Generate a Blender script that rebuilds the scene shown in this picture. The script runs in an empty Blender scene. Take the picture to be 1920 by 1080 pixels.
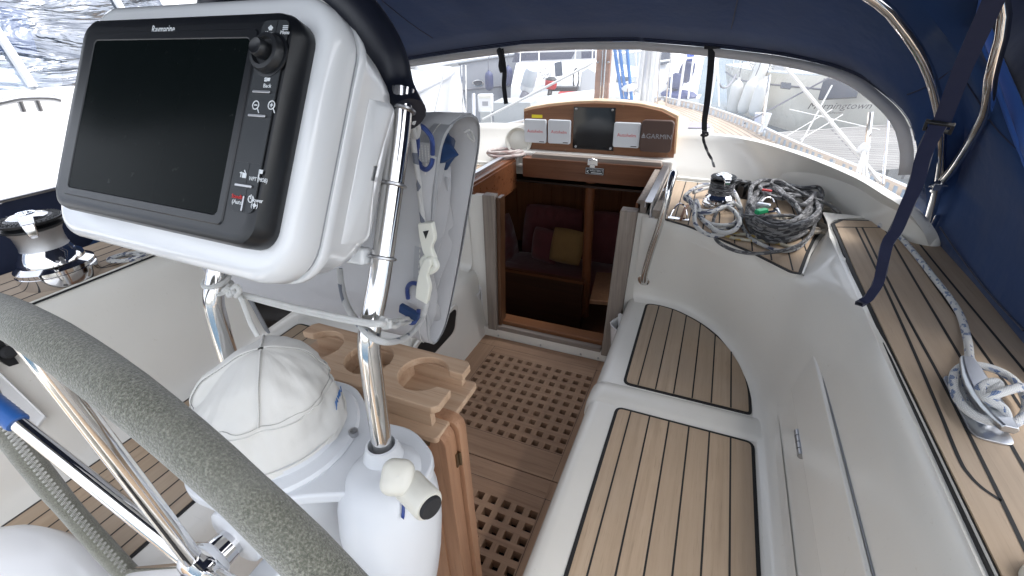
import bpy, bmesh, math, random
from mathutils import Vector as V, Matrix
random.seed(7)
SC = bpy.context.scene
COL = SC.collection
rad = math.radians

# ---------------------------------------------------------------- camera
YAW, PITCH, ROLL, FPX = rad(23.9525), rad(29.4727), rad(-1.8655), 846.17
_f = V((-math.sin(YAW)*math.cos(PITCH), math.cos(YAW)*math.cos(PITCH), -math.sin(PITCH)))
_r0 = V((math.cos(YAW), math.sin(YAW), 0)); _u0 = _r0.cross(_f)
_r = _r0*math.cos(ROLL) + _u0*math.sin(ROLL); _u = -_r0*math.sin(ROLL) + _u0*math.cos(ROLL)
EYE = V((0, 0, 1.60))
cam = bpy.data.objects.new('camera', bpy.data.cameras.new('camera')); COL.objects.link(cam)
cam.matrix_world = Matrix(((_r.x, _u.x, -_f.x, EYE.x), (_r.y, _u.y, -_f.y, EYE.y), (_r.z, _u.z, -_f.z, EYE.z), (0, 0, 0, 1)))
cam.data.sensor_width = 36; cam.data.lens = FPX/1920*36
cam.data.clip_start = 0.02; cam.data.clip_end = 2000
SC.camera = cam

def S(px, py, x=None, y=None, z=None, d=None):
    """survey: the point of the place seen at a spot of the photo, on a known plane"""
    v = _f + (px-960)/FPX*_r - (py-540)/FPX*_u
    if x is not None: t = (x-EYE.x)/v.x
    elif y is not None: t = (y-EYE.y)/v.y
    elif z is not None: t = (z-EYE.z)/v.z
    else: t = d
    return EYE + v*t

# ---------------------------------------------------------------- world, sun, exposure
SUN_EL, SUN_AZ = rad(60), rad(72)     # azimuth clockwise from +Y (bow)
w = bpy.data.worlds.new('World'); SC.world = w; w.use_nodes = True
nt = w.node_tree; bg = nt.nodes['Background']
sky = nt.nodes.new('ShaderNodeTexSky'); sky.sky_type = 'NISHITA'; sky.sun_disc = False
sky.sun_elevation = SUN_EL; sky.sun_rotation = SUN_AZ; sky.air_density = 1.0; sky.dust_density = 3.0; sky.ozone_density = 1.0
hz = nt.nodes.new('ShaderNodeHueSaturation'); hz.inputs['Saturation'].default_value = .30   # thin high cloud whitens the sky
nt.links.new(sky.outputs[0], hz.inputs['Color']); nt.links.new(hz.outputs[0], bg.inputs[0]); bg.inputs[1].default_value = 0.15
sl = bpy.data.lights.new('sun', 'SUN'); sl.energy = .7; sl.angle = rad(18); sl.color = (1, .95, .88)
so = bpy.data.objects.new('sun', sl); COL.objects.link(so)
sd = V((math.sin(SUN_AZ)*math.cos(SUN_EL), math.cos(SUN_AZ)*math.cos(SUN_EL), math.sin(SUN_EL)))
so.rotation_euler = sd.to_track_quat('Z', 'Y').to_euler()
SC.view_settings.view_transform = 'Standard'; SC.view_settings.look = 'None'
SC.view_settings.exposure = 1.93; SC.view_settings.gamma = 1
SC.render.engine = 'CYCLES'
SC.cycles.max_bounces = 8; SC.cycles.transparent_max_bounces = 12
SC.cycles.use_denoising = True

# ---------------------------------------------------------------- materials
class M:
    """small node-material writer"""
    def __init__(s, name, col, rough=.5, metal=0., **k):
        s.m = bpy.data.materials.new(name); s.m.use_nodes = True
        s.t = s.m.node_tree; s.b = s.t.nodes['Principled BSDF']
        s.set('Base Color', (*col, 1)); s.set('Roughness', rough); s.set('Metallic', metal)
        for a, v in k.items(): s.set(a.replace('_', ' '), v)
        s._c = None
    def set(s, n, v): s.b.inputs[n].default_value = v
    def n(s, typ, **k):
        o = s.t.nodes.new('ShaderNode'+typ)
        for a, v in k.items():
            if a in o.inputs: o.inputs[a].default_value = v
            else: setattr(o, a, v)
        return o
    def l(s, a, b): s.t.links.new(a, b)
    def co(s, kind='Object', scale=(1, 1, 1), rot=(0, 0, 0)):
        tc = s.n('TexCoord'); mp = s.n('Mapping'); mp.inputs['Scale'].default_value = scale
        mp.inputs['Rotation'].default_value = rot
        s.l(tc.outputs[kind], mp.inputs[0]); return mp.outputs[0]
    def noise(s, scale, det=4, co=None, rough=.55):
        o = s.n('TexNoise'); o.inputs['Scale'].default_value = scale; o.inputs['Detail'].default_value = det; o.inputs['Roughness'].default_value = rough
        s.l(co if co is not None else s.co(), o.inputs['Vector']); return o.outputs['Fac']
    def ramp(s, fac, stops):
        o = s.n('ValToRGB'); e = o.color_ramp.elements
        while len(e) < len(stops): e.new(.5)
        for i, (p, c) in enumerate(stops):
            e[i].position = p; e[i].color = (*c, 1) if len(c) == 3 else c
        s.l(fac, o.inputs[0]); return o.outputs[0]
    def mix(s, fac, a, b, blend='MIX'):
        o = s.n('Mix', data_type='RGBA', blend_type=blend)
        for i, x in ((0, fac), (6, a), (7, b)):
            if hasattr(x, 'links'): s.l(x, o.inputs[i])
            elif i == 0: o.inputs[0].default_value = x
            else: o.inputs[i].default_value = (*x, 1)
        return o.outputs[2]
    def math(s, op, a, b=0.):
        o = s.n('Math', operation=op)
        for i, x in ((0, a), (1, b)):
            if hasattr(x, 'links'): s.l(x, o.inputs[i])
            else: o.inputs[i].default_value = x
        return o.outputs[0]
    def color(s, c): s.l(c, s.b.inputs['Base Color']); return s
    def roughmap(s, fac, a, b):
        s.l(s.ramp(fac, [(0, (a,)*3), (1, (b,)*3)]), s.b.inputs['Roughness']); return s
    def bump(s, h, strength=.3, dist=.002):
        o = s.n('Bump'); o.inputs['Strength'].default_value = strength; o.inputs['Distance'].default_value = dist
        s.l(h, o.inputs['Height'])
        if s.b.inputs['Normal'].links: s.l(s.b.inputs['Normal'].links[0].from_socket, o.inputs['Normal'])
        s.l(o.outputs[0], s.b.inputs['Normal']); return s

def scaled(c, k): return tuple(min(1, x*k) for x in c)
def gel(name, c, rough=.22, coat=.3, dirt=.08):
    m = M(name, c, rough, Coat_Weight=coat, Coat_Roughness=.08)
    f = m.noise(2.2, 5); g = m.noise(55, 3, None, .7); h = m.noise(1, 3, m.co('Object', (9, 160, 60), (.3, .2, .5)), .6)
    col = m.mix(m.ramp(f, [(.35, (0, 0, 0)), (.75, (dirt*5,)*3)]), c, scaled(c, .84))
    col = m.mix(m.ramp(g, [(.68, (0, 0, 0)), (.76, (dirt*4,)*3)]), col, tuple(x*y for x, y in zip(c, (.62, .56, .47))))
    m.color(m.mix(m.ramp(h, [(.66, (0, 0, 0)), (.74, (dirt*2.5,)*3)]), col, scaled(c, .72)))
    m.roughmap(f, rough-.04, rough+.08)
    return m.bump(m.noise(5, 2), .03, .004)
def wood(name, a, b, c, axis='y', rough=.65, scale=1., bump=.25, pitch=0):
    m = M(name, b, rough)
    sc = {'x': (2, 60, 60), 'y': (60, 2, 60), 'z': (60, 60, 2)}[axis]
    sc = tuple(q*scale for q in sc)
    n1 = m.noise(1., 6, m.co('Object', sc), .65)
    n2 = m.noise(2.3*scale, 3)
    n3 = m.noise(4, 3, m.co('Object', tuple(q*1.7 for q in sc)))
    col = m.ramp(n1, [(.25, a), (.5, b), (.78, c)])
    col = m.mix(m.ramp(n2, [(.35, (0, 0, 0)), (.7, (.45,)*3)]), col, scaled(a, .85))
    col = m.mix(m.ramp(n3, [(.6, (0, 0, 0)), (.72, (.4,)*3)]), col, scaled(a, .55))
    if pitch:
        sx = m.n('SeparateXYZ'); m.l(m.co(), sx.inputs[0]); q = m.math('FLOOR', m.math('DIVIDE', m.math('SUBTRACT', m.math('ABSOLUTE', sx.outputs[0]), .587), pitch))
        wn_ = m.n('TexWhiteNoise', noise_dimensions='1D'); m.l(q, wn_.inputs['W'])
        col = m.mix(m.math('MULTIPLY', wn_.outputs['Value'], .55), col, scaled(b, .80)); q2 = m.math('MULTIPLY', m.ramp(m.noise(1.3, 4), [(.45, (0, 0, 0)), (.7, (1, 1, 1))]), .35)
        col = m.mix(q2, col, tuple(sum(b)/3*k for k in (1.0, .93, .84)))
    m.color(col); m.roughmap(n1, rough-.1, rough+.1)
    return m.bump(n1, bump, .0015)
def cloth(name, c, rough=.85, weave=900, wr=.25, var=.15, sheen=.2):
    m = M(name, c, rough, Sheen_Weight=sheen)
    co = m.co()
    a = m.n('TexWave', wave_type='BANDS', bands_direction='DIAGONAL'); a.inputs['Scale'].default_value = weave/6.
    m.l(co, a.inputs[0])
    f = m.noise(6, 5); g = m.noise(weave*.6, 2)
    m.color(m.mix(f, scaled(c, 1-var), scaled(c, 1+var)))
    m.bump(m.noise(7, 3), wr, .02); m.bump(g, .25, .0006)
    return m
def rope_mat(name, base, fleck, thr=.62, su=14., sv=5., dark=None):
    m = M(name, base, .8, Sheen_Weight=.15)
    uv = m.co('UV', (1, 1, 1))
    bw = []
    for r_ in (rad(38), rad(-38)):
        wv = m.n('TexWave', wave_type='BANDS', bands_direction='X'); wv.inputs['Scale'].default_value = .9
        m.l(m.co('UV', (3.2, 8., 1), (0, 0, r_)), wv.inputs[0]); bw.append(wv.outputs['Fac'])
    braid = m.math('MULTIPLY', bw[0], bw[1])
    vo = m.n('TexVoronoi', feature='F1'); vo.inputs['Scale'].default_value = 1.
    m.l(m.co('UV', (su/10, sv, 1), (0, 0, rad(20))), vo.inputs['Vector'])
    sep = m.n('SeparateColor'); m.l(vo.outputs['Color'], sep.inputs[0])
    fl = m.ramp(sep.outputs[0], [(thr, (0, 0, 0)), (thr+.03, (1, 1, 1))])
    col = m.mix(fl, base, fleck)
    col = m.mix(m.ramp(braid, [(.0, (.5,)*3), (.45, (0, 0, 0))]), col, scaled(base, .35), 'MIX') if dark is None else m.mix(m.ramp(braid, [(0, (.6,)*3), (.4, (0, 0, 0))]), col, dark)
    m.color(col)
    return m.bump(braid, .6, .0015)

MT = {}
MT['gel'] = gel('cream gelcoat', (.81, .79, .735))
MT['white'] = gel('white gelcoat', (.8, .8, .8), .18, .4, .03)
MT['podwhite'] = gel('white plastic shell', (.78, .79, .80), .2, .5, .02)
MT['pedwhite'] = gel('white painted alloy', (.68, .70, .73), .3, .2, .03)
MT['oldplastic'] = gel('yellowed white plastic', (.74, .72, .64), .35, .1, .1)
def steel(n, c, r):
    m = M(n, c, r, 1.0); m.roughmap(m.noise(30, 3), max(.03, r-.04), r+.07); return m
MT['steel'] = steel('polished stainless steel', (.72, .71, .70), .07)
MT['chrome'] = steel('chrome', (.78, .78, .79), .05)
MT['knurl'] = steel('knurled drum steel', (.52, .52, .53), .34); MT['knurl'].bump(MT['knurl'].noise(700, 2), .8, .0012)
MT['alu'] = steel('brushed aluminium', (.62, .64, .67), .3)
MT['dullsteel'] = steel('dull stainless steel', (.45, .45, .46), .3)
MT['brass'] = steel('tarnished brass', (.22, .16, .10), .4)
MT['teak'] = wood('scrubbed teak', (.38, .28, .19), (.48, .36, .25), (.55, .425, .31), 'y', .7, 1., .2, .0645)
MT['teakx'] = wood('scrubbed teak athwart', (.40, .25, .155), (.54, .37, .245), (.62, .47, .335), 'x', .65, .8, .2)
MT['grate'] = wood('worn grating teak', (.29, .17, .105), (.44, .275, .175), (.55, .365, .24), 'x', .7, .8, .25)
MT['gratey'] = wood('worn grating teak fore and aft', (.29, .17, .105), (.43, .27, .17), (.55, .365, .24), 'y', .7, .8, .25)
MT['leaf'] = wood('oiled teak', (.27, .13, .07), (.40, .215, .12), (.50, .29, .175), 'z', .55, .8, .2)
MT['grey'] = wood('weathered grey teak', (.15, .125, .105), (.27, .225, .19), (.38, .33, .285), 'z', .8, 1., .4)
MT['greyx'] = wood('weathered grey teak beam', (.17, .14, .12), (.28, .235, .20), (.38, .33, .285), 'x', .8, 1., .4)
MT['greyy'] = wood('shaded grey teak deck', (.20, .17, .145), (.29, .245, .205), (.36, .31, .265), 'y', .75, 1., .2)  # greyer copy of the teak, hood shade put into its colour
MT['mahog'] = wood('varnished mahogany', (.09, .032, .013), (.15, .055, .024), (.21, .085, .038), 'x', .3, .7, .08)
MT['mahogz'] = wood('varnished mahogany upright', (.17, .06, .025), (.26, .095, .04), (.35, .14, .065), 'z', .3, .7, .08)
MT['duskwood'] = wood('dark door trim', (.06, .026, .012), (.11, .048, .022), (.16, .075, .035), 'z', .4, .7, .08)
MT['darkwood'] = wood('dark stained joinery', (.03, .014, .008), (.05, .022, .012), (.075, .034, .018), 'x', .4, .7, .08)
MT['panelwood'] = wood('varnished teak panel', (.13, .05, .02), (.21, .088, .038), (.28, .13, .06), 'x', .35, .7, .08)
MT['panelrim'] = wood('pale wood rim', (.48, .32, .18), (.60, .43, .27), (.68, .52, .34), 'x', .4, .6, .08)
MT['caulk'] = M('black deck caulk', (.012, .012, .013), .7)
MT['black'] = M('satin black plastic', (.014, .015, .017), .38)
MT['blackgloss'] = M('gloss black panel', (.008, .008, .009), .08)
MT['smoke'] = M('smoked acrylic', (.02, .018, .018), .1)
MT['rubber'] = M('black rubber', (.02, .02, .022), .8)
def mk():
    m = M('dusty screen glass', (.004, .006, .006), .2, Specular_IOR_Level=.03)
    d = m.noise(90, 2); m.color(m.mix(m.ramp(d, [(.70, (0, 0, 0)), (.76, (.35,)*3)]), (.004, .006, .006), (.05, .055, .05)))
    m.roughmap(m.noise(5, 4), .1, .3); return m
MT['screen'] = mk()
MT['bezel'] = M('charcoal moulded bezel', (.006, .007, .009), .34); MT['bezel'].bump(MT['bezel'].noise(900, 2), .08, .0004)
MT['keys'] = M('charcoal key pad', (.020, .023, .026), .5)
MT['ink'] = M('white print', (.75, .77, .78), .5)
MT['redink'] = M('red print', (.62, .03, .03), .5)
MT['blackink'] = M('black print', (.02, .02, .02), .5)
MT['blueink'] = M('blue print', (.05, .16, .42), .5)
MT['navyink'] = M('navy decal', (.02, .05, .22), .4)
MT['greyline'] = M('grey gasket', (.28, .29, .31), .6)
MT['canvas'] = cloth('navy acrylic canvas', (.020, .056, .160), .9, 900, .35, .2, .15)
def glow(m, c, k):
    t = m.t; out = [n for n in t.nodes if n.type == 'OUTPUT_MATERIAL'][0]; tl = t.nodes.new('ShaderNodeBsdfTranslucent'); tl.inputs[0].default_value = (*c, 1); mx = t.nodes.new('ShaderNodeMixShader'); mx.inputs[0].default_value = k
    t.links.new(m.b.outputs[0], mx.inputs[1]); t.links.new(tl.outputs[0], mx.inputs[2]); t.links.new(mx.outputs[0], out.inputs[0])
glow(MT['canvas'], (.012, .045, .15), .26)
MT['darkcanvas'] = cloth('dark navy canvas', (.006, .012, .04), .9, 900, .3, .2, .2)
MT['edgeblue'] = cloth('sunlit blue binding', (.02, .09, .35), .8, 900, .2)  # brighter blue, with the daylight on the canvas edge put into it
MT['greybind'] = cloth('pale grey binding', (.55, .53, .53), .8, 600, .15)
MT['webbing'] = cloth('navy webbing', (.008, .012, .045), .85, 300, .3)
MT['blackweb'] = cloth('black webbing', (.012, .012, .016), .85, 300, .3)
MT['bag'] = cloth('silver grey canvas', (.46, .46, .475), .85, 700, .4, .08, .03)
MT['bagedge'] = cloth('grey edge tape', (.36, .365, .38), .8, 500, .2)
MT['hood'] = cloth('white vinyl cover cloth', (.66, .65, .62), .5, 500, .55, .08, .1)
MT['padding'] = M('black leatherette', (.009, .011, .02), .38); MT['padding'].bump(MT['padding'].noise(500, 2), .2, .0006)
MT['stitch'] = M('pale stitching', (.62, .61, .58), .8)
MT['darkstitch'] = M('dark stitching', (.12, .12, .12), .8)
MT['settee'] = cloth('burgundy velour', (.22, .06, .064), .95, 300, .5, .3, .6)
MT['pillow'] = cloth('ochre cushion cloth', (.46, .27, .10), .9, 300, .5, .2)
def mk():
    m = M('grey green suede', (.2, .21, .17), .95, Sheen_Weight=.5)
    a = m.noise(520, 3, None, .65); b = m.noise(9, 4)
    c = m.ramp(a, [(.3, (.065, .068, .048)), (.5, (.145, .145, .112)), (.70, (.30, .295, .24))])
    m.color(m.mix(m.ramp(b, [(.45, (0, 0, 0)), (.75, (.6,)*3)]), c, (.27, .27, .24)))
    return m.bump(a, .9, .002)
MT['suede'] = mk()
MT['darksuede'] = cloth('dark suede', (.045, .05, .04), .95, 500, .2, .3, .4)
MT['bluetape'] = cloth('blue tape', (.012, .10, .36), .5, 200, .3)
MT['bluecord'] = rope_mat('blue cord', (.02, .05, .22), (.05, .1, .35), .6)
MT['rgrey'] = rope_mat('charcoal flecked rope', (.27, .27, .275), (.03, .03, .035), .46, 30, 9)
MT['rdark'] = rope_mat('dark flecked rope', (.09, .09, .095), (.3, .3, .3), .68, 30, 9)
MT['rwhite'] = rope_mat('white rope with navy flecks', (.70, .70, .68), (.02, .04, .13), .78, 30, 5)
MT['rblue'] = rope_mat('white rope with blue flecks', (.70, .70, .68), (.02, .10, .30), .80, 42, 6.5, dark=(.45, .46, .47))
MT['rcream'] = rope_mat('cream rope', (.66, .60, .50), (.55, .45, .36), .7)
MT['ryellow'] = rope_mat('cream rope with yellow tracer', (.66, .62, .50), (.55, .36, .05), .76, 24, 4)
MT['rplain'] = rope_mat('white cord', (.76, .76, .74), (.7, .7, .68), .7, dark=(.5, .5, .49))
MT['bungee'] = rope_mat('shock cord', (.68, .68, .67), (.10, .12, .18), .86, 16, 2.0)
MT['rpink'] = rope_mat('faded pink white rope', (.62, .55, .52), (.42, .27, .25), .7)
MT['rskyblue'] = M('bright blue rope', (.01, .13, .40), .8)
MT['hook'] = gel('white nylon hook', (.78, .78, .70), .35, .1, .02)
MT['green'] = M('green tape', (.02, .42, .16), .5)
MT['red'] = M('red plastic', (.5, .03, .03), .4)
MT['yellow'] = M('yellow sticker', (.75, .6, .02), .5)
MT['brownplastic'] = M('brown instrument cover', (.075, .042, .032), .55)
MT['instr'] = gel('white instrument cover', (.66, .68, .70), .4, .1, .02)
def mk():
    m = bpy.data.materials.new('clear window vinyl'); m.use_nodes = True
    t = m.node_tree; t.nodes.clear(); N = t.nodes.new
    out = N('ShaderNodeOutputMaterial'); tr = N('ShaderNodeBsdfTransparent'); gl = N('ShaderNodeBsdfGlossy'); tl = N('ShaderNodeBsdfTranslucent')
    tr.inputs[0].default_value = (.80, .82, .85, 1); gl.inputs['Roughness'].default_value = .08; tl.inputs[0].default_value = (.9, .93, 1, 1)
    m1 = N('ShaderNodeMixShader'); m2 = N('ShaderNodeMixShader')
    fr0 = N('ShaderNodeLayerWeight'); fr0.inputs[0].default_value = .5; fr1 = N('ShaderNodeMath'); fr1.operation = 'POWER'; fr1.inputs[1].default_value = 4
    fr = N('ShaderNodeMath'); fr.operation = 'MULTIPLY_ADD'; fr.inputs[1].default_value = .25; fr.inputs[2].default_value = .03
    t.links.new(fr0.outputs['Facing'], fr1.inputs[0]); t.links.new(fr1.outputs[0], fr.inputs[0])
    nz = N('ShaderNodeTexNoise'); nz.inputs['Scale'].default_value = 3; nz.inputs['Detail'].default_value = 5
    rp = N('ShaderNodeValToRGB'); rp.color_ramp.elements[0].position = .3; rp.color_ramp.elements[0].color = (.03, .03, .03, 1)
    rp.color_ramp.elements[1].position = .8; rp.color_ramp.elements[1].color = (.10, .10, .10, 1)
    t.links.new(nz.outputs['Fac'], rp.inputs[0]); t.links.new(rp.outputs[0], m1.inputs[0])
    t.links.new(tr.outputs[0], m1.inputs[1]); t.links.new(tl.outputs[0], m1.inputs[2])
    t.links.new(fr.outputs[0], m2.inputs[0]); t.links.new(m1.outputs[0], m2.inputs[1]); t.links.new(gl.outputs[0], m2.inputs[2])
    t.links.new(m2.outputs[0], out.inputs[0])
    class q: pass
    o = q(); o.m = m; return o
MT['vinyl'] = mk()

# ---------------------------------------------------------------- mesh writer
def spline(pts, n=8, closed=False):
    pts = [V(p) for p in pts]
    if len(pts) < 3: return pts
    out = []; N = len(pts)
    for i in range(N if closed else N-1):
        g = lambda k: pts[k % N] if closed else pts[min(max(k, 0), N-1)]
        p0, p1, p2, p3 = g(i-1), g(i), g(i+1), g(i+2)
        for j in range(n):
            t = j/n
            out.append(.5*((2*p1)+(p2-p0)*t+(2*p0-5*p1+4*p2-p3)*t*t+(3*p1-p0-3*p2+p3)*t**3))
    if not closed: out.append(pts[-1])
    return out

class MB:
    def __init__(s): s.v = []; s.f = []; s.uv = []; s.mi = []
    def add(s, vs, fs, uvs=None, mi=0):
        b = len(s.v); s.v += [V(p) for p in vs]
        for i, f in enumerate(fs):
            s.f.append([b+k for k in f]); s.uv.append(uvs[i] if uvs else None); s.mi.append(mi)
        return s
    def box(s, lo, hi, mi=0, mat=None):
        vs = [V((x, y, z)) for x in (lo[0], hi[0]) for y in (lo[1], hi[1]) for z in (lo[2], hi[2])]
        if mat: vs = [mat @ p for p in vs]
        return s.add(vs, [(0, 1, 3, 2), (4, 6, 7, 5), (0, 4, 5, 1), (2, 3, 7, 6), (0, 2, 6, 4), (1, 5, 7, 3)], None, mi)
    def obox(s, c, ex, ey, ez, mi=0):
        """box from its centre and three half-axis vectors"""
        c, ex, ey, ez = V(c), V(ex), V(ey), V(ez)
        return s.box((-1, -1, -1), (1, 1, 1), mi, Matrix(((ex.x, ey.x, ez.x, c.x), (ex.y, ey.y, ez.y, c.y), (ex.z, ey.z, ez.z, c.z), (0, 0, 0, 1))))
    def grid(s, rows, closed_u=False, closed_v=False, mi=0, flip=False):
        """rows: list of equally long point rows"""
        n = len(rows); m = len(rows[0]); fs = []
        for i in range(n if closed_u else n-1):
            for j in range(m if closed_v else m-1):
                a, b, c, d = i*m+j, i*m+(j+1) % m, ((i+1) % n)*m+(j+1) % m, ((i+1) % n)*m+j
                fs.append((d, c, b, a) if flip else (a, b, c, d))
        return s.add([p for r in rows for p in r], fs, None, mi)
    def tube(s, pts, r, seg=8, closed=False, cap=True, mi=0, flat=None):
        """r: number or list; flat=(vector, k) squashes the section along a direction"""
        pts = [V(p) for p in pts]; N = len(pts); rings = []; T = []
        for i in range(N):
            a = pts[i-1] if (i or closed) else pts[i]; b = pts[(i+1) % N] if (i < N-1 or closed) else pts[i]
            t = (b-a); T.append(t.normalized() if t.length > 1e-9 else V((0, 0, 1)))
        up = V((0, 0, 1)) if abs(T[0].z) < .9 else V((1, 0, 0))
        nrm = (up - T[0]*up.dot(T[0])).normalized(); L = [0.]
        for i in range(1, N): L.append(L[-1]+(pts[i]-pts[i-1]).length)
        vs = []
        for i in range(N):
            nrm = (nrm - T[i]*nrm.dot(T[i])).normalized(); bi = T[i].cross(nrm)
            R = r[i] if isinstance(r, (list, tuple)) else r
            for j in range(seg):
                a = 2*math.pi*j/seg; o = (nrm*math.cos(a)+bi*math.sin(a))*R
                if flat: o = o - flat[0]*o.dot(flat[0])*(1-flat[1])
                vs.append(pts[i]+o)
        fs = []; uv = []
        R0 = r[0] if isinstance(r, (list, tuple)) else r
        R0 = R0*2*math.pi
        for i in range(N if closed else N-1):
            k = (i+1) % N; l0, l1 = L[i]/R0, (L[i+1] if i+1 < N else L[i]+(pts[0]-pts[-1]).length)/R0
            for j in range(seg):
                q = (j+1) % seg
                fs.append((i*seg+j, i*seg+q, k*seg+q, k*seg+j)); uv.append(((l0, j/seg), (l0, (j+1)/seg), (l1, (j+1)/seg), (l1, j/seg)))
        if cap and not closed:
            fs.append(tuple(range(seg-1, -1, -1))); uv.append(None)
            fs.append(tuple((N-1)*seg+j for j in range(seg))); uv.append(None)
        return s.add(vs, fs, uv, mi)
    def lathe(s, prof, o=(0, 0, 0), ax=(0, 0, 1), seg=32, mi=0, ex=1., ey=1., cap=True):
        """prof: list of (radius, height) up the axis"""
        o, ax = V(o), V(ax).normalized()
        u = V((1, 0, 0)) if abs(ax.x) < .9 else V((0, 1, 0)); u = (u-ax*u.dot(ax)).normalized(); w_ = ax.cross(u)
        rows = [[o+ax*h+(u*math.cos(2*math.pi*j/seg)*ex+w_*math.sin(2*math.pi*j/seg)*ey)*r for j in range(seg)] for r, h in prof]
        b = len(s.v); s.grid(rows, False, True, mi)
        if cap:
            n = len(prof)
            s.f += [[b+j for j in range(seg-1, -1, -1)], [b+(n-1)*seg+j for j in range(seg)]]; s.uv += [None, None]; s.mi += [mi, mi]
        return s
    def prism(s, poly, o, ex, ey, d, mi=0):
        """flat outline in the frame (o, ex, ey), extruded by vector d"""
        o, ex, ey, d = V(o), V(ex), V(ey), V(d); n = len(poly)
        a = [o+ex*p[0]+ey*p[1] for p in poly]
        fs = [tuple(range(n-1, -1, -1)), tuple(range(n, 2*n))]+[(i, (i+1) % n, n+(i+1) % n, n+i) for i in range(n)]
        return s.add(a+[p+d for p in a], fs, None, mi)
    def build(s, name, mat, parent=None, smooth=40, bevel=0, seg=2, sub=0, solid=0, off=0, recalc=True, merge=0):
        me = bpy.data.meshes.new(name); o0 = parent_loc(parent)
        me.from_pydata([p-o0 for p in s.v], [], s.f)
        for m in (mat if isinstance(mat, (list, tuple)) else [mat]): me.materials.append(MT[m].m)
        if any(s.uv):
            ul = me.uv_layers.new()
            for p, q in zip(me.polygons, s.uv):
                if q:
                    for li, c in zip(p.loop_indices, q): ul.data[li].uv = c
        me.polygons.foreach_set('material_index', s.mi)
        if recalc:
            bm = bmesh.new(); bm.from_mesh(me)
            if merge: bmesh.ops.remove_doubles(bm, verts=bm.verts, dist=merge)
            bmesh.ops.recalc_face_normals(bm, faces=bm.faces); bm.to_mesh(me); bm.free()
        if smooth:
            me.shade_smooth(); me.set_sharp_from_angle(angle=rad(smooth))
        ob = bpy.data.objects.new(name, me); COL.objects.link(ob)
        if parent: ob.parent = parent
        if solid:
            q = ob.modifiers.new('thickness', 'SOLIDIFY'); q.thickness = solid; q.offset = off
        if bevel:
            q = ob.modifiers.new('bevel', 'BEVEL'); q.width = bevel; q.segments = seg; q.limit_method = 'ANGLE'; q.angle_limit = rad(35); q.harden_normals = bool(smooth)
        if sub:
            q = ob.modifiers.new('subdivision', 'SUBSURF'); q.levels = sub; q.render_levels = sub
        return ob

def parent_loc(p):
    o = V((0, 0, 0))
    while p is not None: o = o + p.location; p = p.parent
    return o
def tag(o, label, cat, group=None, kind=None):
    if label: o['label'] = label
    if cat: o['category'] = cat
    if group: o['group'] = group
    if kind: o['kind'] = kind
    return o
def thing(name, label, cat, loc=(0, 0, 0), group=None):
    o = bpy.data.objects.new(name, None); COL.objects.link(o); o.location = loc
    o.empty_display_size = .05
    return tag(o, label, cat, group)
def copy_tree(o, parent=None):
    c = o.copy(); COL.objects.link(c); c.parent = parent
    for ch in list(o.children): copy_tree(ch, c)
    return c
def text(name, body, size, o, ex, ey, mat, parent=None, shear=0., depth=.0006, align='CENTER', squash=1.):
    """lettering as a thin mesh at o, reading along ex, upright along ey"""
    cu = bpy.data.curves.new(name, 'FONT'); cu.body = body; cu.size = size; cu.shear = shear; cu.align_x = align; cu.align_y = 'CENTER'
    cu.extrude = depth; cu.resolution_u = 2; cu.space_line = .85
    t = bpy.data.objects.new('tmp', cu); COL.objects.link(t)
    dg = bpy.context.evaluated_depsgraph_get(); me = bpy.data.meshes.new_from_object(t.evaluated_get(dg))
    bpy.data.objects.remove(t); bpy.data.curves.remove(cu)
    ex, ey = V(ex).normalized(), V(ey); ey = (ey-ex*ey.dot(ex)).normalized(); ez = ex.cross(ey); o = V(o)-parent_loc(parent)
    for v in me.vertices: v.co = o+ex*v.co.x*squash+ey*v.co.y+ez*v.co.z
    me.materials.clear(); me.materials.append(MT[mat].m); me.name = name
    ob = bpy.data.objects.new(name, me); COL.objects.link(ob)
    if parent: ob.parent = parent
    return ob
def rrect(w_, h_, r, n=5):
    """rounded rectangle outline centred on 0"""
    out = []
    for cx, cy, a0 in ((w_/2-r, h_/2-r, 0), (-w_/2+r, h_/2-r, 90), (-w_/2+r, -h_/2+r, 180), (w_/2-r, -h_/2+r, 270)):
        for i in range(n+1):
            a = rad(a0+90*i/n); out.append((cx+r*math.cos(a), cy+r*math.sin(a)))
    return out
def mirror(p): return V((-1.38-p[0], p[1], p[2]))

# ================================================================ the yacht we stand in
yacht = thing('sailing_yacht', 'cream gelcoat sailing yacht cockpit with teak seats and open companionway', 'yacht', (-.69, 1, -.9))
def port(p):
    """port counterpart of a starboard point: the port backrest stands a little steeper"""
    q = mirror(p); f = max(0., min(1., (p[2]-.42)/.52))*max(0., min(1., (1.95-p[1])/.6)); q.x += .058*f; return q
def sgn(side): return (lambda p: V(p)) if side > 0 else port
def poly_clean(pts): return [V(p) for p in pts]
def sheet(mb, pts, z0, z1, mi=0):
    """flat slab from an outline of (x, y)"""
    mb.prism([(p[0], p[1]) for p in pts], (0, 0, z0), (1, 0, 0), (0, 1, 0), (0, 0, z1-z0), mi)
def seam(mb, pts, z, w_=.0045, mi=1):
    pts = [V((p[0], p[1], z)) for p in pts]; a = []; b = []
    for i, p in enumerate(pts):
        t = (pts[min(i+1, len(pts)-1)]-pts[max(i-1, 0)]).normalized(); n_ = V((-t.y, t.x, 0))*w_/2
        a.append(p+n_); b.append(p-n_)
    mb.grid([a, b], False, False, mi)
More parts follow.
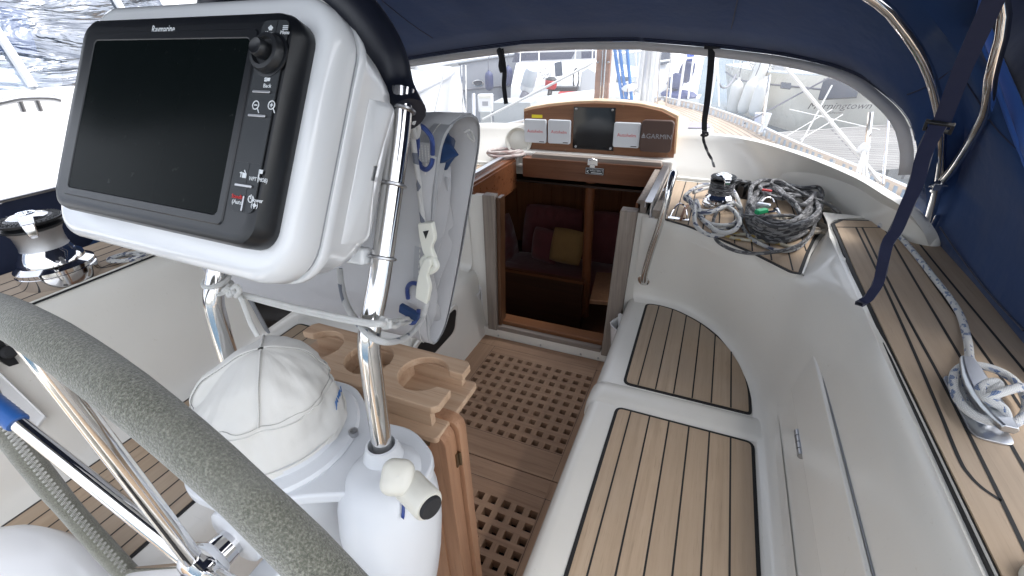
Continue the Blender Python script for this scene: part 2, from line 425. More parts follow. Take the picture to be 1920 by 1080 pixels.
def offset_poly(pts, d):
    """shrink a counter-clockwise or clockwise outline inward by d"""
    n = len(pts); P = [V((p[0], p[1], 0)) for p in pts]
    ar = sum(P[i].x*P[(i+1) % n].y-P[(i+1) % n].x*P[i].y for i in range(n)); sg = 1 if ar > 0 else -1
    out = []
    for i in range(n):
        a = (P[i]-P[i-1]).normalized(); b = (P[(i+1) % n]-P[i]).normalized()
        na = V((-a.y, a.x, 0))*sg; nb = V((-b.y, b.x, 0))*sg
        m_ = (na+nb); m_ = m_.normalized()/max(.5, m_.normalized().dot(na)) if m_.length > .01 else na
        q = P[i]+m_*d; out.append((q.x, q.y))
    return out
def clip_line(poly, x=None):
    """y interval(s) where the line x=const crosses an outline"""
    ys = []
    n = len(poly)
    for i in range(n):
        a, b = poly[i], poly[(i+1) % n]
        if (a[0]-x)*(b[0]-x) < 0: ys.append(a[1]+(b[1]-a[1])*(x-a[0])/(b[0]-a[0]))
    return sorted(ys)
def round_poly(pts, r, n=5):
    """round every corner of an outline (r number or list)"""
    out = []; N = len(pts)
    for i in range(N):
        p = V((*pts[i], 0)); a = V((*pts[i-1], 0)); b = V((*pts[(i+1) % N], 0)); R = r[i] if isinstance(r, (list, tuple)) else r
        R = min(R, (a-p).length*.49, (b-p).length*.49)
        q0 = p+(a-p).normalized()*R; q1 = p+(b-p).normalized()*R
        if R < .002: out.append((p.x, p.y)); continue
        for k in range(n+1):
            t = k/n; q = q0*(1-t)**2+p*2*t*(1-t)+q1*t*t; out.append((q.x, q.y))
    return out
def teak_panel(name, outline, z, xs, parent, th=.006, border=.011, mat='teak'):
    mb = MB()
    sheet(mb, outline, z, z+th*.6, 1)
    inner = offset_poly(outline, border); sheet(mb, inner, z+.001, z+th, 0)
    for x in xs:
        ys = clip_line(inner, x)
        for a, b in zip(ys[::2], ys[1::2]): seam(mb, [(x, a-.002), (x, b+.002)], z+th+.0006, .0052)
    return mb.build(name, [mat, 'caulk'], parent, smooth=0)

# ---- seat boxes (starboard and port)
prof = [(-.312, -.08), (-.303, 0), (-.268, .33), (-.262, .375), (-.252, .402), (-.236, .415), (-.215, .42), (.29, .42), (.31, .424), (.326, .436), (.337, .458), (.345, .5)]
AFT = -1.2
for side in (1, -1):
    g = sgn(side); mb = MB()
    mb.grid([[g((x, y, z)) for x, z in prof] for y in (AFT, 2.03)])
    mb.build('seat_moulding', 'gel', yacht)
    # raised rib between the two lockers
    mb = MB(); rp = prof[2:-1]
    rows = []
    for y, h in ((1.245, 0), (1.254, .006), (1.270, .010), (1.333, .010), (1.350, .006), (1.36, 0)):
        row = []
        for i, (x, z) in enumerate(rp):
            a = V((*rp[max(i-1, 0)], 0)); b = V((*rp[min(i+1, len(rp)-1)], 0)); t = (b-a).normalized()
            he = h if i < len(rp)-3 else h*(.7, .35, 0)[i-len(rp)+3]; row.append(g((x-t.y*he, y, z+t.x*he)))
        rows.append(row)
    mb.grid(rows); mb.build('seat_rib', 'gel', yacht, smooth=60)
    # wall: concave quarter round at the front, then the backrest
    keys = [((-.24, 2.03), (-.235, 2.02, .865)), ((-.03, 2.025), (-.04, 1.925, .865)), ((.12, 1.94), (.07, 1.84, .865)), ((.235, 1.77), (.215, 1.72, .865)),
            ((.305, 1.57), (.336, 1.593, .866)), ((.33, 1.38), (.402, 1.42, .926)), ((.338, 1.15), (.425, 1.18, .941)), ((.338, .6), (.43, .6, .944)), ((.338, AFT), (.43, AFT, .944))]
    B = spline([(*k[0], 0) for k in keys], 6); T = spline([k[1] for k in keys], 6)
    rows = []
    for i, (b, t) in enumerate(zip(B, T)):
        tb = (B[min(i+1, len(B)-1)]-B[max(i-1, 0)]).normalized(); inn = V((tb.y, -tb.x, 0))*1.0
        inn = V((-1, 0, 0)) if i > 30 else (V((-.02, 1.6, 0))-b)*-1
        c_ = V((-.05, 1.55, 0))-b; c_.z = 0
        inn = c_.normalized() if i < 26 else V((-1, 0, 0))
        row = []
        for s_ in (0, .02, .05, .1, .2, .35, .5, .65, .8, .9, .96, .985, 1):
            q = b.lerp(V((t.x, t.y, 0)), s_); q = q+inn*.045*math.exp(-s_*22)
            o_ = 0 if s_ < .9 else -.022*((s_-.9)/.1)**2
            q = q+inn*o_; q.z = .418+(t.z-.418)*s_ ; row.append(g(q))
        rows.append(row)
    wall_mb = MB(); wall_mb.grid(rows); ends = [V(r_[-1]) for r_ in rows]
    # shoulder from the wall up to the side-deck teak
    i0 = 24; sh = []
    for i in range(i0, len(T)):
        t = T[i]; k = min(1, (i-i0)/12.); e = V((.462-.012*min(1, k*1.2), t.y, .944))
        o_ = V((.022, 0, 0)) if i > 28 else V((.015, .01, 0))
        E0 = g(ends[i]); sh.append([ends[i]]+[g(q) for q in (E0.lerp(e, .3)+V((0, 0, .004*k)), E0.lerp(e, .65)+V((0, 0, .005)), e)])
    endA = spline([(.351, 1.60, .864), (.40, 1.78, .864), (.455, 1.96, .865), (.52, 2.05, .865), (.70, 2.12, .865)], 5)
    endB = spline([(.447, 1.597, .944), (.455, 1.76, .944), (.466, 1.945, .944), (.56, 2.02, .944), (.70, 2.06, .944)], 5)
    er = [[g(q) for q in (a, a.lerp(b, .35)+V((0, .0, .012)), a.lerp(b, .7)+V((0, 0, .012)), b)] for a, b in zip(endA, endB)]
    er[0] = sh[0]; wall_mb.grid(list(reversed(er))+sh[1:]) if 0 else wall_mb.grid(list(reversed(er))); wall_mb.grid(sh); wob_ = wall_mb.build('coaming_wall', 'gel', yacht, smooth=75, merge=.0004)
    bm = bmesh.new(); bm.from_mesh(wob_.data); o_y, o_z = parent_loc(yacht).y, parent_loc(yacht).z
    vs = [v for v in bm.verts if not v.is_boundary and 1.15 < v.co.y+o_y < 1.98 and v.co.z+o_z > .72 and abs(v.co.x) > .9]
    for _ in range(14): bmesh.ops.smooth_vert(bm, verts=vs, factor=.5, use_axis_x=True, use_axis_y=True, use_axis_z=True)
    bm.to_mesh(wob_.data); bm.free(); wob_.data.shade_smooth()
    # coaming deck under the teak, outer face
    mb = MB()
    mb.grid([[g((x, y, z)) for x, z in ((.44, .938), (.80, .938), (.83, .925), (.86, .75))] for y in (AFT, 1.2, 1.8)]+[[g((x, y, z)) for x, z in ((.455, .938), (.79, .938), (.82, .925), (.85, .75))] for y in (1.95, 2.07)])
    mb.build('coaming_deck', 'gel', yacht)
    # side-deck teak with its seams
    out = [(.447, AFT), (.446, .4), (.447, 1.0), (.452, 1.5), (.462, 1.93), (.50, 1.985), (.76, 2.05), (.785, 1.8), (.785, 1.2), (.785, AFT)]
    mb = MB(); sheet(mb, [g((*p, .944))[:2] for p in out], .9385, .944, 1)
    inn = [(.458, AFT), (.457, .4), (.458, 1.0), (.463, 1.5), (.472, 1.915), (.505, 1.965), (.75, 2.028), (.775, 1.8), (.775, 1.2), (.775, AFT)]
    sheet(mb, [g((*p, .944))[:2] for p in inn], .939, .9475)
    for L_ in ([(.534, 1.90), (.519, 1.5), (.505, 1.2), (.488, .92), (.478, .78), (.480, .742), (.489, .718), (.506, .70)], [(.554, 1.905), (.54, 1.6), (.528, 1.3), (.521, 1.), (.508, .72), (.499, .55), (.494, .2), (.49, AFT)],
               [(.625, 1.93), (.603, 1.5), (.586, 1.12), (.571, .85), (.556, .4), (.55, AFT)], [(.66, 1.94), (.645, 1.48), (.637, 1.1), (.62, .6), (.61, AFT)], [(.70, 1.94), (.69, 1.4), (.68, AFT)],
               [(.467, 1.88), (.53, 1.90), (.74, 1.96)]):
        seam(mb, [g(p) for p in spline([(*p, .944) for p in L_], 5)], .948, .0065)
    mb.build('side_deck_teak', ['teak', 'caulk'], yacht, smooth=0)
    # seat teak
    o1 = round_poly([(-.157, AFT+.1), (.291, AFT+.1), (.291, 1.240), (-.157, 1.240)], .03)
    o2 = round_poly([(-.159, 1.368), (.288, 1.366), (.288, 1.50), (.270, 1.62), (.214, 1.765), (.10, 1.905), (-.02, 1.98), (-.10, 1.998), (-.167, 1.992)], [.03, .02, .05, .07, .08, .08, .06, .04, .03])
    xs = [-.103+.0645*k for k in range(6)]
    for o_ in (o1, o2):
        teak_panel('seat_teak', [g((*p, 0))[:2] for p in o_], .4195, [g((x, 0, 0)).x for x in xs], yacht)
    # ledge beside the hatch with its teak
    led = [(-.235, 2.03), (-.04, 1.945), (.07, 1.86), (.215, 1.74), (.336, 1.612), (.36, 1.62), (.40, 1.79), (.455, 1.97), (.56, 2.15), (.60, 2.4), (.30, 2.75), (-.19, 2.78)]
    mb = MB(); sheet(mb, [g((*p, 0))[:2] for p in led], .80, .8655); mb.build('ledge', 'gel', yacht, smooth=0)
    tk = round_poly([(-.215, 2.015), (-.04, 1.928), (.07, 1.842), (.205, 1.728), (.318, 1.606), (.350, 1.604), (.395, 1.80), (.44, 1.97), (.50, 2.12), (.50, 2.3), (.25, 2.57), (-.165, 2.60)], [.02, .03, .05, .05, .012, .012, .05, .05, .05, .05, .05, .02])
    teak_panel('ledge_teak', [g((*p, 0))[:2] for p in tk], .8655, [g((x, 0, 0)).x for x in [-.155+.06*k for k in range(10)]], yacht)
    # hull side
    dk = [(.85, AFT), (1.10, -.2), (1.2, 1.5), (1.08, 2.7), (.86, 3.4), (.589, 4.052), (.277, 4.986), (-.05, 5.7), (-.273, 6.076), (-.69, 6.6)]
    DK = spline([(*p, .75) for p in dk], 5); mb = MB()
    mb.grid([[g(p), g((p.x*.99-.01, p.y, .1)), g((p.x*.9-.07, p.y*.99, -.6)), g((p.x*.5-.34, p.y*.9, -1.3))] for p in DK]); mb.build('hull', 'white', yacht)
    # deck edge: aluminium toe rail with scuppers
    mb = MB()
    for i in range(len(DK)-1):
        a, b = DK[i], DK[i+1]
        n_ = max(1, round((b-a).length/.09))
        for k in range(n_):
            p = a.lerp(b, k/n_); q = a.lerp(b, (k+.55)/n_); r_ = a.lerp(b, (k+1)/n_); t = (b-a).normalized(); nn = V((-t.y, t.x, 0))*.012
            z_ = V((0, 0, 1))
            mb.obox(g((p+q)/2+z_*.03), g((q-p)/2)-g((0, 0, 0)), g(nn)-g((0, 0, 0)), z_*.03); mb.obox(g((p+r_)/2+z_*.066), g((r_-p)/2)-g((0, 0, 0)), g(nn*1.3)-g((0, 0, 0)), z_*.008)
    mb.build('toe_rail', 'alu', yacht, smooth=0)

# ---- fore deck, planks following the toe rail
L1 = spline([(*p, .75) for p in dk], 5); R1 = [mirror(p) for p in L1]
mb = MB(); mb.grid([[b, (a+b)/2+V((0, 0, .04)), a] for a, b in zip(L1, R1) if a.y > 2.8], mi=0)
for g in (sgn(1), sgn(-1)): mb.grid([[g((.80, min(a.y, 2.62), .748)), g((max(a.x, .81), min(a.y, 2.62), .748))] for a in L1 if a.y < 3.0], mi=0)
for k in range(1, 16):
    pts = [p for p in (q+V((-.05*k-.03, -.03*k, 0)) for q in L1 if q.y > 2.2) if p.x > -.68]
    for g in (sgn(1), sgn(-1)):
        if len(pts) > 1:
            pp = [g((p.x, p.y, 0)) for p in pts]
            a = []; b = []
            for i, p in enumerate(pp):
                t = (pp[min(i+1, len(pp)-1)]-pp[max(i-1, 0)]).normalized(); n_ = V((-t.y, t.x, 0))*.004
                hw = .0
                cam_ = lambda p_: .75+.05*max(0, 1-abs(p_.x+.69)/1.25)
                a.append(V((p.x+n_.x, p.y+n_.y, cam_(p)))); b.append(V((p.x-n_.x, p.y-n_.y, cam_(p))))
            mb.grid([a, b], mi=1)
mb.build('fore_deck', ['teak', 'caulk'], yacht, smooth=0)

# ---- cockpit sole
mb = MB(); mb.box((-1.08, AFT, -.16), (-.30, 2.03, -.11)); mb.build('cockpit_sole', 'rubber', yacht)  # dark colour put under the gratings so their holes look shaded
mb = MB(); mb.box((-1.16, AFT-.1, -.1), (-.2, AFT, .42)); mb.build('aft_wall', 'gel', yacht)

# ---- companionway bulkhead, posts, sill
mb = MB()
mb.box((-1.45, 2.03, -.1), (-1.045, 2.07, .865)); mb.box((-.335, 2.03, -.1), (.07, 2.07, .865)); mb.box((-1.045, 2.031, -.1), (-.335, 2.069, .055))
mb.build('cabin_bulkhead', 'gel', yacht, smooth=0)
mb = MB(); mb.prism(rrect(.80, .075, .01), (-.695, 2.005, .022), (1, 0, 0), (0, 0, 1), (0, .024, 0)); mb.build('threshold', 'gel', yacht, bevel=.004)
for x in (-.99, -.72, -.48, -.38):
    mb = MB(); mb.lathe([(.006, 0), (.005, .003), (.001, .004)], (x, 2.004, .012), (0, -1, 0), 10); mb.build('screw', 'dullsteel', yacht)
def slab(mb, a0, a1, b0, b1, y0, y1):   # leaning board between two edges
    mb.add([(a0[0], y0, a0[1]), (b0[0], y0, b0[1]), (b1[0], y0, b1[1]), (a1[0], y0, a1[1]), (a0[0], y1, a0[1]), (b0[0], y1, b0[1]), (b1[0], y1, b1[1]), (a1[0], y1, a1[1])],
           [(0, 1, 2, 3), (4, 7, 6, 5), (0, 4, 5, 1), (1, 5, 6, 2), (2, 6, 7, 3), (3, 7, 4, 0)])
mb = MB(); slab(mb, (-1.050, .055), (-1.036, .885), (-.992, .055), (-.968, .885), 1.99, 2.045); mb.build('door_post', 'grey', yacht, bevel=.004)
mb = MB(); slab(mb, (-.9915, .075), (-.9675, .87), (-.970, .075), (-.944, .87), 2.012, 2.075); mb.build('door_post', 'duskwood', yacht, bevel=.003)
mb = MB(); slab(mb, (-.364, .05), (-.332, .885), (-.290, .05), (-.256, .885), 1.985, 2.045); mb.build('door_post', 'grey', yacht, bevel=.004)
mb = MB(); mb.box((-1.05, 1.998, .056), (-.37, 2.03, .085)); mb.build('door_sill', 'greyx', yacht, bevel=.004)
mb = MB(); mb.box((-1.05, 2.0305, .056), (-.37, 2.11, .108)); mb.build('door_sill', 'panelwood', yacht, bevel=.004)
# hatch coamings, rails, beam
for side in (1, -1):
    g = sgn(side)
    mb = MB(); mb.obox(g((-.245, 2.33, .87)), (.022, 0, 0), (0, .29, 0), (0, 0, .055)); mb.build('hatch_coaming', 'grey' if side > 0 else 'mahog', yacht, bevel=.004)
    mb = MB(); mb.obox(g((-.262, 2.33, .82)), (.012, 0, 0), (0, .29, 0), (0, 0, .09)); mb.build('hatch_coaming', 'mahog', yacht, bevel=.003)
    mb = MB()
    ax = -.198
    for dx, zc, hx, hz in ((0, .905, .0025, .035), (-.013, .94, .0155, .0025), (-.026, .928, .0025, .0115), (.008, .872, .012, .0025)):
        mb.obox(g((ax+dx, 2.30, zc)), (hx, 0, 0), (0, .33, 0), (0, 0, hz))
    mb.build('hatch_rail', 'alu', yacht, smooth=0)
    mb = MB(); mb.obox(g((-.170, 2.31, .885)), (.022, 0, 0), (0, .33, 0), (0, 0, .02)); mb.build('rail_bed', 'greyy', yacht, bevel=.004)
mb = MB(); mb.prism(rrect(.76, .048, .012), (-.615, 2.60, .935), (1, 0, 0), (0, 0, 1), (0, .05, 0)); mb.build('hatch_beam', 'greyx', yacht, bevel=.004)
mb = MB(); zb_ = S(1120, 343, y=2.585).z; mb.box((-1.05, 2.585, zb_), (-.2, 2.66, .934)); mb.build('hatch_beam', 'mahog', yacht, smooth=0)
mb = MB(); mb.box((-1.11, 2.66, .85), (-.18, 2.76, .955)); mb.build('hatch_garage', 'gel', yacht, bevel=.01)
mb = MB(); mb.prism([(-.46, 0), (.46, 0), (.46, .20), (.3, .245), (0, .27), (-.3, .245), (-.46, .20)], (-.645, 2.80, .93), (1, 0, 0), (0, 0, 1), (0, .95, -.12)); mb.build('hatch_garage', 'gel', yacht, bevel=.015)
# hasp and plaque on the beam
mb = MB(); hc = S(1112, 305, y=2.59)
mb.obox(hc+V((0, 0, .004)), (.03, 0, 0), (0, .012, 0), (0, 0, .018)); mb.obox(hc+V((0, -.006, -.02)), (.016, 0, 0), (0, .008, 0), (0, 0, .012)); mb.tube([hc+V((-.02, -.016, .016)), hc+V((0, -.02, .026)), hc+V((.024, -.016, .016))], .005)
mb.build('hasp', 'chrome', yacht, bevel=.003)
pq = thing('name_plate', 'small black builder\'s plate with white lettering below the hatch hasp', 'plate', S(1115, 321, y=2.572))
mb = MB(); pc = S(1115, 321, y=2.578)
mb.obox(pc, (.054, 0, 0), (0, .004, 0), (0, 0, .019)); mb.build('plate', 'black', pq, bevel=.002)
mb = MB(); 
for s_ in (-1, 1):
    mb.obox(pc+V((0, -.0045, s_*.0165)), (.051, 0, 0), (0, .0006, 0), (0, 0, .0008)); mb.obox(pc+V((s_*.0505, -.0045, 0)), (.0008, 0, 0), (0, .0006, 0), (0, 0, .0168))
mb.build('plate_border', 'ink', pq, smooth=0)
text('lettering', 'WESTERLY', .0165, pc+V((.010, -.0045, .004)), (1, 0, 0), (0, 0, 1), 'ink', pq)
mb = MB(); mb.obox(pc+V((.012, -.0045, -.009)), (.032, 0, 0), (0, .0006, 0), (0, 0, .0022)); mb.obox(pc+V((-.040, -.0045, .001)), (.005, 0, .004), (0, .0006, 0), (-.0012, 0, .0015)); mb.obox(pc+V((-.040, -.0045, -.006)), (.005, 0, -.004), (0, .0006, 0), (.0012, 0, .0015))
mb.build('emblem', 'ink', pq, smooth=0)

# ---- breakwater round the front of the cockpit (spray-hood coaming)
bt = [(.735, 1.80, .94), (.69, 1.77, 1.0), (.63, 1.79, 1.06), (.58, 1.88, 1.08), (.525, 2.108, 1.08), (.377, 2.429, 1.08), (.163, 2.71, 1.08), (-.134, 2.81, 1.08), (-.5, 2.83, 1.08), (-.69, 2.83, 1.08)]
bb = [(.735, 1.79, .935), (.72, 1.84, .935), (.70, 1.93, .93), (.67, 2.06, .90), (.62, 2.31, .868), (.45, 2.50, .866), (.25, 2.61, .866), (-.12, 2.645, .866), (-.5, 2.66, .866), (-.69, 2.66, .866)]
BT = spline(bt, 6); BB = spline(bb, 6)
full = lambda L_: L_+[mirror(p) for p in reversed(L_[:-1])]
BT, BB = full(BT), full(BB)
rows = []
for a, b in zip(BB, BT):
    o_ = V((b.x-(-.69), b.y-1.0, 0)); o_ = o_.normalized()
    rows.append([a, a+(b-a)*.03+V((0, 0, .006)), a.lerp(b, .25)+V((0, 0, .01)), a.lerp(b, .6)-o_*.0, a.lerp(b, .85)-o_*.005+V((0, 0, .006)), b-o_*.018+V((0, 0, .004)), b+V((0, 0, .012)), b+o_*.025+V((0, 0, .006)), b+o_*.04+V((0, 0, -.02)), b+o_*.055+V((0, 0, -.33))])
mb = MB(); mb.grid(rows); mb.build('breakwater', 'gel', yacht, smooth=70)
mb = MB(); mb.tube([q+V((0, -.012, .008)) for q in BB[10:-10]], .011, 6); mb.build('base_rail', 'gel', yacht)

# ---- hand rail beside the companionway
hr = thing('grab_rail', 'bent polished steel grab rail standing at the right of the companionway', 'grab rail', (-.187, 2.02, .54))
mb = MB(); mb.tube(spline([(-.187, 2.045, .53), (-.187, 1.985, .545), (-.187, 1.962, .60), S(1221, 470, y=1.955), S(1234, 432, y=1.945), S(1246, 392, y=1.945), S(1254, 358, y=1.96), S(1262, 327, y=2.0), S(1263, 326, y=2.05), S(1263, 329, y=2.09), (-.165, 2.14, .92), (-.165, 2.15, .87)], 8), .0155, 14); mb.build('rail', 'steel', hr)
mb = MB(); mb.lathe([(.036, 0), (.036, .006), (.022, .011)], (-.187, 2.031, .535), (0, -1, 0), 20); mb.build('flange', 'steel', hr)

# ---- gratings
def grating(name, label, x0, x1, y0, y1, gx, gy, nx, ny, pit, hole, solid_from=None, cut=(), t=.045):
    r_ = thing(name, label, 'grating', ((x0+x1)/2, (y0+y1)/2, -t), 'teak gratings on the cockpit sole')
    xs = [x0]; ys = [y0]
    for i in range(nx): xs += [gx+i*pit-hole/2, gx+i*pit+hole/2]
    for j in range(ny): ys += [gy+j*pit-hole/2, gy+j*pit+hole/2]
    xs.append(x1); ys.append(y1)
    NX, NY = len(xs)-1, len(ys)-1
    isH = lambda i, j: 0 < i < NX and 0 < j < NY and i % 2 == 1 and j % 2 == 1 and ((i-1)//2, (j-1)//2) not in cut
    mb = MB(); idx = {}
    def vid(i, j, k):
        if (i, j, k) not in idx: idx[(i, j, k)] = len(mb.v); mb.v.append(V((xs[i], ys[j], -k*t-(.006 if k == 2 else 0))))
        return idx[(i, j, k)]
    def face(*q, mi=0): mb.f.append(list(q)); mb.uv.append(None); mb.mi.append(mi)
    S_ = lambda i, j: 0 <= i < NX and 0 <= j < NY and not isH(i, j)
    for i in range(NX):
        for j in range(NY):
            if not S_(i, j): continue
            lng = 1 if (j % 2 == 1 and 0 < i < NX-1) or i in (0, NX-1) else 0
            face(vid(i, j, 0), vid(i+1, j, 0), vid(i+1, j+1, 0), vid(i, j+1, 0), mi=lng)
            for di, dj, e in ((-1, 0, ((i, j+1), (i, j))), (1, 0, ((i+1, j), (i+1, j+1))), (0, -1, ((i, j), (i+1, j))), (0, 1, ((i+1, j+1), (i, j+1)))):
                if not S_(i+di, j+dj): face(vid(*e[0], 0), vid(*e[0], 1), vid(*e[1], 1), vid(*e[1], 0), mi=lng)
    # joints of the frame
    for L_ in ([(xs[1]-.006, y0+.12), (xs[1]-.006, y1-.08)], [(xs[-2]+.006, y0), (xs[-2]+.006, y1-.08)], [(x0, y1-.085), (x1, y1-.085)], [(xs[1]-.006, ys[1]-.008), (xs[-2]+.006, ys[1]-.008)]):
        seam(mb, L_, .0005, .0016, 2)
    mb.build('lattice', ['grate', 'gratey', 'caulk'], r_, smooth=0, recalc=False)
    return r_
grating('teak_grating', 'worn teak grating with square holes at the foot of the companionway', -1.078, -.307, 1.170, 1.998, -.952, 1.326, 11, 10, .0565, .0295, cut=((5, 2), (5, 4)) if 0 else ())
grating('teak_grating', 'worn teak grating beside the folded table, nearest the helm', -1.078, -.307, .20, 1.164, -.952, .435, 11, 11, .0565, .032)

# ---- dark cabin seen through the companionway
mb = MB()
X0, X1, Y0, Y1, Z0, Z1 = -1.95, .45, 2.12, 4.15, -.36, .74
def wall(a, b, c, d): mb.add([a, b, c, d], [(0, 1, 2, 3)])
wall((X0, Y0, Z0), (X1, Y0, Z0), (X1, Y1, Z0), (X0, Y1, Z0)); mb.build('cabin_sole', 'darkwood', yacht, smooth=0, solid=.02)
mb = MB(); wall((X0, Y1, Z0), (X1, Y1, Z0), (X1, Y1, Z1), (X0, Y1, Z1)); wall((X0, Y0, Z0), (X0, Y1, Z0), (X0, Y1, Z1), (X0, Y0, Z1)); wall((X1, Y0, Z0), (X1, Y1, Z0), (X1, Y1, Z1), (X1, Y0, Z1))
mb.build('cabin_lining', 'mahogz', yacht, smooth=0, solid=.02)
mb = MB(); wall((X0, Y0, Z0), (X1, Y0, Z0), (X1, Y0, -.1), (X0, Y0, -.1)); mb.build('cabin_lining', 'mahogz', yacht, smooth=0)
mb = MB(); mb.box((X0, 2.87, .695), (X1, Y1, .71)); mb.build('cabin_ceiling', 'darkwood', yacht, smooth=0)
mb = MB(); mb.tube([S(1107, 345, y=2.95)+V((0, 0, .12)), S(1100, 545, y=2.95)-V((0, 0, .7))], .034, 16); mb.build('cabin_post', 'mahogz', yacht)
# settee: seat, back with buttons
def cushion(name, o, ex, ey, ez, mat, parent, puff=.25, n=8, tuft=None):
    """a stuffed cushion: half-axis vectors, swollen in the middle"""
    o, ex, ey, ez = V(o), V(ex), V(ey), V(ez); mb = MB(); top = []; bot = []
    for i in range(n*2+1):
        a = -1+i/n; ra = []; rb = []
        for j in range(n*2+1):
            b = -1+j/n; h = ((1-a**4)*(1-b**4))**.5*.85+.15*(1-a*a)*(1-b*b)
            if tuft: h -= tuft*math.exp(-((((a+1)*2.5) % 1-.5)**2+(((b+1)*1.5) % 1-.5)**2)*18)
            pin = 1-.06*(a*a*b*b)
            ra.append(o+ex*a*pin+ey*b*pin+ez*h); rb.append(o+ex*a*pin+ey*b*pin-ez*h)
        top.append(ra); bot.append(rb)
    mb.grid(top); mb.grid(bot)
    return mb.build(name, mat, parent, smooth=80)
sb = S(1060, 505, y=3.55); KS = .8
st = thing('settee', 'burgundy velour corner settee in the dark saloon below', 'settee', (sb.x, 3.55, sb.z-.38))
cushion('seat_cushion', (sb.x+.1, 3.58, sb.z-.06), (.8, 0, 0), (0, .30, 0), (0, 0, .07), 'settee', st)
cushion('seat_cushion', (sb.x-.50, 3.2, sb.z-.06), (.22, .05, 0), (.0, .45, 0), (0, 0, .07), 'settee', st)
cushion('back_cushion', (sb.x-.26, 3.92, sb.z+.19), (.30, .0, 0), (0, .08, .24), (0, -.08, .03), 'settee', st, tuft=.5)
cushion('back_cushion', (sb.x+.34, 3.92, sb.z+.19), (.29, .0, 0), (0, .08, .24), (0, -.08, .03), 'settee', st, tuft=.5)
cushion('back_cushion', (sb.x+.9, 3.92, sb.z+.19), (.26, .0, 0), (0, .08, .24), (0, -.08, .03), 'settee', st, tuft=.5)
cushion('back_cushion', (sb.x-.68, 3.45, sb.z+.18), (.08, .36, 0), (-.05, .0, .22), (.07, -.02, .02), 'settee', st, tuft=.5)
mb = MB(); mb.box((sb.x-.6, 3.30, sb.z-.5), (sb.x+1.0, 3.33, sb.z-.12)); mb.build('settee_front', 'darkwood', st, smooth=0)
yp = S(1063, 462, y=3.50)
tag(cushion('scatter_cushion', yp, (.145, .0, -.01), (.01, .05, .145), (0, -.055, .016), 'pillow', None), 'ochre square cushion leaning on the burgundy settee', 'cushion')
tag(cushion('scatter_cushion', S(1022, 460, y=3.58), (.135, -.04, 0), (0, .05, .145), (-.015, -.055, .015), 'settee', None), 'burgundy cushion tucked behind the ochre one', 'cushion')
gl = S(940, 503, y=2.75); gr = S(1092, 531, y=2.75)
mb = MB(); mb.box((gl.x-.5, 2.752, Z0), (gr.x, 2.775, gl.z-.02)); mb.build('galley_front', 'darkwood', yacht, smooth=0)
mb = MB(); mb.box((gl.x-.5, 2.745, gl.z-.0195), (gr.x+.01, 2.785, gl.z)); mb.build('galley_top', 'mahog', yacht, smooth=0)
ct = S(1138, 540, y=2.95); mb = MB(); mb.obox(ct, (.10, .02, 0), (-.03, .22, 0), (0, 0, .016)); mb.build('chart_table', 'leaf', yacht, bevel=.004)

# ================================================================ spray hood over the companionway
def resample(pts, n):
    pts = [V(p) for p in pts]; L = [0.]
    for a, b in zip(pts, pts[1:]): L.append(L[-1]+(b-a).length)
    out = []; j = 0
    for i in range(n):
        s_ = L[-1]*i/(n-1)
        while j < len(L)-2 and L[j+1] < s_: j += 1
        t = (s_-L[j])/max(1e-9, L[j+1]-L[j]); out.append(pts[j].lerp(pts[j+1], t))
    return out
def arch(keys, n=46, sub=8):
    """half arch from the starboard foot to the centreline, mirrored to port"""
    h = resample(spline(keys, sub), n)
    return h+[mirror(p) for p in reversed(h[:-1])]
hood = thing('spray_hood', 'navy canvas spray hood with wide clear vinyl window and steel hoops', 'spray hood', (-.69, 2.2, .945))
wt = [S(1716, 325, y=1.79), S(1719, 300, y=1.80), S(1719, 276, y=1.81), S(1705, 223, y=1.86), S(1661, 177, y=1.97), S(1588, 133, y=2.13), S(1486, 108, y=2.28), S(1400, 96, y=2.37), S(1323, 88, y=2.42), S(1215, 79, y=2.46)]
wt.append(V((-.40, 2.475, wt[-1].z+.004))); wt.append(V((-.69, 2.48, wt[-1].z+.004)))
WT = arch(wt)
wb = [V((.66, 1.775, 1.03))]+[q+V((0, 0, .008)) for q in BT[12:len(BT)//2+1]]
WB = arch(wb, 46, 1)
rows = []
for a, b in zip(WB, WT):
    m_ = a.lerp(b, .5); o_ = V((m_.x+.69, m_.y-1.2, 0)).normalized()*.03
    rows.append([a, a.lerp(b, .25)+o_*.7, m_+o_, a.lerp(b, .75)+o_*.7, b])
mb = MB(); mb.grid(rows); mb.build('window', 'vinyl', hood, smooth=80)
HB = S(1735, 440, z=.955); HJ = S(1758, 350, y=1.86)
hp = [tuple(HB), tuple(HJ)]+[tuple(S(*q, y=y)) for q, y in (((1765, 260), 1.78), ((1760, 200), 1.74), ((1735, 120), 1.70), ((1690, 50), 1.67), ((1640, 0), 1.65))]+[(.14, 1.65, 1.74), (-.1, 1.65, 1.80), (-.4, 1.65, 1.84), (-.69, 1.65, 1.85)]
HP = arch(hp)
foot = [V((.735, 2.05, .95)), V((.70, 1.98, 1.0)), V((.655, 1.86, 1.07)), V((.635, 1.80, 1.12))]
CW = arch([foot[0], foot[1]]+wt[0:])
HO = arch([V((.752, HB.y-.005, .938))]+[V((p[0]*1.0+.046, p[1]+.012, p[2]+.034)) for p in hp[1:]])
ce = [V((.728, .80, .938)), V((.735, 1.05, 1.08)), S(1920, 300, x=.705), S(1862, 140, x=.635), S(1832, 55, x=.585), V((.47, 1.56, 1.73)), V((.2, 1.53, 1.87)), V((-.1, 1.51, 1.94)), V((-.69, 1.50, 1.98))]
CE = arch(ce)
def sag(a, b, t, k):
    return a.lerp(b, t)+V((0, 0, -.014*math.sin(math.pi*t)*k))
rows = []; rnd = random.Random(3)
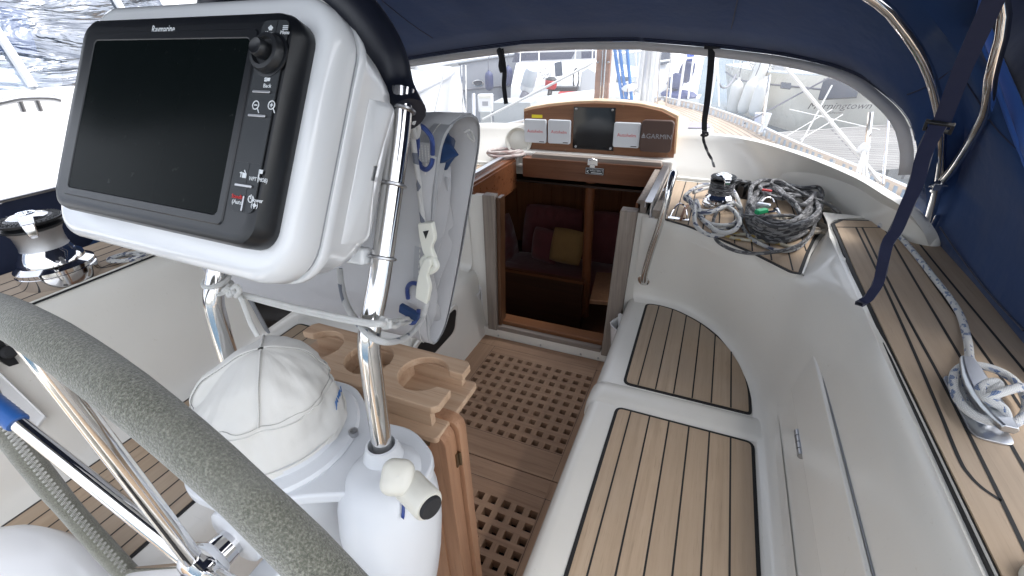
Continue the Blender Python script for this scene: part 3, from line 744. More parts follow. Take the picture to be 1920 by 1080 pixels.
for i, (a, h, c_) in enumerate(zip(CW, HO, CE)):
    k = min(1, min(i, len(CW)-1-i)/20.)
    wv = .006*math.sin(i*.9)+.004*math.sin(i*2.3+1)
    side_ = 1-k
    o_ = V((wv*(1 if i < 45 else -1)*side_, 0, wv*k))
    rows.append([a, sag(a, h, .25, 0)+o_*.3, sag(a, h, .5, k*.7)+o_, sag(a, h, .75, k*.5)+o_*.6, h, sag(h, c_, .33, k*.6)+o_, sag(h, c_, .66, k*.6)-o_, c_])
mb = MB(); mb.grid(rows); mb.build('canopy', 'canvas', hood, smooth=80, solid=.0015)
# pale binding, piping lines and stitches round the window
def ribbon(path, wdt, up, th=.003):
    """strip lying along a path; up(i, point) gives its width direction"""
    mb = MB(); r0 = []; r1 = []
    for i, p in enumerate(path): d_ = up(i); r0.append(p); r1.append(p+d_*wdt)
    mb.grid([r0, r1]); return mb
NW = len(WT)
def updir(i):
    a = WT[i]; h = HO[min(i, NW-1)]; t = (WT[min(i+1, NW-1)]-WT[max(i-1, 0)]).normalized(); d_ = (h-a); d_ = d_-t*d_.dot(t); d_ = d_.normalized()
    return d_
inn = [p+V((-.69-p.x, .7-p.y, -.3)).normalized()*.014 for p in WT]
def glassdir(i):
    t = (WT[min(i+1, NW-1)]-WT[max(i-1, 0)]).normalized(); d_ = V((-.35 if i < NW//2 else -1.03, 2.5, 1.22))-WT[i]; d_ = d_-t*d_.dot(t); return d_.normalized()
down = [p+glassdir(i)*.032+V((-.69-p.x, .7-p.y, 0)).normalized()*.004 for i, p in enumerate(inn)]
mb = MB(); mb.grid([down, [p+updir(i)*.004 for i, p in enumerate(inn)]]); mb.build('window_binding', 'greybind', hood, smooth=80, solid=.003)
for off in (.013, .028, .045):
    pts = []
    for i, p in enumerate(WT):
        h = HO[i]; k = (h-p).length; pts.append(p.lerp(h, min(.3, off/k))+V((-.69-p.x, .7-p.y, 0)).normalized()*.004-V((0, 0, .002)))
    mb = MB(); mb.tube(pts[3:-3], .0022, 5); mb.build('piping', 'darkcanvas', hood)
mb = MB(); mb.tube([V((p.x, p.y-.002, p.z)) for p in CE[8:-8]], .006, 6); mb.build('aft_binding', 'edgeblue', hood)
for f_ in (.34, .68):
    pts = [CW[i].lerp(HO[i], f_)+V((0, 0, -.004)) for i in range(4, len(CW)-4)] if f_ < .5 else None
for i in (14, 30, 46+14, 46+30):
    pts = [V(p)+V((-.69-p.x, .2, -.5)).normalized()*.0035 for p in rows[i][1:]]; mb = MB(); mb.tube(spline(pts, 3), .0018, 5); mb.build('piping', 'darkcanvas', hood)
mb = MB(); mb.tube(HP, .0135, 12); mb.build('hoop', 'steel', hood)
h2 = [tuple(HJ), S(1785, 318, y=1.80), S(1810, 280, y=1.72), S(1836, 236, y=1.63), S(1850, 205, y=1.57), S(1857, 150, y=1.50), (.50, 1.47, 1.66), (.2, 1.45, 1.82), (-.69, 1.44, 1.91)]
mb = MB(); mb.tube(arch(h2), .0125, 12); mb.build('hoop', 'steel', hood)
for side in (1, -1):
    g = sgn(side); mb = MB()
    mb.lathe([(.017, -.016), (.019, -.014), (.019, .014), (.017, .016)], g(HJ), (.14*side, .35, -1), 14); mb.obox(g(HJ+V((-.012, -.018, .005))), (.011, 0, 0), (0, .014, 0), (0, 0, .011)); mb.tube([g(HJ+V((-.032, -.024, .006))), g(HJ+V((.016, -.024, .012)))], .004, 6)
    mb.build('hoop_clamp', 'chrome', hood, bevel=.002)
    mb = MB(); c_ = g(HB-V((0, 0, .006))); mb.lathe([(.013, .0), (.0165, .004), (.0165, .045), (.0145, .052)], c_+V((0, 0, .03)), (0, 0, 1), 14)
    mb.tube([c_+V((-.01, -.012, .03)), c_+V((0, 0, .033)), c_+V((.012, .008, .03))], .009, 8); mb.build('hoop_socket', 'chrome', hood)
    mb = MB(); mb.lathe([(.034, 0), (.034, .006), (.024, .016), (.016, .03), (.011, .034)], c_+V((-.008, -.012, -.001)), (0, 0, 1), 20); mb.build('deck_fitting', 'oldplastic', hood)
# pleats and seam on the side panel
mb = MB()
mb.tube(spline([S(1762, 425, x=.738), S(1800, 480, x=.74), S(1850, 545, x=.738), S(1919, 620, x=.73)], 6), .0022, 5); mb.build('piping', 'darkcanvas', hood)
# zip pulls hanging at the hoop
mb = MB()
for dx in (0, 34):
    p = S(1628+dx*.5, 2, y=1.9); q = S(1621+dx*.65, 32-dx*.4, y=1.89)
    mb.tube([p, p.lerp(q, .35)], .004, 6); mb.obox(p.lerp(q, .7), (.0055, 0, 0), (0, .002, 0), (q-p)*.32)
mb.build('zip_pull', 'dullsteel', hood, bevel=.001)
# straps that hang down inside the window
def strap(name, label, pts, wdt, th, mat, wdir=(1, 0, 0), cat='strap', parent=None, twist=0):
    P_ = spline(pts, 8); mb = MB(); rows = []
    for i, p in enumerate(P_):
        t = (P_[min(i+1, len(P_)-1)]-P_[max(i-1, 0)]).normalized(); w_ = V(wdir); w_ = (w_-t*w_.dot(t)).normalized()
        if twist: w_ = Matrix.Rotation(twist*math.sin(i*.7), 3, t) @ w_
        n_ = t.cross(w_); ww = wdt[0]+(wdt[1]-wdt[0])*i/(len(P_)-1) if isinstance(wdt, tuple) else wdt
        rows.append([p+w_*ww/2+n_*th/2, p-w_*ww/2+n_*th/2, p-w_*ww/2-n_*th/2, p+w_*ww/2-n_*th/2])
    mb.grid(rows, False, True)
    o = mb.build(name, mat, parent, smooth=40)
    if not parent: tag(o, label, cat)
    return o
st = thing('webbing_strap', 'short black strap rolled at the top, hanging beside the left window edge', 'strap', S(944, 195, y=2.36))
strap('strap', '', [S(940, 92, y=2.40), S(942, 105, y=2.385), S(946, 135, y=2.37), S(945, 160, y=2.36), S(949, 195, y=2.35)], .024, .004, 'blackweb', parent=st)
mb = MB(); mb.tube(spline([S(935, 93, y=2.395), S(941, 108, y=2.375), S(939, 124, y=2.37), S(942, 136, y=2.37)], 4), [.014, .016, .017, .017, .017, .016, .016, .015, .015, .014, .014, .013, .010][:13], 8, flat=(V((0, 1, 0)), .6)); mb.build('roll', 'blackweb', st)
st = thing('webbing_strap', 'long black strap with a knot, trailing from the hood to the rope-wrapped winch', 'strap', S(1340, 312, y=2.2))
strap('strap', '', [S(1334, 82, y=2.40), S(1333, 120, y=2.385), S(1326, 190, y=2.37), S(1321, 225, y=2.36), S(1321, 250, y=2.35)], (.030, .022), .003, 'blackweb', parent=st)
strap('strap', '', [S(1321, 250, y=2.35), S(1319, 262, y=2.35), S(1327, 285, y=2.33), S(1335, 300, y=2.3), S(1339, 313, y=2.22)], (.014, .010), .003, 'blackweb', parent=st, twist=.8)
mb = MB(); k_ = S(1321, 251, y=2.345); mb.tube(spline([k_+V((-.012, 0, .01)), k_+V((.012, -.008, .006)), k_+V((.010, .006, -.008)), k_+V((-.012, -.004, -.006)), k_+V((0, -.008, .006))], 5), .006, 6); mb.build('knot', 'blackweb', st)
mb = MB(); mb.obox(S(1336, 88, y=2.395), (.034, 0, 0), (0, .006, 0), (0, 0, .008)); mb.build('strap_loop', 'blackweb', st, bevel=.003)

# ---- navy tie strap in front of the hood
ts = thing('tie_strap', 'navy webbing strap with a black buckle hanging down to the starboard coaming', 'strap', S(1615, 570, z=.95))
up_ = S(1880, -40, y=1.12); lo_ = S(1763, 238, y=1.30)
strap('strap', '', [up_, S(1853, 22, y=1.16), S(1805, 128, y=1.23), lo_], .030, .003, 'webbing', wdir=(1, -.3, 0), parent=ts)
strap('strap', '', [S(1766, 225, y=1.295), S(1738, 275, y=1.295), S(1717, 345, y=1.295), S(1683, 425, y=1.295), S(1662, 462, y=1.295), S(1650, 520, y=1.295), S(1634, 552, y=1.29), S(1618, 566, z=.958), S(1610, 570, z=.956)], (.030, .018), .009, 'webbing', wdir=(1, -.3, 0), parent=ts, twist=.25)
mb = MB(); bc = S(1760, 238, y=1.293); e1 = V((.95, -.28, -.1)).normalized(); e3 = (up_-lo_).normalized(); e2 = e3.cross(e1)
for s_ in (-1, 1): mb.obox(bc+e3*.010*s_, e1*.025, e2*.004, e3*.003); mb.obox(bc+e1*.0225*s_, e1*.003, e2*.005, e3*.013)
mb.build('buckle', 'black', ts, bevel=.0015)

# ---- bimini joined to the hood, its unseen roof added and sized to shade the helm
bim = thing('bimini', 'dark navy canvas awning panel above and outside the starboard coaming', 'awning', (-.3, .6, 2.0))
BA = [-1.6+.2*k for k in range(17)]
mb = MB(); rows = []
for i in range(21):
    a = -1+i/10; x = -.69+1.45*a
    rows.append([V((x, y, 2.14-.18*abs(a)**2.5+.02*math.sin(y*2))) for y in [-.12+.184*k for k in range(10)]]+[V((x*.98-.01, 1.72, 2.07-.30*abs(a)**2.2))])
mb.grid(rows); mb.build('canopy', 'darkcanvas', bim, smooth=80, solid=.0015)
mb = MB(); 
eA = [S(1700, -60, y=1.9), S(1790, -30, y=1.86), S(1832, 55, y=1.82), S(1862, 140, y=1.72), S(1890, 215, y=1.62), S(1921, 303, y=1.50), V((.76, 1.2, 1.22)), V((.78, .6, 1.2))]
eB = [V((.45, 1.76, 1.95)), V((.6, 1.72, 1.93)), V((.74, 1.62, 1.88)), V((.77, 1.55, 1.85)), V((.79, 1.48, 1.84)), V((.80, 1.40, 1.84)), V((.80, 1.2, 1.85)), V((.80, .6, 1.86))]
A_ = spline(eA, 5); B_ = spline(eB, 5)
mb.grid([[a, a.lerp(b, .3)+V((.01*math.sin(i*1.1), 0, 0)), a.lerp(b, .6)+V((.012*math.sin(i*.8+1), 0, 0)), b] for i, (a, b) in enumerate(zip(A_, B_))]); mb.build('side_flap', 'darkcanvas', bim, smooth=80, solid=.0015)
mb = MB(); mb.grid([[p+V((-.004, 0, 0)), p.lerp(q, .09)+V((-.006, 0, 0))] for p, q in zip(A_[8:], B_[8:])]); mb.build('edge_binding', 'edgeblue', bim, smooth=80, solid=.002)
for y in (-.1,):
    mb = MB(); mb.tube(spline([(.80, y, .94), (.79, y, 1.5), (.70, y, 1.96), (.3, y, 2.10), (-.69, y, 2.13), (-1.68, y, 2.10), (-2.08, y, 1.96), (-2.17, y, 1.5), (-2.18, y, .94)], 8), .0125, 8); mb.build('hoop', 'steel', bim)
# ---- port lee cloth
lee = thing('lee_cloth', 'dark navy weather cloth laced along the port side behind the winch', 'weather cloth', (-2.2, .7, .75))
tl = [V((-2.22, y, 1.142)) for y in (-1.0, -.3, .3, .75, 1.2, 1.8, 2.4)]
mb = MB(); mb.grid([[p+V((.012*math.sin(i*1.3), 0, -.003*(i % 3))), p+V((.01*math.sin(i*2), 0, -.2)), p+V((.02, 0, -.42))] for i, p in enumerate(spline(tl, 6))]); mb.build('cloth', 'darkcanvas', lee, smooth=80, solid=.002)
mb = MB(); mb.tube([p+V((0, 0, .002)) for p in tl], .006, 8); mb.build('wire', 'dullsteel', lee)
for y in (-.9, .9, 2.35):
    mb = MB(); mb.tube([(-2.25, y, .75), (-2.235, y, 1.2)], .0125, 10); mb.build('stanchion', 'steel', lee)

from mathutils import noise as mnoise
def pxl(p):
    q = V(p)-EYE; return 960+FPX*q.dot(_r)/q.dot(_f), 540-FPX*q.dot(_u)/q.dot(_f)

# ================================================================ steering wheel
HC = V((-.563, .138, .882)); wb_ = .058
wn = V((math.sin(wb_), math.cos(wb_), 0)); wx = V((math.cos(wb_), -math.sin(wb_), 0)); wz = V((0, 0, 1))
wheel = thing('yacht_helm', 'steel yacht steering wheel with a thick grey green suede rim cover', 'steering wheel', HC)
WR = .5
rp_ = lambda a, r_=WR, o=0.: HC+wx*math.cos(a)*r_+wz*math.sin(a)*r_+wn*o
rnd = random.Random(11)
mb = MB(); mb.tube([rp_(2*math.pi*i/96) for i in range(96)], [.0190+.0006*math.sin(i*.7)+.0006*rnd.random() for i in range(96)], 20, closed=True); mb.build('rim_cover', 'suede', wheel, smooth=80)
# zigzag stitching along the inside of the cover, loose threads
mb = MB(); N_ = 560; pts = []
for i in range(N_):
    a = 2*math.pi*i/N_; o = .0065*(1 if i % 2 else -1)
    pts.append(rp_(a, WR-.0198, o))
mb.tube(pts, .0010, 4, closed=True)
pts = [rp_(2*math.pi*(i+.5)/N_, WR-.0198, .0065*(-1 if i % 2 else 1)) for i in range(N_)]
mb.tube(pts, .0010, 4, closed=True); mb.build('zigzag_stitching', 'stitch', wheel)
mb = MB()
for k in range(26):
    a = rad(62+rnd.random()*14); p = rp_(a, WR-.0185, .004*rnd.uniform(-1, 1)); 
    d1 = V((rnd.uniform(-1, 1), rnd.uniform(-1, 1), -1.2)).normalized()*rnd.uniform(.003, .009); d2 = V((rnd.uniform(-1, 1), rnd.uniform(-1, 1), -1)).normalized()*rnd.uniform(.003, .008)
    mb.tube([p, p+d1, p+d1+d2], .00035, 3)
mb.build('loose_threads', 'stitch', wheel)
HUB = S(378, 1068, y=.163)
for k in range(6):
    a = rad(91+60*k); e = rp_(a, WR-.012); 
    mb = MB(); d_ = (e-HUB); pts = [HUB+d_*(.075+.925*t/8) for t in range(9)]
    mb.tube(pts, [.0128-.002*t/8 for t in range(9)], 14); sp = mb.build('spoke', 'steel', wheel)
    if k == 1:
        q0, q1 = HUB+d_*.85, HUB+d_*1.0
        mb = MB(); n_ = 14; mb.tube([q0.lerp(q1, i/n_) for i in range(n_+1)], [.0148+.0012*(i % 2) for i in range(n_+1)], 12); mb.build('tape', 'bluetape', sp, smooth=30)
mb = MB(); mb.lathe([(.0, -.02), (.028, -.018), (.040, -.008), (.042, .006), (.036, .018), (.026, .026), (.024, .05)], HUB, wn, 28); mb.build('hub', 'chrome', wheel)
mb = MB(); mb.lathe([(.0, -.046), (.012, -.044), (.016, -.038), (.016, -.018)], HUB, wn, 6); mb.build('hub_nut', 'dullsteel', wheel, smooth=20)

# ================================================================ steering pedestal
PX, PY = -.64, .37
ped = thing('steering_pedestal', 'white steering pedestal with a bulging engine control box and cream lever', 'pedestal', (PX, PY, 0))
mb = MB(); mb.lathe([(.15, 0), (.15, .012), (.125, .03), (.108, .10), (.104, .5), (.106, .70), (.118, .82), (.13, .90), (.135, .945)], (PX, PY, 0), (0, 0, 1), 40); mb.build('column', 'pedwhite', ped)
plate = round_poly([(PX-.150, PY-.09), (PX-.05, PY-.150), (PX+.06, PY-.145), (PX+.12, PY-.09), (-.425, .325), (-.385, .325), (-.335, .375), (-.345, .435), (-.42, .475), (-.50, .465), (PX+.04, PY+.16), (PX-.08, PY+.155), (-.74, .475), (-.80, .45), (-.83, .38), (-.79, .33)], .03)
mb = MB(); sheet(mb, plate, .945, .968); mb.build('top_plate', 'pedwhite', ped, bevel=.006, seg=3)
mb = MB(); mb.lathe([(.140, .966), (.142, .972), (.138, .978), (.130, .980), (.118, .984), (.117, 1.0)], (PX, PY, 0), (0, 0, 1), 48); mb.build('compass_ring', 'pedwhite', ped)
for x in (-.42, -.76):
    mb = MB(); mb.lathe([(.036, 0), (.034, .019), (.028, .038), (.026, .046), (.0225, .047), (.0225, .019)], (x, .389, .966), (0, .05, 1), 24); mb.build('guard_socket', 'pedwhite', ped)
def screw(p, ax=(0, 0, 1), r_=.0075, parent=ped):
    mb = MB(); mb.lathe([(r_, 0), (r_, .002), (r_*.75, .0042), (0.0001, .005)], p, ax, 14); o = mb.build('screw', 'dullsteel', parent)
    mb = MB(); A_ = V(ax).normalized(); u = V((1, .4, 0)); u = (u-A_*u.dot(A_)).normalized(); mb.obox(V(p)+A_*.0047, u*r_*.8, A_.cross(u)*.0009, A_*.0004); mb.build('slot', 'black', o, smooth=0)
for px, py in ((766, 853), (693, 887), (707, 887)): screw(S(px, py, z=.969))
mb = MB(); c_ = S(664, 815, z=.975); mb.lathe([(.0085, 0), (.0085, .010), (.005, .0105), (.0045, .007), (.0001, .0065)], c_, (0, 0, 1), 16); mb.build('screw', 'dullsteel', ped)
# engine control housing hanging off the starboard side
LC = V((-.408, .375, 0)); mb = MB()
mb.lathe([(.0, 0.012), (.035, .009), (.060, -.003), (.078, -.028), (.088, -.063), (.092, -.108), (.091, -.148), (.086, -.208), (.076, -.278), (.062, -.348), (.048, -.418), (.034, -.478), (.024, -.528)], LC+V((0, 0, .978)), (.02, .06, 1), 40, ex=.92, ey=1.0, cap=False)
mb.build('control_housing', 'pedwhite', ped, smooth=80)
lp = S(745, 895, d=.655)
mb = MB(); n1 = (EYE-lp).normalized()*.45+V((.35, -.25, .55)); n1.normalize(); e1 = V((.9, .5, -.3)); e1 = (e1-n1*e1.dot(n1)).normalized(); e2 = n1.cross(e1)
rows = [[lp+e1*p[0]*k+e2*p[1]*k+n1*h for p in rrect(.046, .050, .016)] for k, h in ((.4, -.022), (.85, -.020), (1.0, -.008), (1.02, .004), (.93, .013), (.78, .017), (.3, .019), (.02, .0195))]
mb.grid(rows, False, True); mb.build('lever_head', 'oldplastic', ped, smooth=60)
ep = S(806, 950, d=.635); bx_ = V((.93, -.36, .02)).normalized()
mb = MB(); a_ = lp+e1*.012; b_ = ep-bx_*.014+V((0, 0, .004)); t = (b_-a_); s1 = t.normalized(); s2 = s1.cross(n1).normalized(); s3 = s2.cross(s1)
rows = [[a_.lerp(b_, f_)+s2*p[0]+s3*p[1]-s3*.006 for p in rrect(.032-.004*f_, .018, .006, 3)] for f_ in (0, .3, .7, 1.0)]
mb.grid(rows, False, True); mb.build('lever_arm', 'pedwhite', ped, smooth=50)
mb = MB(); mb.lathe([(.024, -.052), (.0235, -.02), (.0235, -.004), (.021, .0)], ep, bx_, 28); mb.build('lever_boss', 'oldplastic', ped)
mb = MB(); mb.lathe([(.0175, -.002), (.0178, .003), (.016, .0055), (.0001, .006)], ep, bx_, 28); mb.build('lever_cap', 'rubber', ped)
dc = S(783, 996, d=.70)
mb = MB(); q0, q1 = S(771, 1012, d=.672), S(797, 981, d=.664); dd_ = (q1-q0)
# decal is laid on the curved housing
rows = []
for i in range(7):
    row = []
    for j in (-1, 1):
        p = q0.lerp(q1, i/6)+V((.004*j, 0, -.003*j)); c2 = LC+V((0, 0, .978))+V((.02, .06, 1))*(p.z-.978); ra = (p-c2); ra.z = 0; hz = p.z
        prof_ = [(.990, 0), (.987, .035), (.975, .06), (.95, .078), (.915, .088), (.87, .092), (.83, .091), (.77, .086), (.70, .076), (.63, .062)]
        R_ = .09
        for (z1, r1), (z0, r0) in zip(prof_, prof_[1:]):
            if z0 <= hz <= z1: R_ = r0+(r1-r0)*(hz-z0)/(z1-z0)
        row.append(c2+ra.normalized()*(R_*.99+.0022))
    rows.append(row)
mb.grid(rows); mb.build('decal', 'navyink', ped, solid=.0006)
# shaft boss behind the wheel, brake knob
sh = HUB+wn*.05
mb = MB(); mb.lathe([(.045, 0), (.052, .004), (.054, .012), (.054, .075), (.062, .080), (.064, .088), (.064, .20)], sh, wn, 32); mb.build('shaft_boss', 'pedwhite', ped)
mb = MB(); mb.lathe([(.0551, .060), (.0554, .063), (.0554, .070), (.0551, .073)], sh, wn, 32); mb.build('boss_seal', 'greyline', ped)
mb = MB(); bk = sh+V((.075, .012, -.055)); mb.obox(bk, (.030, 0, .012), (0, .035, 0), (-.010, 0, .022)); mb.build('brake_housing', 'pedwhite', ped, bevel=.005)
mb = MB(); mb.obox(S(412, 966, y=.42), (.028, 0, 0), (0, .02, 0), (0, 0, .03)); mb.build('throttle_cable_gland', 'rubber', ped, bevel=.01)
mb = MB(); mb.tube(spline([(-.50, .40, .94), (-.495, .38, .82), (-.46, .36, .70), (-.44, .37, .5)], 6), .007, 8); mb.build('control_cable', 'bungee', ped)

# ---- white cloth hood over the compass
hood_c = thing('compass_cover', 'white fitted cloth hood over the compass on top of the pedestal', 'cover', (PX, PY, .985))
rnd = random.Random(5); mb = MB(); NS = 120
prf = [(.121, .990), (.119, 1.005), (.115, 1.03), (.113, 1.055), (.112, 1.076), (.110, 1.085), (.105, 1.097), (.096, 1.114), (.083, 1.130), (.068, 1.144), (.051, 1.155), (.033, 1.162), (.016, 1.167), (.004, 1.168)]
rows = []
ap = S(482, 634, y=.375)
for k, (r_, z) in enumerate(prf):
    row = []
    for j in range(NS):
        a = 2*math.pi*j/NS; dome = max(0, (z-1.075)/.095)
        wob = .0032*math.sin(3*a+k*.35)+.0026*math.sin(7*a-k*.8)*max(.3, 1-dome)+.0014*math.sin(13*a+k*1.7)+.0007*rnd.uniform(-1, 1)
        dent = .014*math.exp(-(((a-4.0+2*math.pi) % (2*math.pi)-.0)**2)/.10)*math.exp(-((z-1.118)/.03)**2)+.009*math.exp(-((a-4.55)**2)/.05)*math.exp(-((z-1.10)/.02)**2)
        pan = .006*abs(math.cos(2*a+.3))*math.sin(math.pi*min(1, dome))
        q = V((math.cos(a)*r_, math.sin(a)*r_, z)); nn_ = mnoise.noise(q*14)*.006+mnoise.noise(q*34)*.0026-.0038*max(0, 1-abs(mnoise.noise(q*13+V((5, 2, 1))))*5)*min(1, r_/.09)**2-.002*max(0, 1-abs(mnoise.noise(q*26+V((1, 7, 3))))*6)*min(1, r_/.09)**2
        rr = max(.002, r_+wob*(1 if r_ > .05 else r_/.05)-dent-pan*.6+nn_*min(1, r_/.04))
        row.append(V((PX+(ap.x-PX)*dome+rr*math.cos(a), PY+(ap.y-PY)*dome+rr*math.sin(a), z-dent*.6+nn_*.8*min(1, dome*2))))
    rows.append(row)
mb.grid(rows, False, True); mb.build('cloth', 'hood', hood_c, smooth=80, sub=1)
mb = MB(); mb.tube([p+V((p.x-PX, p.y-PY, 0)).normalized()*.0015 for p in rows[4]], .0016, 6, closed=True); mb.build('seam', 'hood', hood_c)
mb = MB()
for j in range(0, NS):
    a, b = rows[5][j], rows[5][(j+1) % NS]
    for t in (0, .5):
        p, q = a.lerp(b, t+.05), a.lerp(b, t+.3); o_ = V((p.x-PX, p.y-PY, .2)).normalized()*.0016; mb.tube([p+o_, q+o_], .0006, 4)
mb.build('stitching', 'darkstitch', hood_c)
for jj in (0, 30, 60, 90):
    j = (jj+105) % NS; pts = [rows[k][j]+V((rows[k][j].x-PX, rows[k][j].y-PY, .06)).normalized()*.0014 for k in range(5, 14)]
    mb = MB(); mb.tube(spline(pts, 3), .0019, 6); mb.build('seam', 'hood', hood_c)
    mb = MB(); P_ = spline(pts, 8)
    for i in range(0, len(P_)-2, 2): mb.tube([P_[i]+V((.004, -.002, .001)), P_[i+1]+V((.004, -.002, .001))], .0005, 4)
    mb.build('stitching', 'darkstitch', hood_c)
mb = MB(); mb.tube([V((PX+.1205*math.cos(t*.0873), PY+.1205*math.sin(t*.0873), 1.0)) for t in range(72)], .0024, 6, closed=True); mb.build('hem', 'hood', hood_c)
lc = S(637, 722, d=.9); rdir = V((math.cos(.5), math.sin(.5), 0)); o_ = V((PX, PY, 1.045))+rdir*.1205
text('lettering', 'JAVIN', .0165, o_+V((0, 0, .0)), V((-math.sin(.5), math.cos(.5), 0)), (0, 0, 1), 'blueink', hood_c, shear=.2)

# ================================================================ pedestal guard
guard = thing('pedestal_guard', 'polished steel tube guard rising from the pedestal, padded black at the top', 'guard rail', (-.59, .39, .98))
for x, nm in ((-.42, 1), (-.757, -1)):
    pts = [(x, .390, .985), (x, .399, 1.08), (x, .407, 1.16), (x, .414, 1.205), (x, .432, 1.240), (x, .462, 1.288), (x, .505, 1.37), (x, .55, 1.457), (x, .572, 1.505), (x, .585, 1.535)]
    TUBE = spline(pts, 24) if x > -.5 else TUBE
    mb = MB(); mb.tube(spline(pts, 6), .0165, 18); mb.build('tube', 'steel', guard)
pr = S(752, 200, y=.585)
loopR = [V((-.415, .578, 1.50)), S(741, 170, y=.60), S(724, 105, y=.61), S(690, 45, y=.615), S(640, -5, y=.615), S(560, -50, y=.615)]
loop = loopR+[V((-.70, .615, loopR[-1].z+.004)), V((-.755, .60, 1.66)), V((-.765, .585, 1.58)), V((-.758, .575, 1.50))]
mb = MB(); L_ = spline(loop, 8); mb.tube(L_, .030, 18); mb.build('padding', 'padding', guard)
mb = MB(); mb.tube([p+V((-.012, -.029, -.004)) for p in L_[6:48]], .0016, 6); mb.build('padding_seam', 'stitch', guard)

# ================================================================ chart plotter in its pod
PO = V((-.759, .403, 1.631)); PEX = V((1, -.018, -.012)).normalized(); PED = V((0, -.52, -.854)); PED = (PED-PEX*PED.dot(PEX)).normalized(); PN = (PEX.cross(-PED)).normalized()
pp = lambda u, v, w=0.: PO+PEX*u+PED*v+PN*w
def sp(px, py, w=0.):
    v = (S(px, py, d=1)-EYE); t = ((PO+PN*w-EYE).dot(PN))/v.dot(PN); return EYE+v*t
def spuv(px, py, w=0.):
    q = sp(px, py, w)-PO; return q.dot(PEX), q.dot(PED)
pod = thing('chart_plotter', 'black screened chart plotter in a white pod on the pedestal guard', 'chart plotter', pp(.19, .2, -.2))
def podloft(name, mat, secs, sub=0, smooth=60, parent=pod):
    """secs: (centre u, centre v, width, height, corner radius, w)"""
    mb = MB(); rows = [[pp(cu+p[0], cv+p[1], w_) for p in rrect(W, H, R, 7)] for cu, cv, W, H, R, w_ in secs]
    mb.grid(rows, False, True); b = len(mb.v); n = len(rows[0])
    mb.f += [list(range(n)), list(range(b-n, b))]; mb.uv += [None]*2; mb.mi += [0]*2
    return mb.build(name, mat, parent, smooth=smooth)
cu, cv, W, H = .156, .1185, .436, .317
podloft('front_shell', 'podwhite', [(cu, cv, W-.03, H-.03, .035, -.030), (cu, cv, W-.020, H-.020, .040, -.031), (cu, cv, W-.008, H-.008, .046, -.034), (cu, cv, W-.001, H-.001, .05, -.040), (cu, cv, W+.002, H+.002, .05, -.050), (cu, cv, W, H, .05, -.072), (cu, cv, W-.004, H-.004, .05, -.076)])
podloft('gasket', 'greyline', [(cu, cv, W-.010, H-.010, .047, -.074), (cu, cv, W-.010, H-.010, .047, -.083)])
podloft('back_shell', 'podwhite', [(cu, cv, W-.004, H-.004, .05, -.081), (cu, cv, W-.001, H-.001, .05, -.084), (cu, cv, W-.004, H-.004, .05, -.094), (cu, cv-.001, W-.012, H-.014, .05, -.102), (cu-.002, cv-.002, W-.018, H-.028, .05, -.135), (cu-.004, cv-.004, W-.026, H-.044, .055, -.165), (cu-.008, cv-.004, W-.040, H-.056, .055, -.176), (cu-.014, cv-.002, W-.07, H-.075, .055, -.21), (cu-.02, cv, W-.11, H-.11, .05, -.222)])
# raised side panel and mounting lugs
mb = MB(); sd_ = []
for v0, v1, w0, w1 in ((.0, .225, -.112, -.190),):
    q = [(v0+.03, w0), (v0+.015, w1), (v1-.02, w1), (v1, w0)]
    rows = []
    for k, off in ((1., 0.), (.95, .004), (.88, .006), (.1, .007)):
        cvv = sum(a for a, b in q)/4; cww = sum(b for a, b in q)/4
        rr = []
        for i in range(4):
            a, b = q[i], q[(i+1) % 4]
            for t in range(5):
                vv = a[0]+(b[0]-a[0])*t/5; ww = a[1]+(b[1]-a[1])*t/5; vv = cvv+(vv-cvv)*k; ww = cww+(ww-cww)*k
                uu = cu+W/2-.007-(-ww-.10)*.12+off-.004-max(0, -ww-.165)*.45; rr.append(pp(uu, vv, ww))
        rows.append(rr)
    mb.grid(rows, False, True)
mb.build('side_panel', 'podwhite', pod, smooth=50)
for (px, py), tz in (((741, 344), 0), ((724, 481), 0), ((738, 205), 1)):
    pts_r = [(-.42, .572-(1.505-z)*.52, z) for z in (1.42, 1.30, 1.505)]
    c_ = min(TUBE, key=lambda p: abs(pxl(p)[1]-py))
    mb = MB(); ring = [c_+V((.0185*math.cos(a), .0185*math.sin(a)*.88, -.0185*math.sin(a)*.47)) for a in [2*math.pi*i/20 for i in range(20)]]
    mb.tube(ring, .0028, 6, closed=True); mb.build('clamp_band', 'dullsteel', pod)
    mb = MB(); mb.obox(c_+V((-.036, -.012, .004)), (.020, 0, 0), (0, .012, -.004), (0, .004, .012)); mb.build('mounting_lug', 'podwhite', pod, bevel=.005)
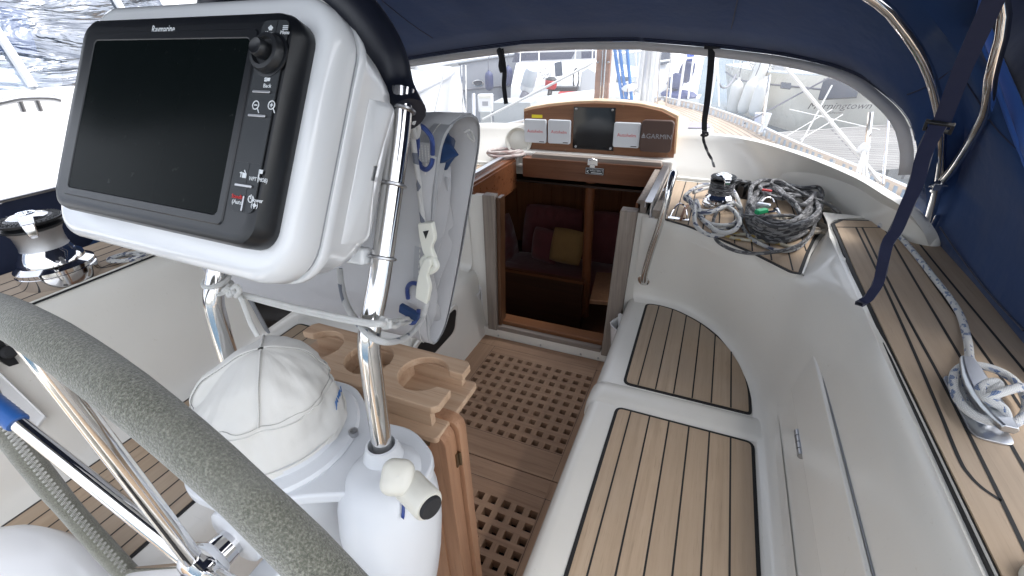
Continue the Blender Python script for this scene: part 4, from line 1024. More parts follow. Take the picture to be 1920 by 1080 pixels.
# the instrument itself
bw, bh = .366, .2425
podloft('bezel', 'bezel', [(.1795, .1205, bw-.004, bh-.004, .022, -.032), (.1795, .1205, bw, bh, .024, -.026), (.1795, .1205, bw, bh, .024, -.010), (.1795, .1205, bw-.006, bh-.006, .023, -.002), (.1795, .1205, bw-.016, bh-.016, .02, .0008), (.1795, .1205, bw-.03, bh-.03, .016, .0008)], smooth=35)
bez = [o for o in pod.children if o.name.startswith('bezel')][0]
s0 = [spuv(*q) for q in ((178, 82), (470, 68), (412, 402), (133, 352))]
su0 = (s0[0][0]+s0[3][0])/2; su1 = (s0[1][0]+s0[2][0])/2; sv0 = (s0[0][1]+s0[1][1])/2; sv1 = (s0[2][1]+s0[3][1])/2
def lay(name, mat, u0, v0, u1, v1, w0, w1, parent=bez, r_=.002, bevel=0):
    mb = MB(); mb.prism(rrect(u1-u0, v1-v0, min(r_, (v1-v0)*.49, (u1-u0)*.49), 3), pp((u0+u1)/2, (v0+v1)/2, w0), PEX, PED, PN*(w1-w0)); return mb.build(name, mat, parent, smooth=30, bevel=bevel)
# sloping frame down to the glass
mb = MB(); W_, H_ = su1-su0, sv1-sv0; sc_ = ((su0+su1)/2, (sv0+sv1)/2)
mb.grid([[pp(sc_[0]+p[0], sc_[1]+p[1], w_) for p in rrect(W_+2*g_, H_+2*g_, .006, 3)] for g_, w_ in ((.010, .0010), (.009, .0022), (.001, .0022), (0, .0012))], False, True); mb.build('screen_surround', 'bezel', bez, smooth=30)
lay('screen', 'screen', su0, sv0, su1, sv1, .0008, .0014, r_=.004)
# key column
k0 = spuv(520, 60); k1 = spuv(487, 400)
ku1 = .3575; ku0 = max(su1+.008, spuv(449, 305)[0]-.002)
kv = [.016, .090, .1095, .134, .178, .2005, .2225]
kp = [spuv(*q)[1] for q in ((505, 48), (500, 175), (492, 220), (475, 306), (462, 350), (455, 398))]
lay('key_pad', 'keys', ku0, kp[0]-.004, ku1, kp[5], .0008, .0020, r_=.006)
for v_ in kp[1:5]: lay('key_gap', 'black', ku0, v_-.0005, ku1, v_+.0005, .0019, .0023, r_=.0002)
um = (ku0+ku1)/2; uA = spuv(521, 58)[0]; uB = spuv(467, 330)[0]; uC = spuv(462, 375)[0]
for uu, a, b in ((uA, kp[0]-.004, kp[0]+.016), (uB, kp[3], kp[4]), (uC, kp[4], kp[5])): lay('key_gap', 'black', uu-.0005, a, uu+.0005, b, .0019, .0023, r_=.0002)
for v_ in (kp[1], kp[2], kp[4]): lay('key_bar', 'dullsteel', um-.012, v_-.0016, um+.012, v_+.0012, .0020, .0040, r_=.001, bevel=.0006)
lay('key_bar', 'dullsteel', uC-.001, kp[4]+.010, uC+.001, kp[5]-.001, .0020, .0036, r_=.0008)
# rotary knob with joystick
kc = sp(510, 105); 
mb = MB(); mb.lathe([(.0195, .0), (.0195, .008), (.018, .011), (.014, .0115), (.0125, .008)], kc, PN, 36); mb.build('knob', 'black', bez)
mb = MB(); mb.lathe([(.0225, .001), (.0225, .0026), (.0205, .0030)], kc, PN, 36); mb.build('knob_ring', 'bezel', bez)
mb = MB(); mb.lathe([(.0085, .006), (.0090, .014), (.0086, .0185), (.0076, .0198), (.0065, .0188), (.0001, .0184)], kc, PN, 28); mb.build('joystick', 'black', bez)
# legends
def legend(body, px, py, size, mat='ink', w=.0024, sq=1.): text('legend', body, size, sp(px, py, w), PEX, -PED, mat, bez, depth=.0002, squash=sq)
legend('Raymarine', 306, 55, .0125, sq=.78, w=.0014)
bpy.data.objects['legend'].name = 'lettering'
legend('Back', 501, 161, .0058); legend('Menu', 534, 61, .0055); legend('Home', 506, 62, .0052)
legend('WPT (MOB)', 484, 337, .0058, sq=.85); legend('(Auto)', 446, 379, .0064); legend('Power', 482, 376, .0060); legend('Standby', 446, 369, .0058, 'redink'); legend('(   )', 477, 385, .0066)
def mark(parts, w=.0023):
    """icon from little bars: (px, py, half u, half v, turn)"""
    mb = MB()
    for px, py, hu, hv, a in parts:
        e1 = PEX*math.cos(a)+PED*math.sin(a); e2 = PED*math.cos(a)-PEX*math.sin(a); mb.obox(sp(px, py, w), e1*hu, e2*hv, PN*.0002)
    mb.build('icon', 'ink', bez, smooth=0)
mark([(502, 149, .0030, .0016, 0), (498.5, 149, .0022, .0010, .8), (498.5, 149, .0022, .0010, -.8)])
mark([(507.5, 54, .0020, .0016, 0), (506, 50.5, .0022, .0008, -.7), (509.5, 50.5, .0022, .0008, .7), (507.5, 51.5, .0014, .0014, .78)])
mark([(535.5, 48.5, .0034, .0004, 0), (535, 51.8, .0034, .0004, 0), (534.5, 55, .0034, .0004, 0)])
mark([(458, 329, .0028, .0025, 0), (453.5, 324, .0028, .0005, 0), (452, 327, .0005, .0028, 0), (459.5, 321.5, .0018, .0006, .8)])
mark([(489, 322, .0026, .0020, 0), (485.5, 327, .0006, .0042, 0)])
def ringmark(px, py, r_, w=.0024, a0=0, a1=360, th=.0006):
    mb = MB(); c_ = sp(px, py, w); n_ = 24; cl = a1-a0 == 360
    mb.tube([c_+PEX*r_*math.cos(rad(a0+(a1-a0)*i/n_))+PED*r_*math.sin(rad(a0+(a1-a0)*i/n_)) for i in range(n_ if cl else n_+1)], th, 5, closed=cl); mb.build('icon', 'ink', bez)
for px, plus in ((479.5, 0), (509, 1)):
    ringmark(px, 197, .0042); mark([(px, 197, .0022, .0005, 0), (px+4.3, 207, .0005, .0030, -.6)]+([(px, 197, .0005, .0022, 0)] if plus else []))
ringmark(470.5, 373, .0034, a0=-60, a1=240); mark([(470.5, 369, .0005, .0022, 0)])
ringmark(477, 385, .0014); mark([(477, 385, .0040, .0003, 0), (477, 385, .0003, .0034, 0)])

# ================================================================ things round the pedestal
# ---- teak drinks holder
ch = thing('drinks_holder', 'pale teak drinks holder with three round cut outs behind the pedestal', 'drinks holder', (-.64, .625, .88))
zt = .95; xr = S(858, 715, z=zt).x; xl = -.885; yf = .545; yb = .705; ym = .632; hr_ = .056; gap = .026
def arcpts(cx, cy, r_, a0, a1, n=14): return [(cx+r_*math.cos(rad(a0+(a1-a0)*i/n)), cy+r_*math.sin(rad(a0+(a1-a0)*i/n))) for i in range(n+1)]
ga = math.degrees(math.asin(gap/hr_))
hx = xr-.085; hx2 = xl+.085; hm = (hx+hx2)/2
def half(up):
    """top board split along its middle so the cut-outs stay open"""
    s_ = 1 if up else -1; ye = yb if up else yf
    pts = [(xr, ym+s_*gap)]+[(hx+hr_*math.cos(rad(s_*a)), ym+s_*abs(hr_*math.sin(rad(a)))) for a in [ga+(180-ga)*i/14 for i in range(15)]]
    pts += [(hm+hr_*math.cos(rad(a)), ym+s_*hr_*math.sin(rad(a))) for a in [180*i/14 for i in range(15)]]
    pts += [(hx2+hr_*math.cos(rad(a)), ym+s_*hr_*math.sin(rad(a))) for a in [(180-ga)*i/14 for i in range(15)]]
    pts += [(xl, ym+s_*gap)]+[(xl, ye-s_*.012), (xl+.012, ye), (xr-.012, ye), (xr, ye-s_*.012)]
    return pts
for up in (1, 0):
    mb = MB(); sheet(mb, half(up), zt-.019, zt); mb.build('top_board', 'teakx', ch, bevel=.003)
mb = MB(); sheet(mb, round_poly([(xl-.015, yf-.02), (xr+.006, yf-.02), (xr+.006, yb+.004), (xl-.015, yb+.004)], .012), zt-.078, zt-.062); mb.build('bottom_board', 'teakx', ch, bevel=.003)
mb = MB(); mb.box((xl+.012, yf+.006, zt-.062), (xr-.02, yf+.022, zt-.0192)); mb.build('side_board', 'teakx', ch, bevel=.0015)
mb = MB(); mb.box((xl+.012, yb-.022, zt-.062), (xr-.02, yb-.006, zt-.0192)); mb.build('side_board', 'teakx', ch, bevel=.0015)
for x in ((hx+hm)/2, (hx2+hm)/2):
    mb = MB(); mb.box((x-.01, yf+.0225, zt-.0618), (x+.01, yb-.0225, zt-.0195)); mb.build('divider', 'teakx', ch, smooth=0)
# ---- folded cockpit table
ft = thing('folding_table', 'varnished teak cockpit table folded flat and upright between pedestal and grating', 'table', (-.55, .56, 0))
def leafboard(x0, x1, y0, y1, z1, z0=.02, r_=.035):
    mb = MB(); o_ = round_poly([(x0, z0), (x1, z0), (x1, z1), (x0, z1)], [.003, .003, r_, r_]); mb.prism(o_, (0, y0, 0), (1, 0, 0), (0, 0, 1), (0, y1-y0, 0)); return mb
TX = S(862, 835, y=.575).x
TZ = S(845, 805, y=.56).z
leafboard(-.86, TX-.008, .535, .575, TZ).build('leaf', 'leaf', ft, bevel=.005)
leafboard(-.86, TX+.002, .577, .606, TZ+.004).build('leaf', 'leaf', ft, bevel=.005)
mb = MB(); mb.box((-.86, .531, .1), (TX-.05, .5352, TZ-.022)); mb.build('leaf_rebate', 'leaf', ft, smooth=0)
mb = MB(); lp_ = S(790, 826, y=.529); mb.obox(lp_, (.020, 0, 0), (0, .002, 0), (0, 0, .008)); mb.build('lock_plate', 'brass', ft, bevel=.001)
mb = MB(); hg = S(857, 873, x=TX); mb.obox((TX-.0065, .576, hg.z), (.0022, 0, 0), (0, .012, 0), (0, 0, .020)); mb.tube([(TX-.003, .576, hg.z-.02), (TX-.003, .576, hg.z+.02)], .0035, 8); mb.build('hinge', 'brass', ft, smooth=30)

# ---- canvas bag behind the guard
bagT = thing('canvas_bag', 'folded silver grey canvas panel with navy loops hung behind the pedestal guard', 'canvas bag', (-.8, .72, .97))
sec = [(.672, 1.055), (.661, 1.12), (.657, 1.25), (.660, 1.40), (.672, 1.447), (.705, 1.468), (.755, 1.472), (.80, 1.455), (.817, 1.41), (.812, 1.33), (.800, 1.2), (.785, 1.1), (.765, 1.01), (.740, .975), (.712, .972), (.688, .995), (.676, 1.03)]
def bag_x(y, z): return -.515+(z-1.0)*.215
SEC = spline([(0, y, z) for y, z in sec], 4, closed=True)
mb = MB(); rows = []
for p in SEC:
    xr_ = bag_x(p.y, p.z); row = []
    for k in range(13):
        f_ = k/12; row.append(V((-1.22+(xr_+1.22)*f_, p.y+.004*math.sin(f_*9+p.z*7)*(1 if p.y < .7 else 1.6)+.009*mnoise.noise(V((f_*7, p.z*7, 3 if p.y < .72 else 9))), p.z+(.004*math.sin(f_*12+p.y*20) if p.z > 1.44 else 0))))
    rows.append(row)
mb.grid(rows, True); mb.build('wrap', 'bag', bagT, smooth=80, solid=.004)
ring = [V((bag_x(p.y, p.z)+.001, p.y, p.z)) for p in SEC]
mb = MB(); mb.grid([[p+V((-.032, -.0025 if p.y < .7 else .0025, .0025 if p.z > 1.44 else 0)), p+V((.002, -.0025 if p.y < .7 else .0025, .0025 if p.z > 1.44 else 0)), p+V((.003, .004 if p.y < .7 else -.004, 0))] for p in ring], True); mb.build('edge_tape', 'bagedge', bagT, smooth=60)
mb = MB()
for i in range(len(ring)*3):
    k = i/3; a = ring[int(k) % len(ring)]; b = ring[(int(k)+1) % len(ring)]; p = a.lerp(b, k % 1); q = a.lerp(b, k % 1+.18); o_ = V((-.018, -.0055 if p.y < .7 else .0055, .003 if p.z > 1.44 else 0)); mb.tube([p+o_, q+o_], .0009, 4)
mb.build('stitching', 'stitch', bagT)
for yy, nm in ((.700, 0), (.735, 1), (.772, 2)):
    mb = MB(); rows = []
    for k in range(9):
        z = 1.0+(.40-.02*nm)*k/8; xx = bag_x(0, z)-.012-.006*nm+.004*math.sin(k*1.4+nm)
        rows.append([V((-1.18, yy, z)), V((-.8, yy+.004, z)), V((xx-.06, yy+.012*math.sin(k*.6+nm*2), z)), V((xx, yy+.028*math.sin(k*.9+nm*1.7), z))])
    mb.grid(rows); mb.build('inner_fold', 'bag', bagT, smooth=80, solid=.004)
bx = bag_x(0, 1.43)
mb = MB(); rows = []
for i in range(15):
    t = i/14; rr = .040*(1-t**6)*(.8+.2*math.sin(i*1.3)); c_ = V((bx-.13+.125*t, .752+.012*math.sin(t*5), 1.424-.018*t)); row = []
    for j in range(30):
        a = 2*math.pi*j/30; d_ = V((0, math.cos(a), .8*math.sin(a))); k = 1+.9*mnoise.noise(V((i*.45, math.cos(a)*1.6, math.sin(a)*1.6))); row.append(c_+d_*rr*k)
    rows.append(row)
mb.grid(rows, False, True); mb.build('navy_bundle', 'canvas', bagT, smooth=80)
mb = MB(); c_ = V((bx+.004, .75, 1.445)); mb.tube(spline([c_, c_+V((.006, .012, .002)), c_+V((.004, .03, -.018)), c_+V((.002, .028, -.022)), c_+V((.002, .006, -.004))], 4), .002, 5); mb.build('drawstring', 'rplain', bagT)
# webbing tabs and navy cord loops
def tabs(c_, dirv, w_, h_, mat='bagedge'):
    mb = MB(); d_ = V(dirv).normalized(); e = d_.cross(V((0, 1, 0))).normalized(); mb.obox(c_, e*w_/2, V((0, .003, 0)), d_*h_/2); o = mb.build('webbing_tab', mat, bagT, bevel=.001)
    mb = MB()
    for k in (-.34, -.12, .12, .34):
        for j in range(7): p = V(c_)+e*w_*k+d_*h_*(-.42+.84*j/7)+V((0, -.0034, 0)); mb.tube([p, p+d_*h_*.07], .0007, 4)
    mb.build('stitching', 'stitch', o); return o
yb_ = .648
t1 = S(797, 286, y=yb_); tabs(t1, (.05, 0, 1), .026, .034)
t2 = S(773, 556, y=yb_+.012); tabs(t2, (.05, 0, 1), .022, .036)
cL = lambda pts: spline(pts, 6)
mb = MB(); mb.tube(cL([S(783, 300, y=yb_), S(783, 268, y=yb_-.004), S(781, 248, y=yb_-.01), S(787, 236, y=yb_-.012), S(800, 245, y=yb_-.01), S(810, 262, y=yb_-.004), S(811, 290, y=yb_)]), .0042, 8); mb.tube(cL([S(786, 300, y=yb_), S(789, 312, y=yb_-.006), S(799, 318, y=yb_-.008), S(808, 310, y=yb_-.006), S(811, 298, y=yb_)]), .0042, 8); mb.build('cord_loop', 'bluecord', bagT)
mb = MB(); mb.tube(cL([S(765, 560, y=yb_), S(764, 540, y=yb_), S(772, 531, y=yb_-.004), S(784, 534, y=yb_-.004), S(786, 548, y=yb_)]), .0045, 8); mb.tube(cL([S(766, 590, y=yb_), S(762, 600, y=yb_-.012), S(772, 606, y=yb_-.016), S(782, 600, y=yb_-.014), S(785, 580, y=yb_-.006)]), .0045, 8); mb.build('cord_loop', 'bluecord', bagT)
mb = MB(); q_ = S(768, 586, y=yb_-.012); mb.obox(q_, (.022, 0, -.008), (0, .006, 0), (.003, 0, .010)); mb.build('navy_toggle', 'canvas', bagT, bevel=.003)

# ---- cords and hooks
def rope(name, label, pts, r_, mat, cat='rope', n=7, seg=8, group=None, parent=None):
    mb = MB(); mb.tube(spline(pts, n), r_, seg); o = mb.build(name, mat, parent, smooth=80)
    return o if parent else tag(o, label, cat, group)
def knot(c_, s_, r_, mat, parent, seed=0):
    rn = random.Random(seed); pts = []
    for i in range(9):
        a = i*2.4+seed; pts.append(V(c_)+V((math.cos(a)*s_, math.sin(a*1.3)*s_*.6, math.sin(a)*s_*.8)))
    mb = MB(); mb.tube(spline(pts, 5), r_, 7); return mb.build('knot', mat, parent)
hl = thing('hook_line', 'white flecked cord from the pod top ending in a white nylon hook', 'cord', S(800, 420, y=.63))
rope('cord', '', [S(742, 180, y=.575), S(752, 196, y=.585), S(765, 215, y=.60), S(772, 245, y=.625), S(778, 290, y=.635), S(785, 340, y=.635), S(789, 380, y=.635), S(795, 428, y=.632)], .0050, 'bungee', parent=hl)
rope('cord', '', [S(748, 178, y=.58), S(766, 205, y=.598), S(778, 222, y=.61), S(784, 240, y=.625), S(779, 256, y=.628), S(771, 228, y=.605), S(760, 204, y=.59)], .0050, 'bungee', parent=hl)
knot(S(772, 218, y=.600), .010, .0050, 'bungee', hl, 1)
def hook(parent, a, b, w_, flip, y, eye=True):
    """flat plastic hook between two photo spots"""
    A_, B_ = S(*a, y=y), S(*b, y=y); d_ = (B_-A_); L_ = d_.length; d_.normalize(); e = V((0, -1, 0)).cross(d_).normalized()*flip
    mb = MB(); out = [(-w_*.45, 0), (w_*.45, 0), (w_*.6, L_*.35), (w_*.62, L_*.75), (w_*.40, L_), (w_*.05, L_*1.02), (-.1*w_, L_*.9), (w_*.05, L_*.62), (-w_*.40, L_*.42)]
    o_ = round_poly(out, [.004, .004, .012, .012, .008, .004, .004, .01, .012], 4); mb.prism(o_, A_-V((0, .006, 0)), e, d_, (0, .012, 0)); mb.build('hook', 'hook', parent, bevel=.003, seg=3)
    if eye:
        mb = MB(); c_ = A_+d_*L_*.26; mb.prism([(-.006, -.007), (.007, -.005), (.005, .009)], c_-V((0, .0068, 0)), e, d_, (0, .001, 0)); mb.build('hook_eye', 'caulk', parent, smooth=0)
hook(hl, (799, 416), (818, 492), .034, -1, .632)
mb = MB(); mb.tube(cL([S(806, 480, y=.632), S(794, 488, y=.63), S(796, 503, y=.628), S(808, 508, y=.626), S(818, 498, y=.626), S(812, 484, y=.63)]), .0068, 8); mb.build('hook_ring', 'hook', hl)
bl = thing('shock_cord', 'white flecked shock cord looping below the pod to a white nylon hook', 'cord', S(800, 560, y=.62))
hook(bl, (792, 563), (811, 486), .030, 1, .622, eye=False)
rope('cord', '', [S(637, 505, y=.50), S(640, 535, y=.48), S(650, 572, y=.45), S(672, 606, y=.42), S(700, 634, y=.395), S(735, 641, y=.42), S(768, 628, y=.52), S(790, 600, y=.60), S(799, 572, y=.62), S(800, 556, y=.622)], .0052, 'bungee', parent=bl, n=10)
ll = thing('lashing_line', 'thin white line tied between both guard tubes and the canvas loop', 'cord', S(430, 546, y=.40))
mb = MB()
for dz, dy in ((-.006, 0), (.010, .0)):
    c_ = V((-.757, .432, 1.228+dz)); mb.tube([c_+V((.0205*math.cos(a), .0205*math.sin(a), .003*math.sin(a))) for a in [2*math.pi*i/20 for i in range(20)]], .0042, 7, closed=True)
mb.build('turns', 'rplain', ll)
knot(S(432, 546, y=.398), .010, .0042, 'rplain', ll, 2)
for k, dy in ((0, 0), (1, 7)):
    rope('cord', '', [S(436, 546+dy*.5, y=.40), S(520, 568+dy*.7, y=.40), S(600, 586+dy*.8, y=.40), S(680, 602+dy*.7, y=.392), S(712, 606+dy*.4, y=.394), S(724, 604+dy*.5, y=.41)], .0036, 'rplain', parent=ll)
knot(S(722, 606, y=.41), .009, .0042, 'rplain', ll, 5)
rope('cord', '', [S(724, 604, y=.41), S(745, 601, y=.50), S(764, 597, y=.62), S(771, 602, y=.634), S(760, 606, y=.60), S(735, 609, y=.47), S(724, 608, y=.415)], .0040, 'rplain', parent=ll)
rope('cord', '', [S(728, 608, y=.41), S(740, 612, y=.44), S(748, 607, y=.46)], .0042, 'rplain', parent=ll)
rope('cord', '', [S(440, 548, y=.395), S(452, 560, y=.39), S(462, 585, y=.385), S(470, 606, y=.385), S(483, 630, y=.383)], .0040, 'rplain', parent=ll)
rope('cord', '', [S(436, 541, y=.39), S(444, 537, y=.39), S(449, 546, y=.388), S(443, 556, y=.388)], .0040, 'rplain', parent=ll)

# ================================================================ winches
def winch(name, label, base, rb, rd, rt, h, face, parts_mat='chrome'):
    r_ = thing(name, label, 'winch', base); B_ = V(base)
    mb = MB(); mb.lathe([(rb, 0), (rb+.001, .003), (rb+.001, h*.17), (rb-.002, h*.18), (rb-.002, h*.195), (rb, h*.20), (rb, h*.235), (rb-.006, h*.255), (rb-.018, h*.29), (rd+.022, h*.36), (rd+.010, h*.43), (rd+.002, h*.50)], B_, (0, 0, 1), 48); mb.build('base_skirt', 'chrome', r_)
    mb = MB(); prof_ = [(rd+.002, h*.50), (rd, h*.52), (rd-.001, h*.60), (rd+.001, h*.70), (rd+.007, h*.76), (rd+.010, h*.78)]; rows = []
    for k, (q, z) in enumerate(prof_):
        rows.append([B_+V(((q+(.0008 if (j+k) % 2 else 0))*math.cos(2*math.pi*j/96), (q+(.0008 if (j+k) % 2 else 0))*math.sin(2*math.pi*j/96), z)) for j in range(96)])
    mb.grid(rows, False, True); mb.build('drum', 'knurl', r_, smooth=40)
    mb = MB(); mb.lathe([(rd, h*.78), (rt-.006, h*.785), (rt, h*.80), (rt, h*.825), (rt-.018, h*.845), (rt-.020, h*.86), (rt, h*.88), (rt+.001, h*.91), (rt-.006, h*.925), (.0, h*.93)], B_, (0, 0, 1), 48, cap=False); mb.build('self_tailer', 'black', r_, smooth=35)
    mb = MB()
    for j in range(40):
        a = 2*math.pi*j/40; d_ = V((math.cos(a), math.sin(a), 0)); mb.obox(B_+d_*(rt-.012)+V((0, 0, h*.9265)), d_*.009, V((-d_.y, d_.x, 0))*.0012, V((0, 0, .0015)))
    mb.build('jaw_ribs', 'black', r_, smooth=0)
    mb = MB(); mb.lathe([(rt*.62, h*.925), (rt*.62, h*.945), (rt*.5, h*.975), (rt*.3, h*.99), (rt*.29, h*1.0), (rt*.20, h*1.0), (rt*.19, h*.975), (.0, h*.975)], B_, (0, 0, 1), 32, cap=False); mb.build('cap', 'chrome', r_)
    f_ = V((math.cos(face), math.sin(face), 0)); s_ = V((-f_.y, f_.x, 0)); mb = MB()
    prof2 = [(rt*.35, h*.985, .016), (rt*.85, h*.965, .017), (rt*1.08, h*.93, .016), (rt*1.16, h*.86, .014), (rt*1.14, h*.78, .012), (rt*1.02, h*.735, .010)]
    mb.grid([[B_+f_*(q+o_)+s_*w_*sg+V((0, 0, z)) for o_, sg in ((0, -1), (.006, -.8), (.006, .8), (0, 1), (-.007, .8), (-.007, -.8))] for q, z, w_ in prof2], False, True)
    mb.build('feeder_arm', 'chrome', r_, bevel=.0015)
    return r_
pw = S(118, 520, z=.948)
winch('winch', 'large chrome self tailing winch on the port coaming below the chart plotter', pw, .100, .058, .078, .222, math.radians(-24))
sw = S(1345, 392, z=.872)
winch('winch', 'smaller chrome winch wrapped in charcoal rope on the starboard ledge', sw, .070, .040, .053, .165, math.radians(-75))
# rope on the port coaming
def coil(name, label, c_, a, b, turns, r_, mat, seed, dz=.004, jit=.2, rot=0., tail=None, cat='rope', n=12, tilt=(0, 0), parent=None, drift=(0, 0)):
    rn = random.Random(seed); pts = []; c_ = V(c_)
    for t in range(turns):
        ja, jb, ox, oy, jr = rn.uniform(1-jit, 1+jit*.4), rn.uniform(1-jit, 1+jit*.4), rn.uniform(-1, 1)*a*jit*.6, rn.uniform(-1, 1)*b*jit*.6, rn.uniform(-.35, .35)
        for k in range(n):
            al = 2*math.pi*k/n; x, y = a*ja*math.cos(al), b*jb*math.sin(al); cr_, sr_ = math.cos(rot+jr), math.sin(rot+jr)
            X, Y = x*cr_-y*sr_+ox, x*sr_+y*cr_+oy
            f_ = (t+k/n)
            pts.append(c_+V((X+drift[0]*f_/turns, Y+drift[1]*f_/turns, dz*f_+r_+rn.uniform(0, .4)*r_+tilt[0]*X+tilt[1]*Y)))
    if tail: pts += [V(p) for p in tail]
    mb = MB(); mb.tube(spline(pts, 4), r_, 7); o = mb.build(name, mat, parent, smooth=80)
    return o if parent else tag(o, label, cat)
coil('rope_coil', 'small loop of white navy flecked rope on the port coaming teak', S(245, 487, z=.95), .055, .035, 3, .006, 'rwhite', 4, .003, .25, .6)
# rope wound on the starboard winch drum
mb = MB(); pts = [V(sw)+V(((.0465+.0007*math.sin(i))*math.cos(i*.42), (.0465+.0007*math.sin(i))*math.sin(i*.42), .072+.0102*(i*.42/(2*math.pi)))) for i in range(int(5.6*2*math.pi/.42))]
pts = [V(sw)+V((-.01, -.09, .02)), V(sw)+V((.03, -.075, .045))]+pts
mb.tube(pts, .0062, 8); tag(mb.build('winch_turns', 'rgrey', None, smooth=80), 'charcoal flecked rope wound in turns on the starboard winch drum', 'rope')
# white flecked coil draped round the winch foot
wl = V(sw); wlx = wl+V((-.01, -.05, .0))
mb = MB(); rn = random.Random(21); pts = []
loops = [[(1302, 360), (1330, 352), (1372, 352), (1385, 385), (1384, 412), (1355, 432), (1318, 415), (1298, 385)], [(1285, 372), (1310, 347), (1352, 345), (1378, 360), (1390, 398), (1378, 428), (1340, 440), (1306, 418)], [(1306, 375), (1318, 410), (1345, 425), (1380, 420), (1388, 400), (1372, 378), (1345, 392), (1310, 392)], [(1292, 368), (1303, 400), (1340, 430), (1375, 434), (1387, 412), (1360, 388), (1330, 402), (1298, 392)]]
for k, lp in enumerate(loops):
    for i, (px, py) in enumerate(lp):
        zz = .876+.012*k+.010*math.sin(i*.9+k)+(.03 if py < 380 else .004); pts.append(S(px+rn.uniform(-3, 3), py+rn.uniform(-3, 3), z=zz+.008))
mb.tube(spline(pts, 6), .0085, 8); tag(mb.build('rope_coil', 'rwhite', None, smooth=80), 'white rope with navy flecks looped round the foot of the rope-wrapped winch', 'rope')
# charcoal coil
mb = MB(); rn = random.Random(8); pts = []
cc = S(1475, 400, z=.90)
for t in range(13):
    f_ = t/12.; px0, py0 = 1470+rn.uniform(-8, 8), 398-f_*14+rn.uniform(-5, 5); a_, b_ = 72-18*f_+rn.uniform(-9, 9), 47-12*f_+rn.uniform(-6, 6); ro = rn.uniform(-.25, .12)
    for k in range(11):
        al = 2*math.pi*k/11+t*.05; x, y = a_*math.cos(al), b_*math.sin(al)
        X, Y = x*math.cos(ro)-y*math.sin(ro), x*math.sin(ro)+y*math.cos(ro)
        pts.append(S(px0+X, py0+Y, z=.884+.0055*t+.010*(1+math.sin(al*2+t))*.5*(1 if t > 2 else .3)))
mb.tube(spline(pts, 5), .0092, 8); tag(mb.build('rope_coil', 'rgrey', None, smooth=80), 'big heaped coil of charcoal flecked rope on the starboard ledge teak', 'rope')
# loose bights on top of it
mb = MB(); rn = random.Random(9); pts = []
bights = [(1405, 385), (1410, 350), (1432, 338), (1460, 342), (1500, 352), (1535, 352), (1540, 372), (1510, 365), (1470, 372), (1440, 365), (1425, 350), (1455, 350), (1480, 375), (1500, 395), (1480, 372), (1452, 352), (1500, 385), (1530, 362), (1505, 402), (1490, 380), (1470, 365), (1520, 372), (1535, 395), (1500, 420), (1450, 425), (1415, 410)]
for i, (px, py) in enumerate(bights): pts.append(S(px, py, z=.955+.016*math.sin(i*1.7)+.001*i))
mb.tube(spline(pts, 7), .0092, 8); tag(mb.build('rope_bight', 'rgrey', None, smooth=80), 'loose charcoal rope bights crossing on top of the heaped coil', 'rope')
rope('dark_rope', 'dark flecked rope looped forward of the ledge edge below the rope heap', [S(1346, 392, z=.93), S(1338, 412, z=.905), S(1337, 432, z=.885), S(1345, 452, z=.884), S(1372, 468, z=.886), S(1405, 475, z=.89), S(1440, 474, z=.895), S(1475, 468, z=.90), S(1500, 458, z=.902), S(1520, 440, z=.905), S(1528, 420, z=.91)], .0066, 'rdark')
rope('dark_rope', 'dark flecked rope lying over the top of the heap towards the hood', [S(1446, 345, z=.985), S(1450, 338, z=.995), S(1465, 340, z=.99), S(1485, 352, z=.985), S(1520, 370, z=.975), S(1550, 382, z=.965), S(1572, 398, z=.94), S(1580, 408, z=.90)], .0066, 'rdark')
rope('dark_rope', 'dark flecked rope bar lying across the shackle side of the charcoal coil', [S(1390, 404, z=.955), S(1420, 406, z=.965), S(1450, 405, z=.968), S(1480, 404, z=.965), S(1500, 410, z=.955)], .0066, 'rdark')
coil('rope_heap', 'cream rope heap half hidden behind the charcoal coil', S(1550, 392, z=.88), .095, .06, 7, .0072, 'rcream', 14, .0045, .45, .3)
coil('rope_heap', 'cream rope turns beneath the charcoal coil at its right side', S(1515, 430, z=.872), .10, .055, 4, .0070, 'rcream', 15, .004, .4, -.5)
rope('yellow_rope', 'cream rope with yellow tracer lying under the front of the coils', [S(1340, 425, z=.876), S(1352, 438, z=.876), S(1375, 446, z=.878), S(1402, 450, z=.878), S(1430, 452, z=.878), S(1458, 456, z=.878), S(1480, 462, z=.878), S(1500, 460, z=.88)], .0066, 'ryellow')
rope('yellow_rope', 'cream yellow traced rope tail beside the winch foot loops', [S(1360, 432, z=.877), S(1378, 438, z=.877), S(1400, 440, z=.879), S(1420, 446, z=.879)], .0066, 'ryellow')
rope('flecked_rope', 'white rope with navy flecks curving along the front of the charcoal coil', [S(1386, 408, z=.885), S(1394, 428, z=.88), S(1408, 447, z=.88), S(1435, 462, z=.88), S(1460, 470, z=.88), S(1485, 469, z=.882), S(1505, 458, z=.885), S(1522, 438, z=.89)], .0072, 'rwhite')
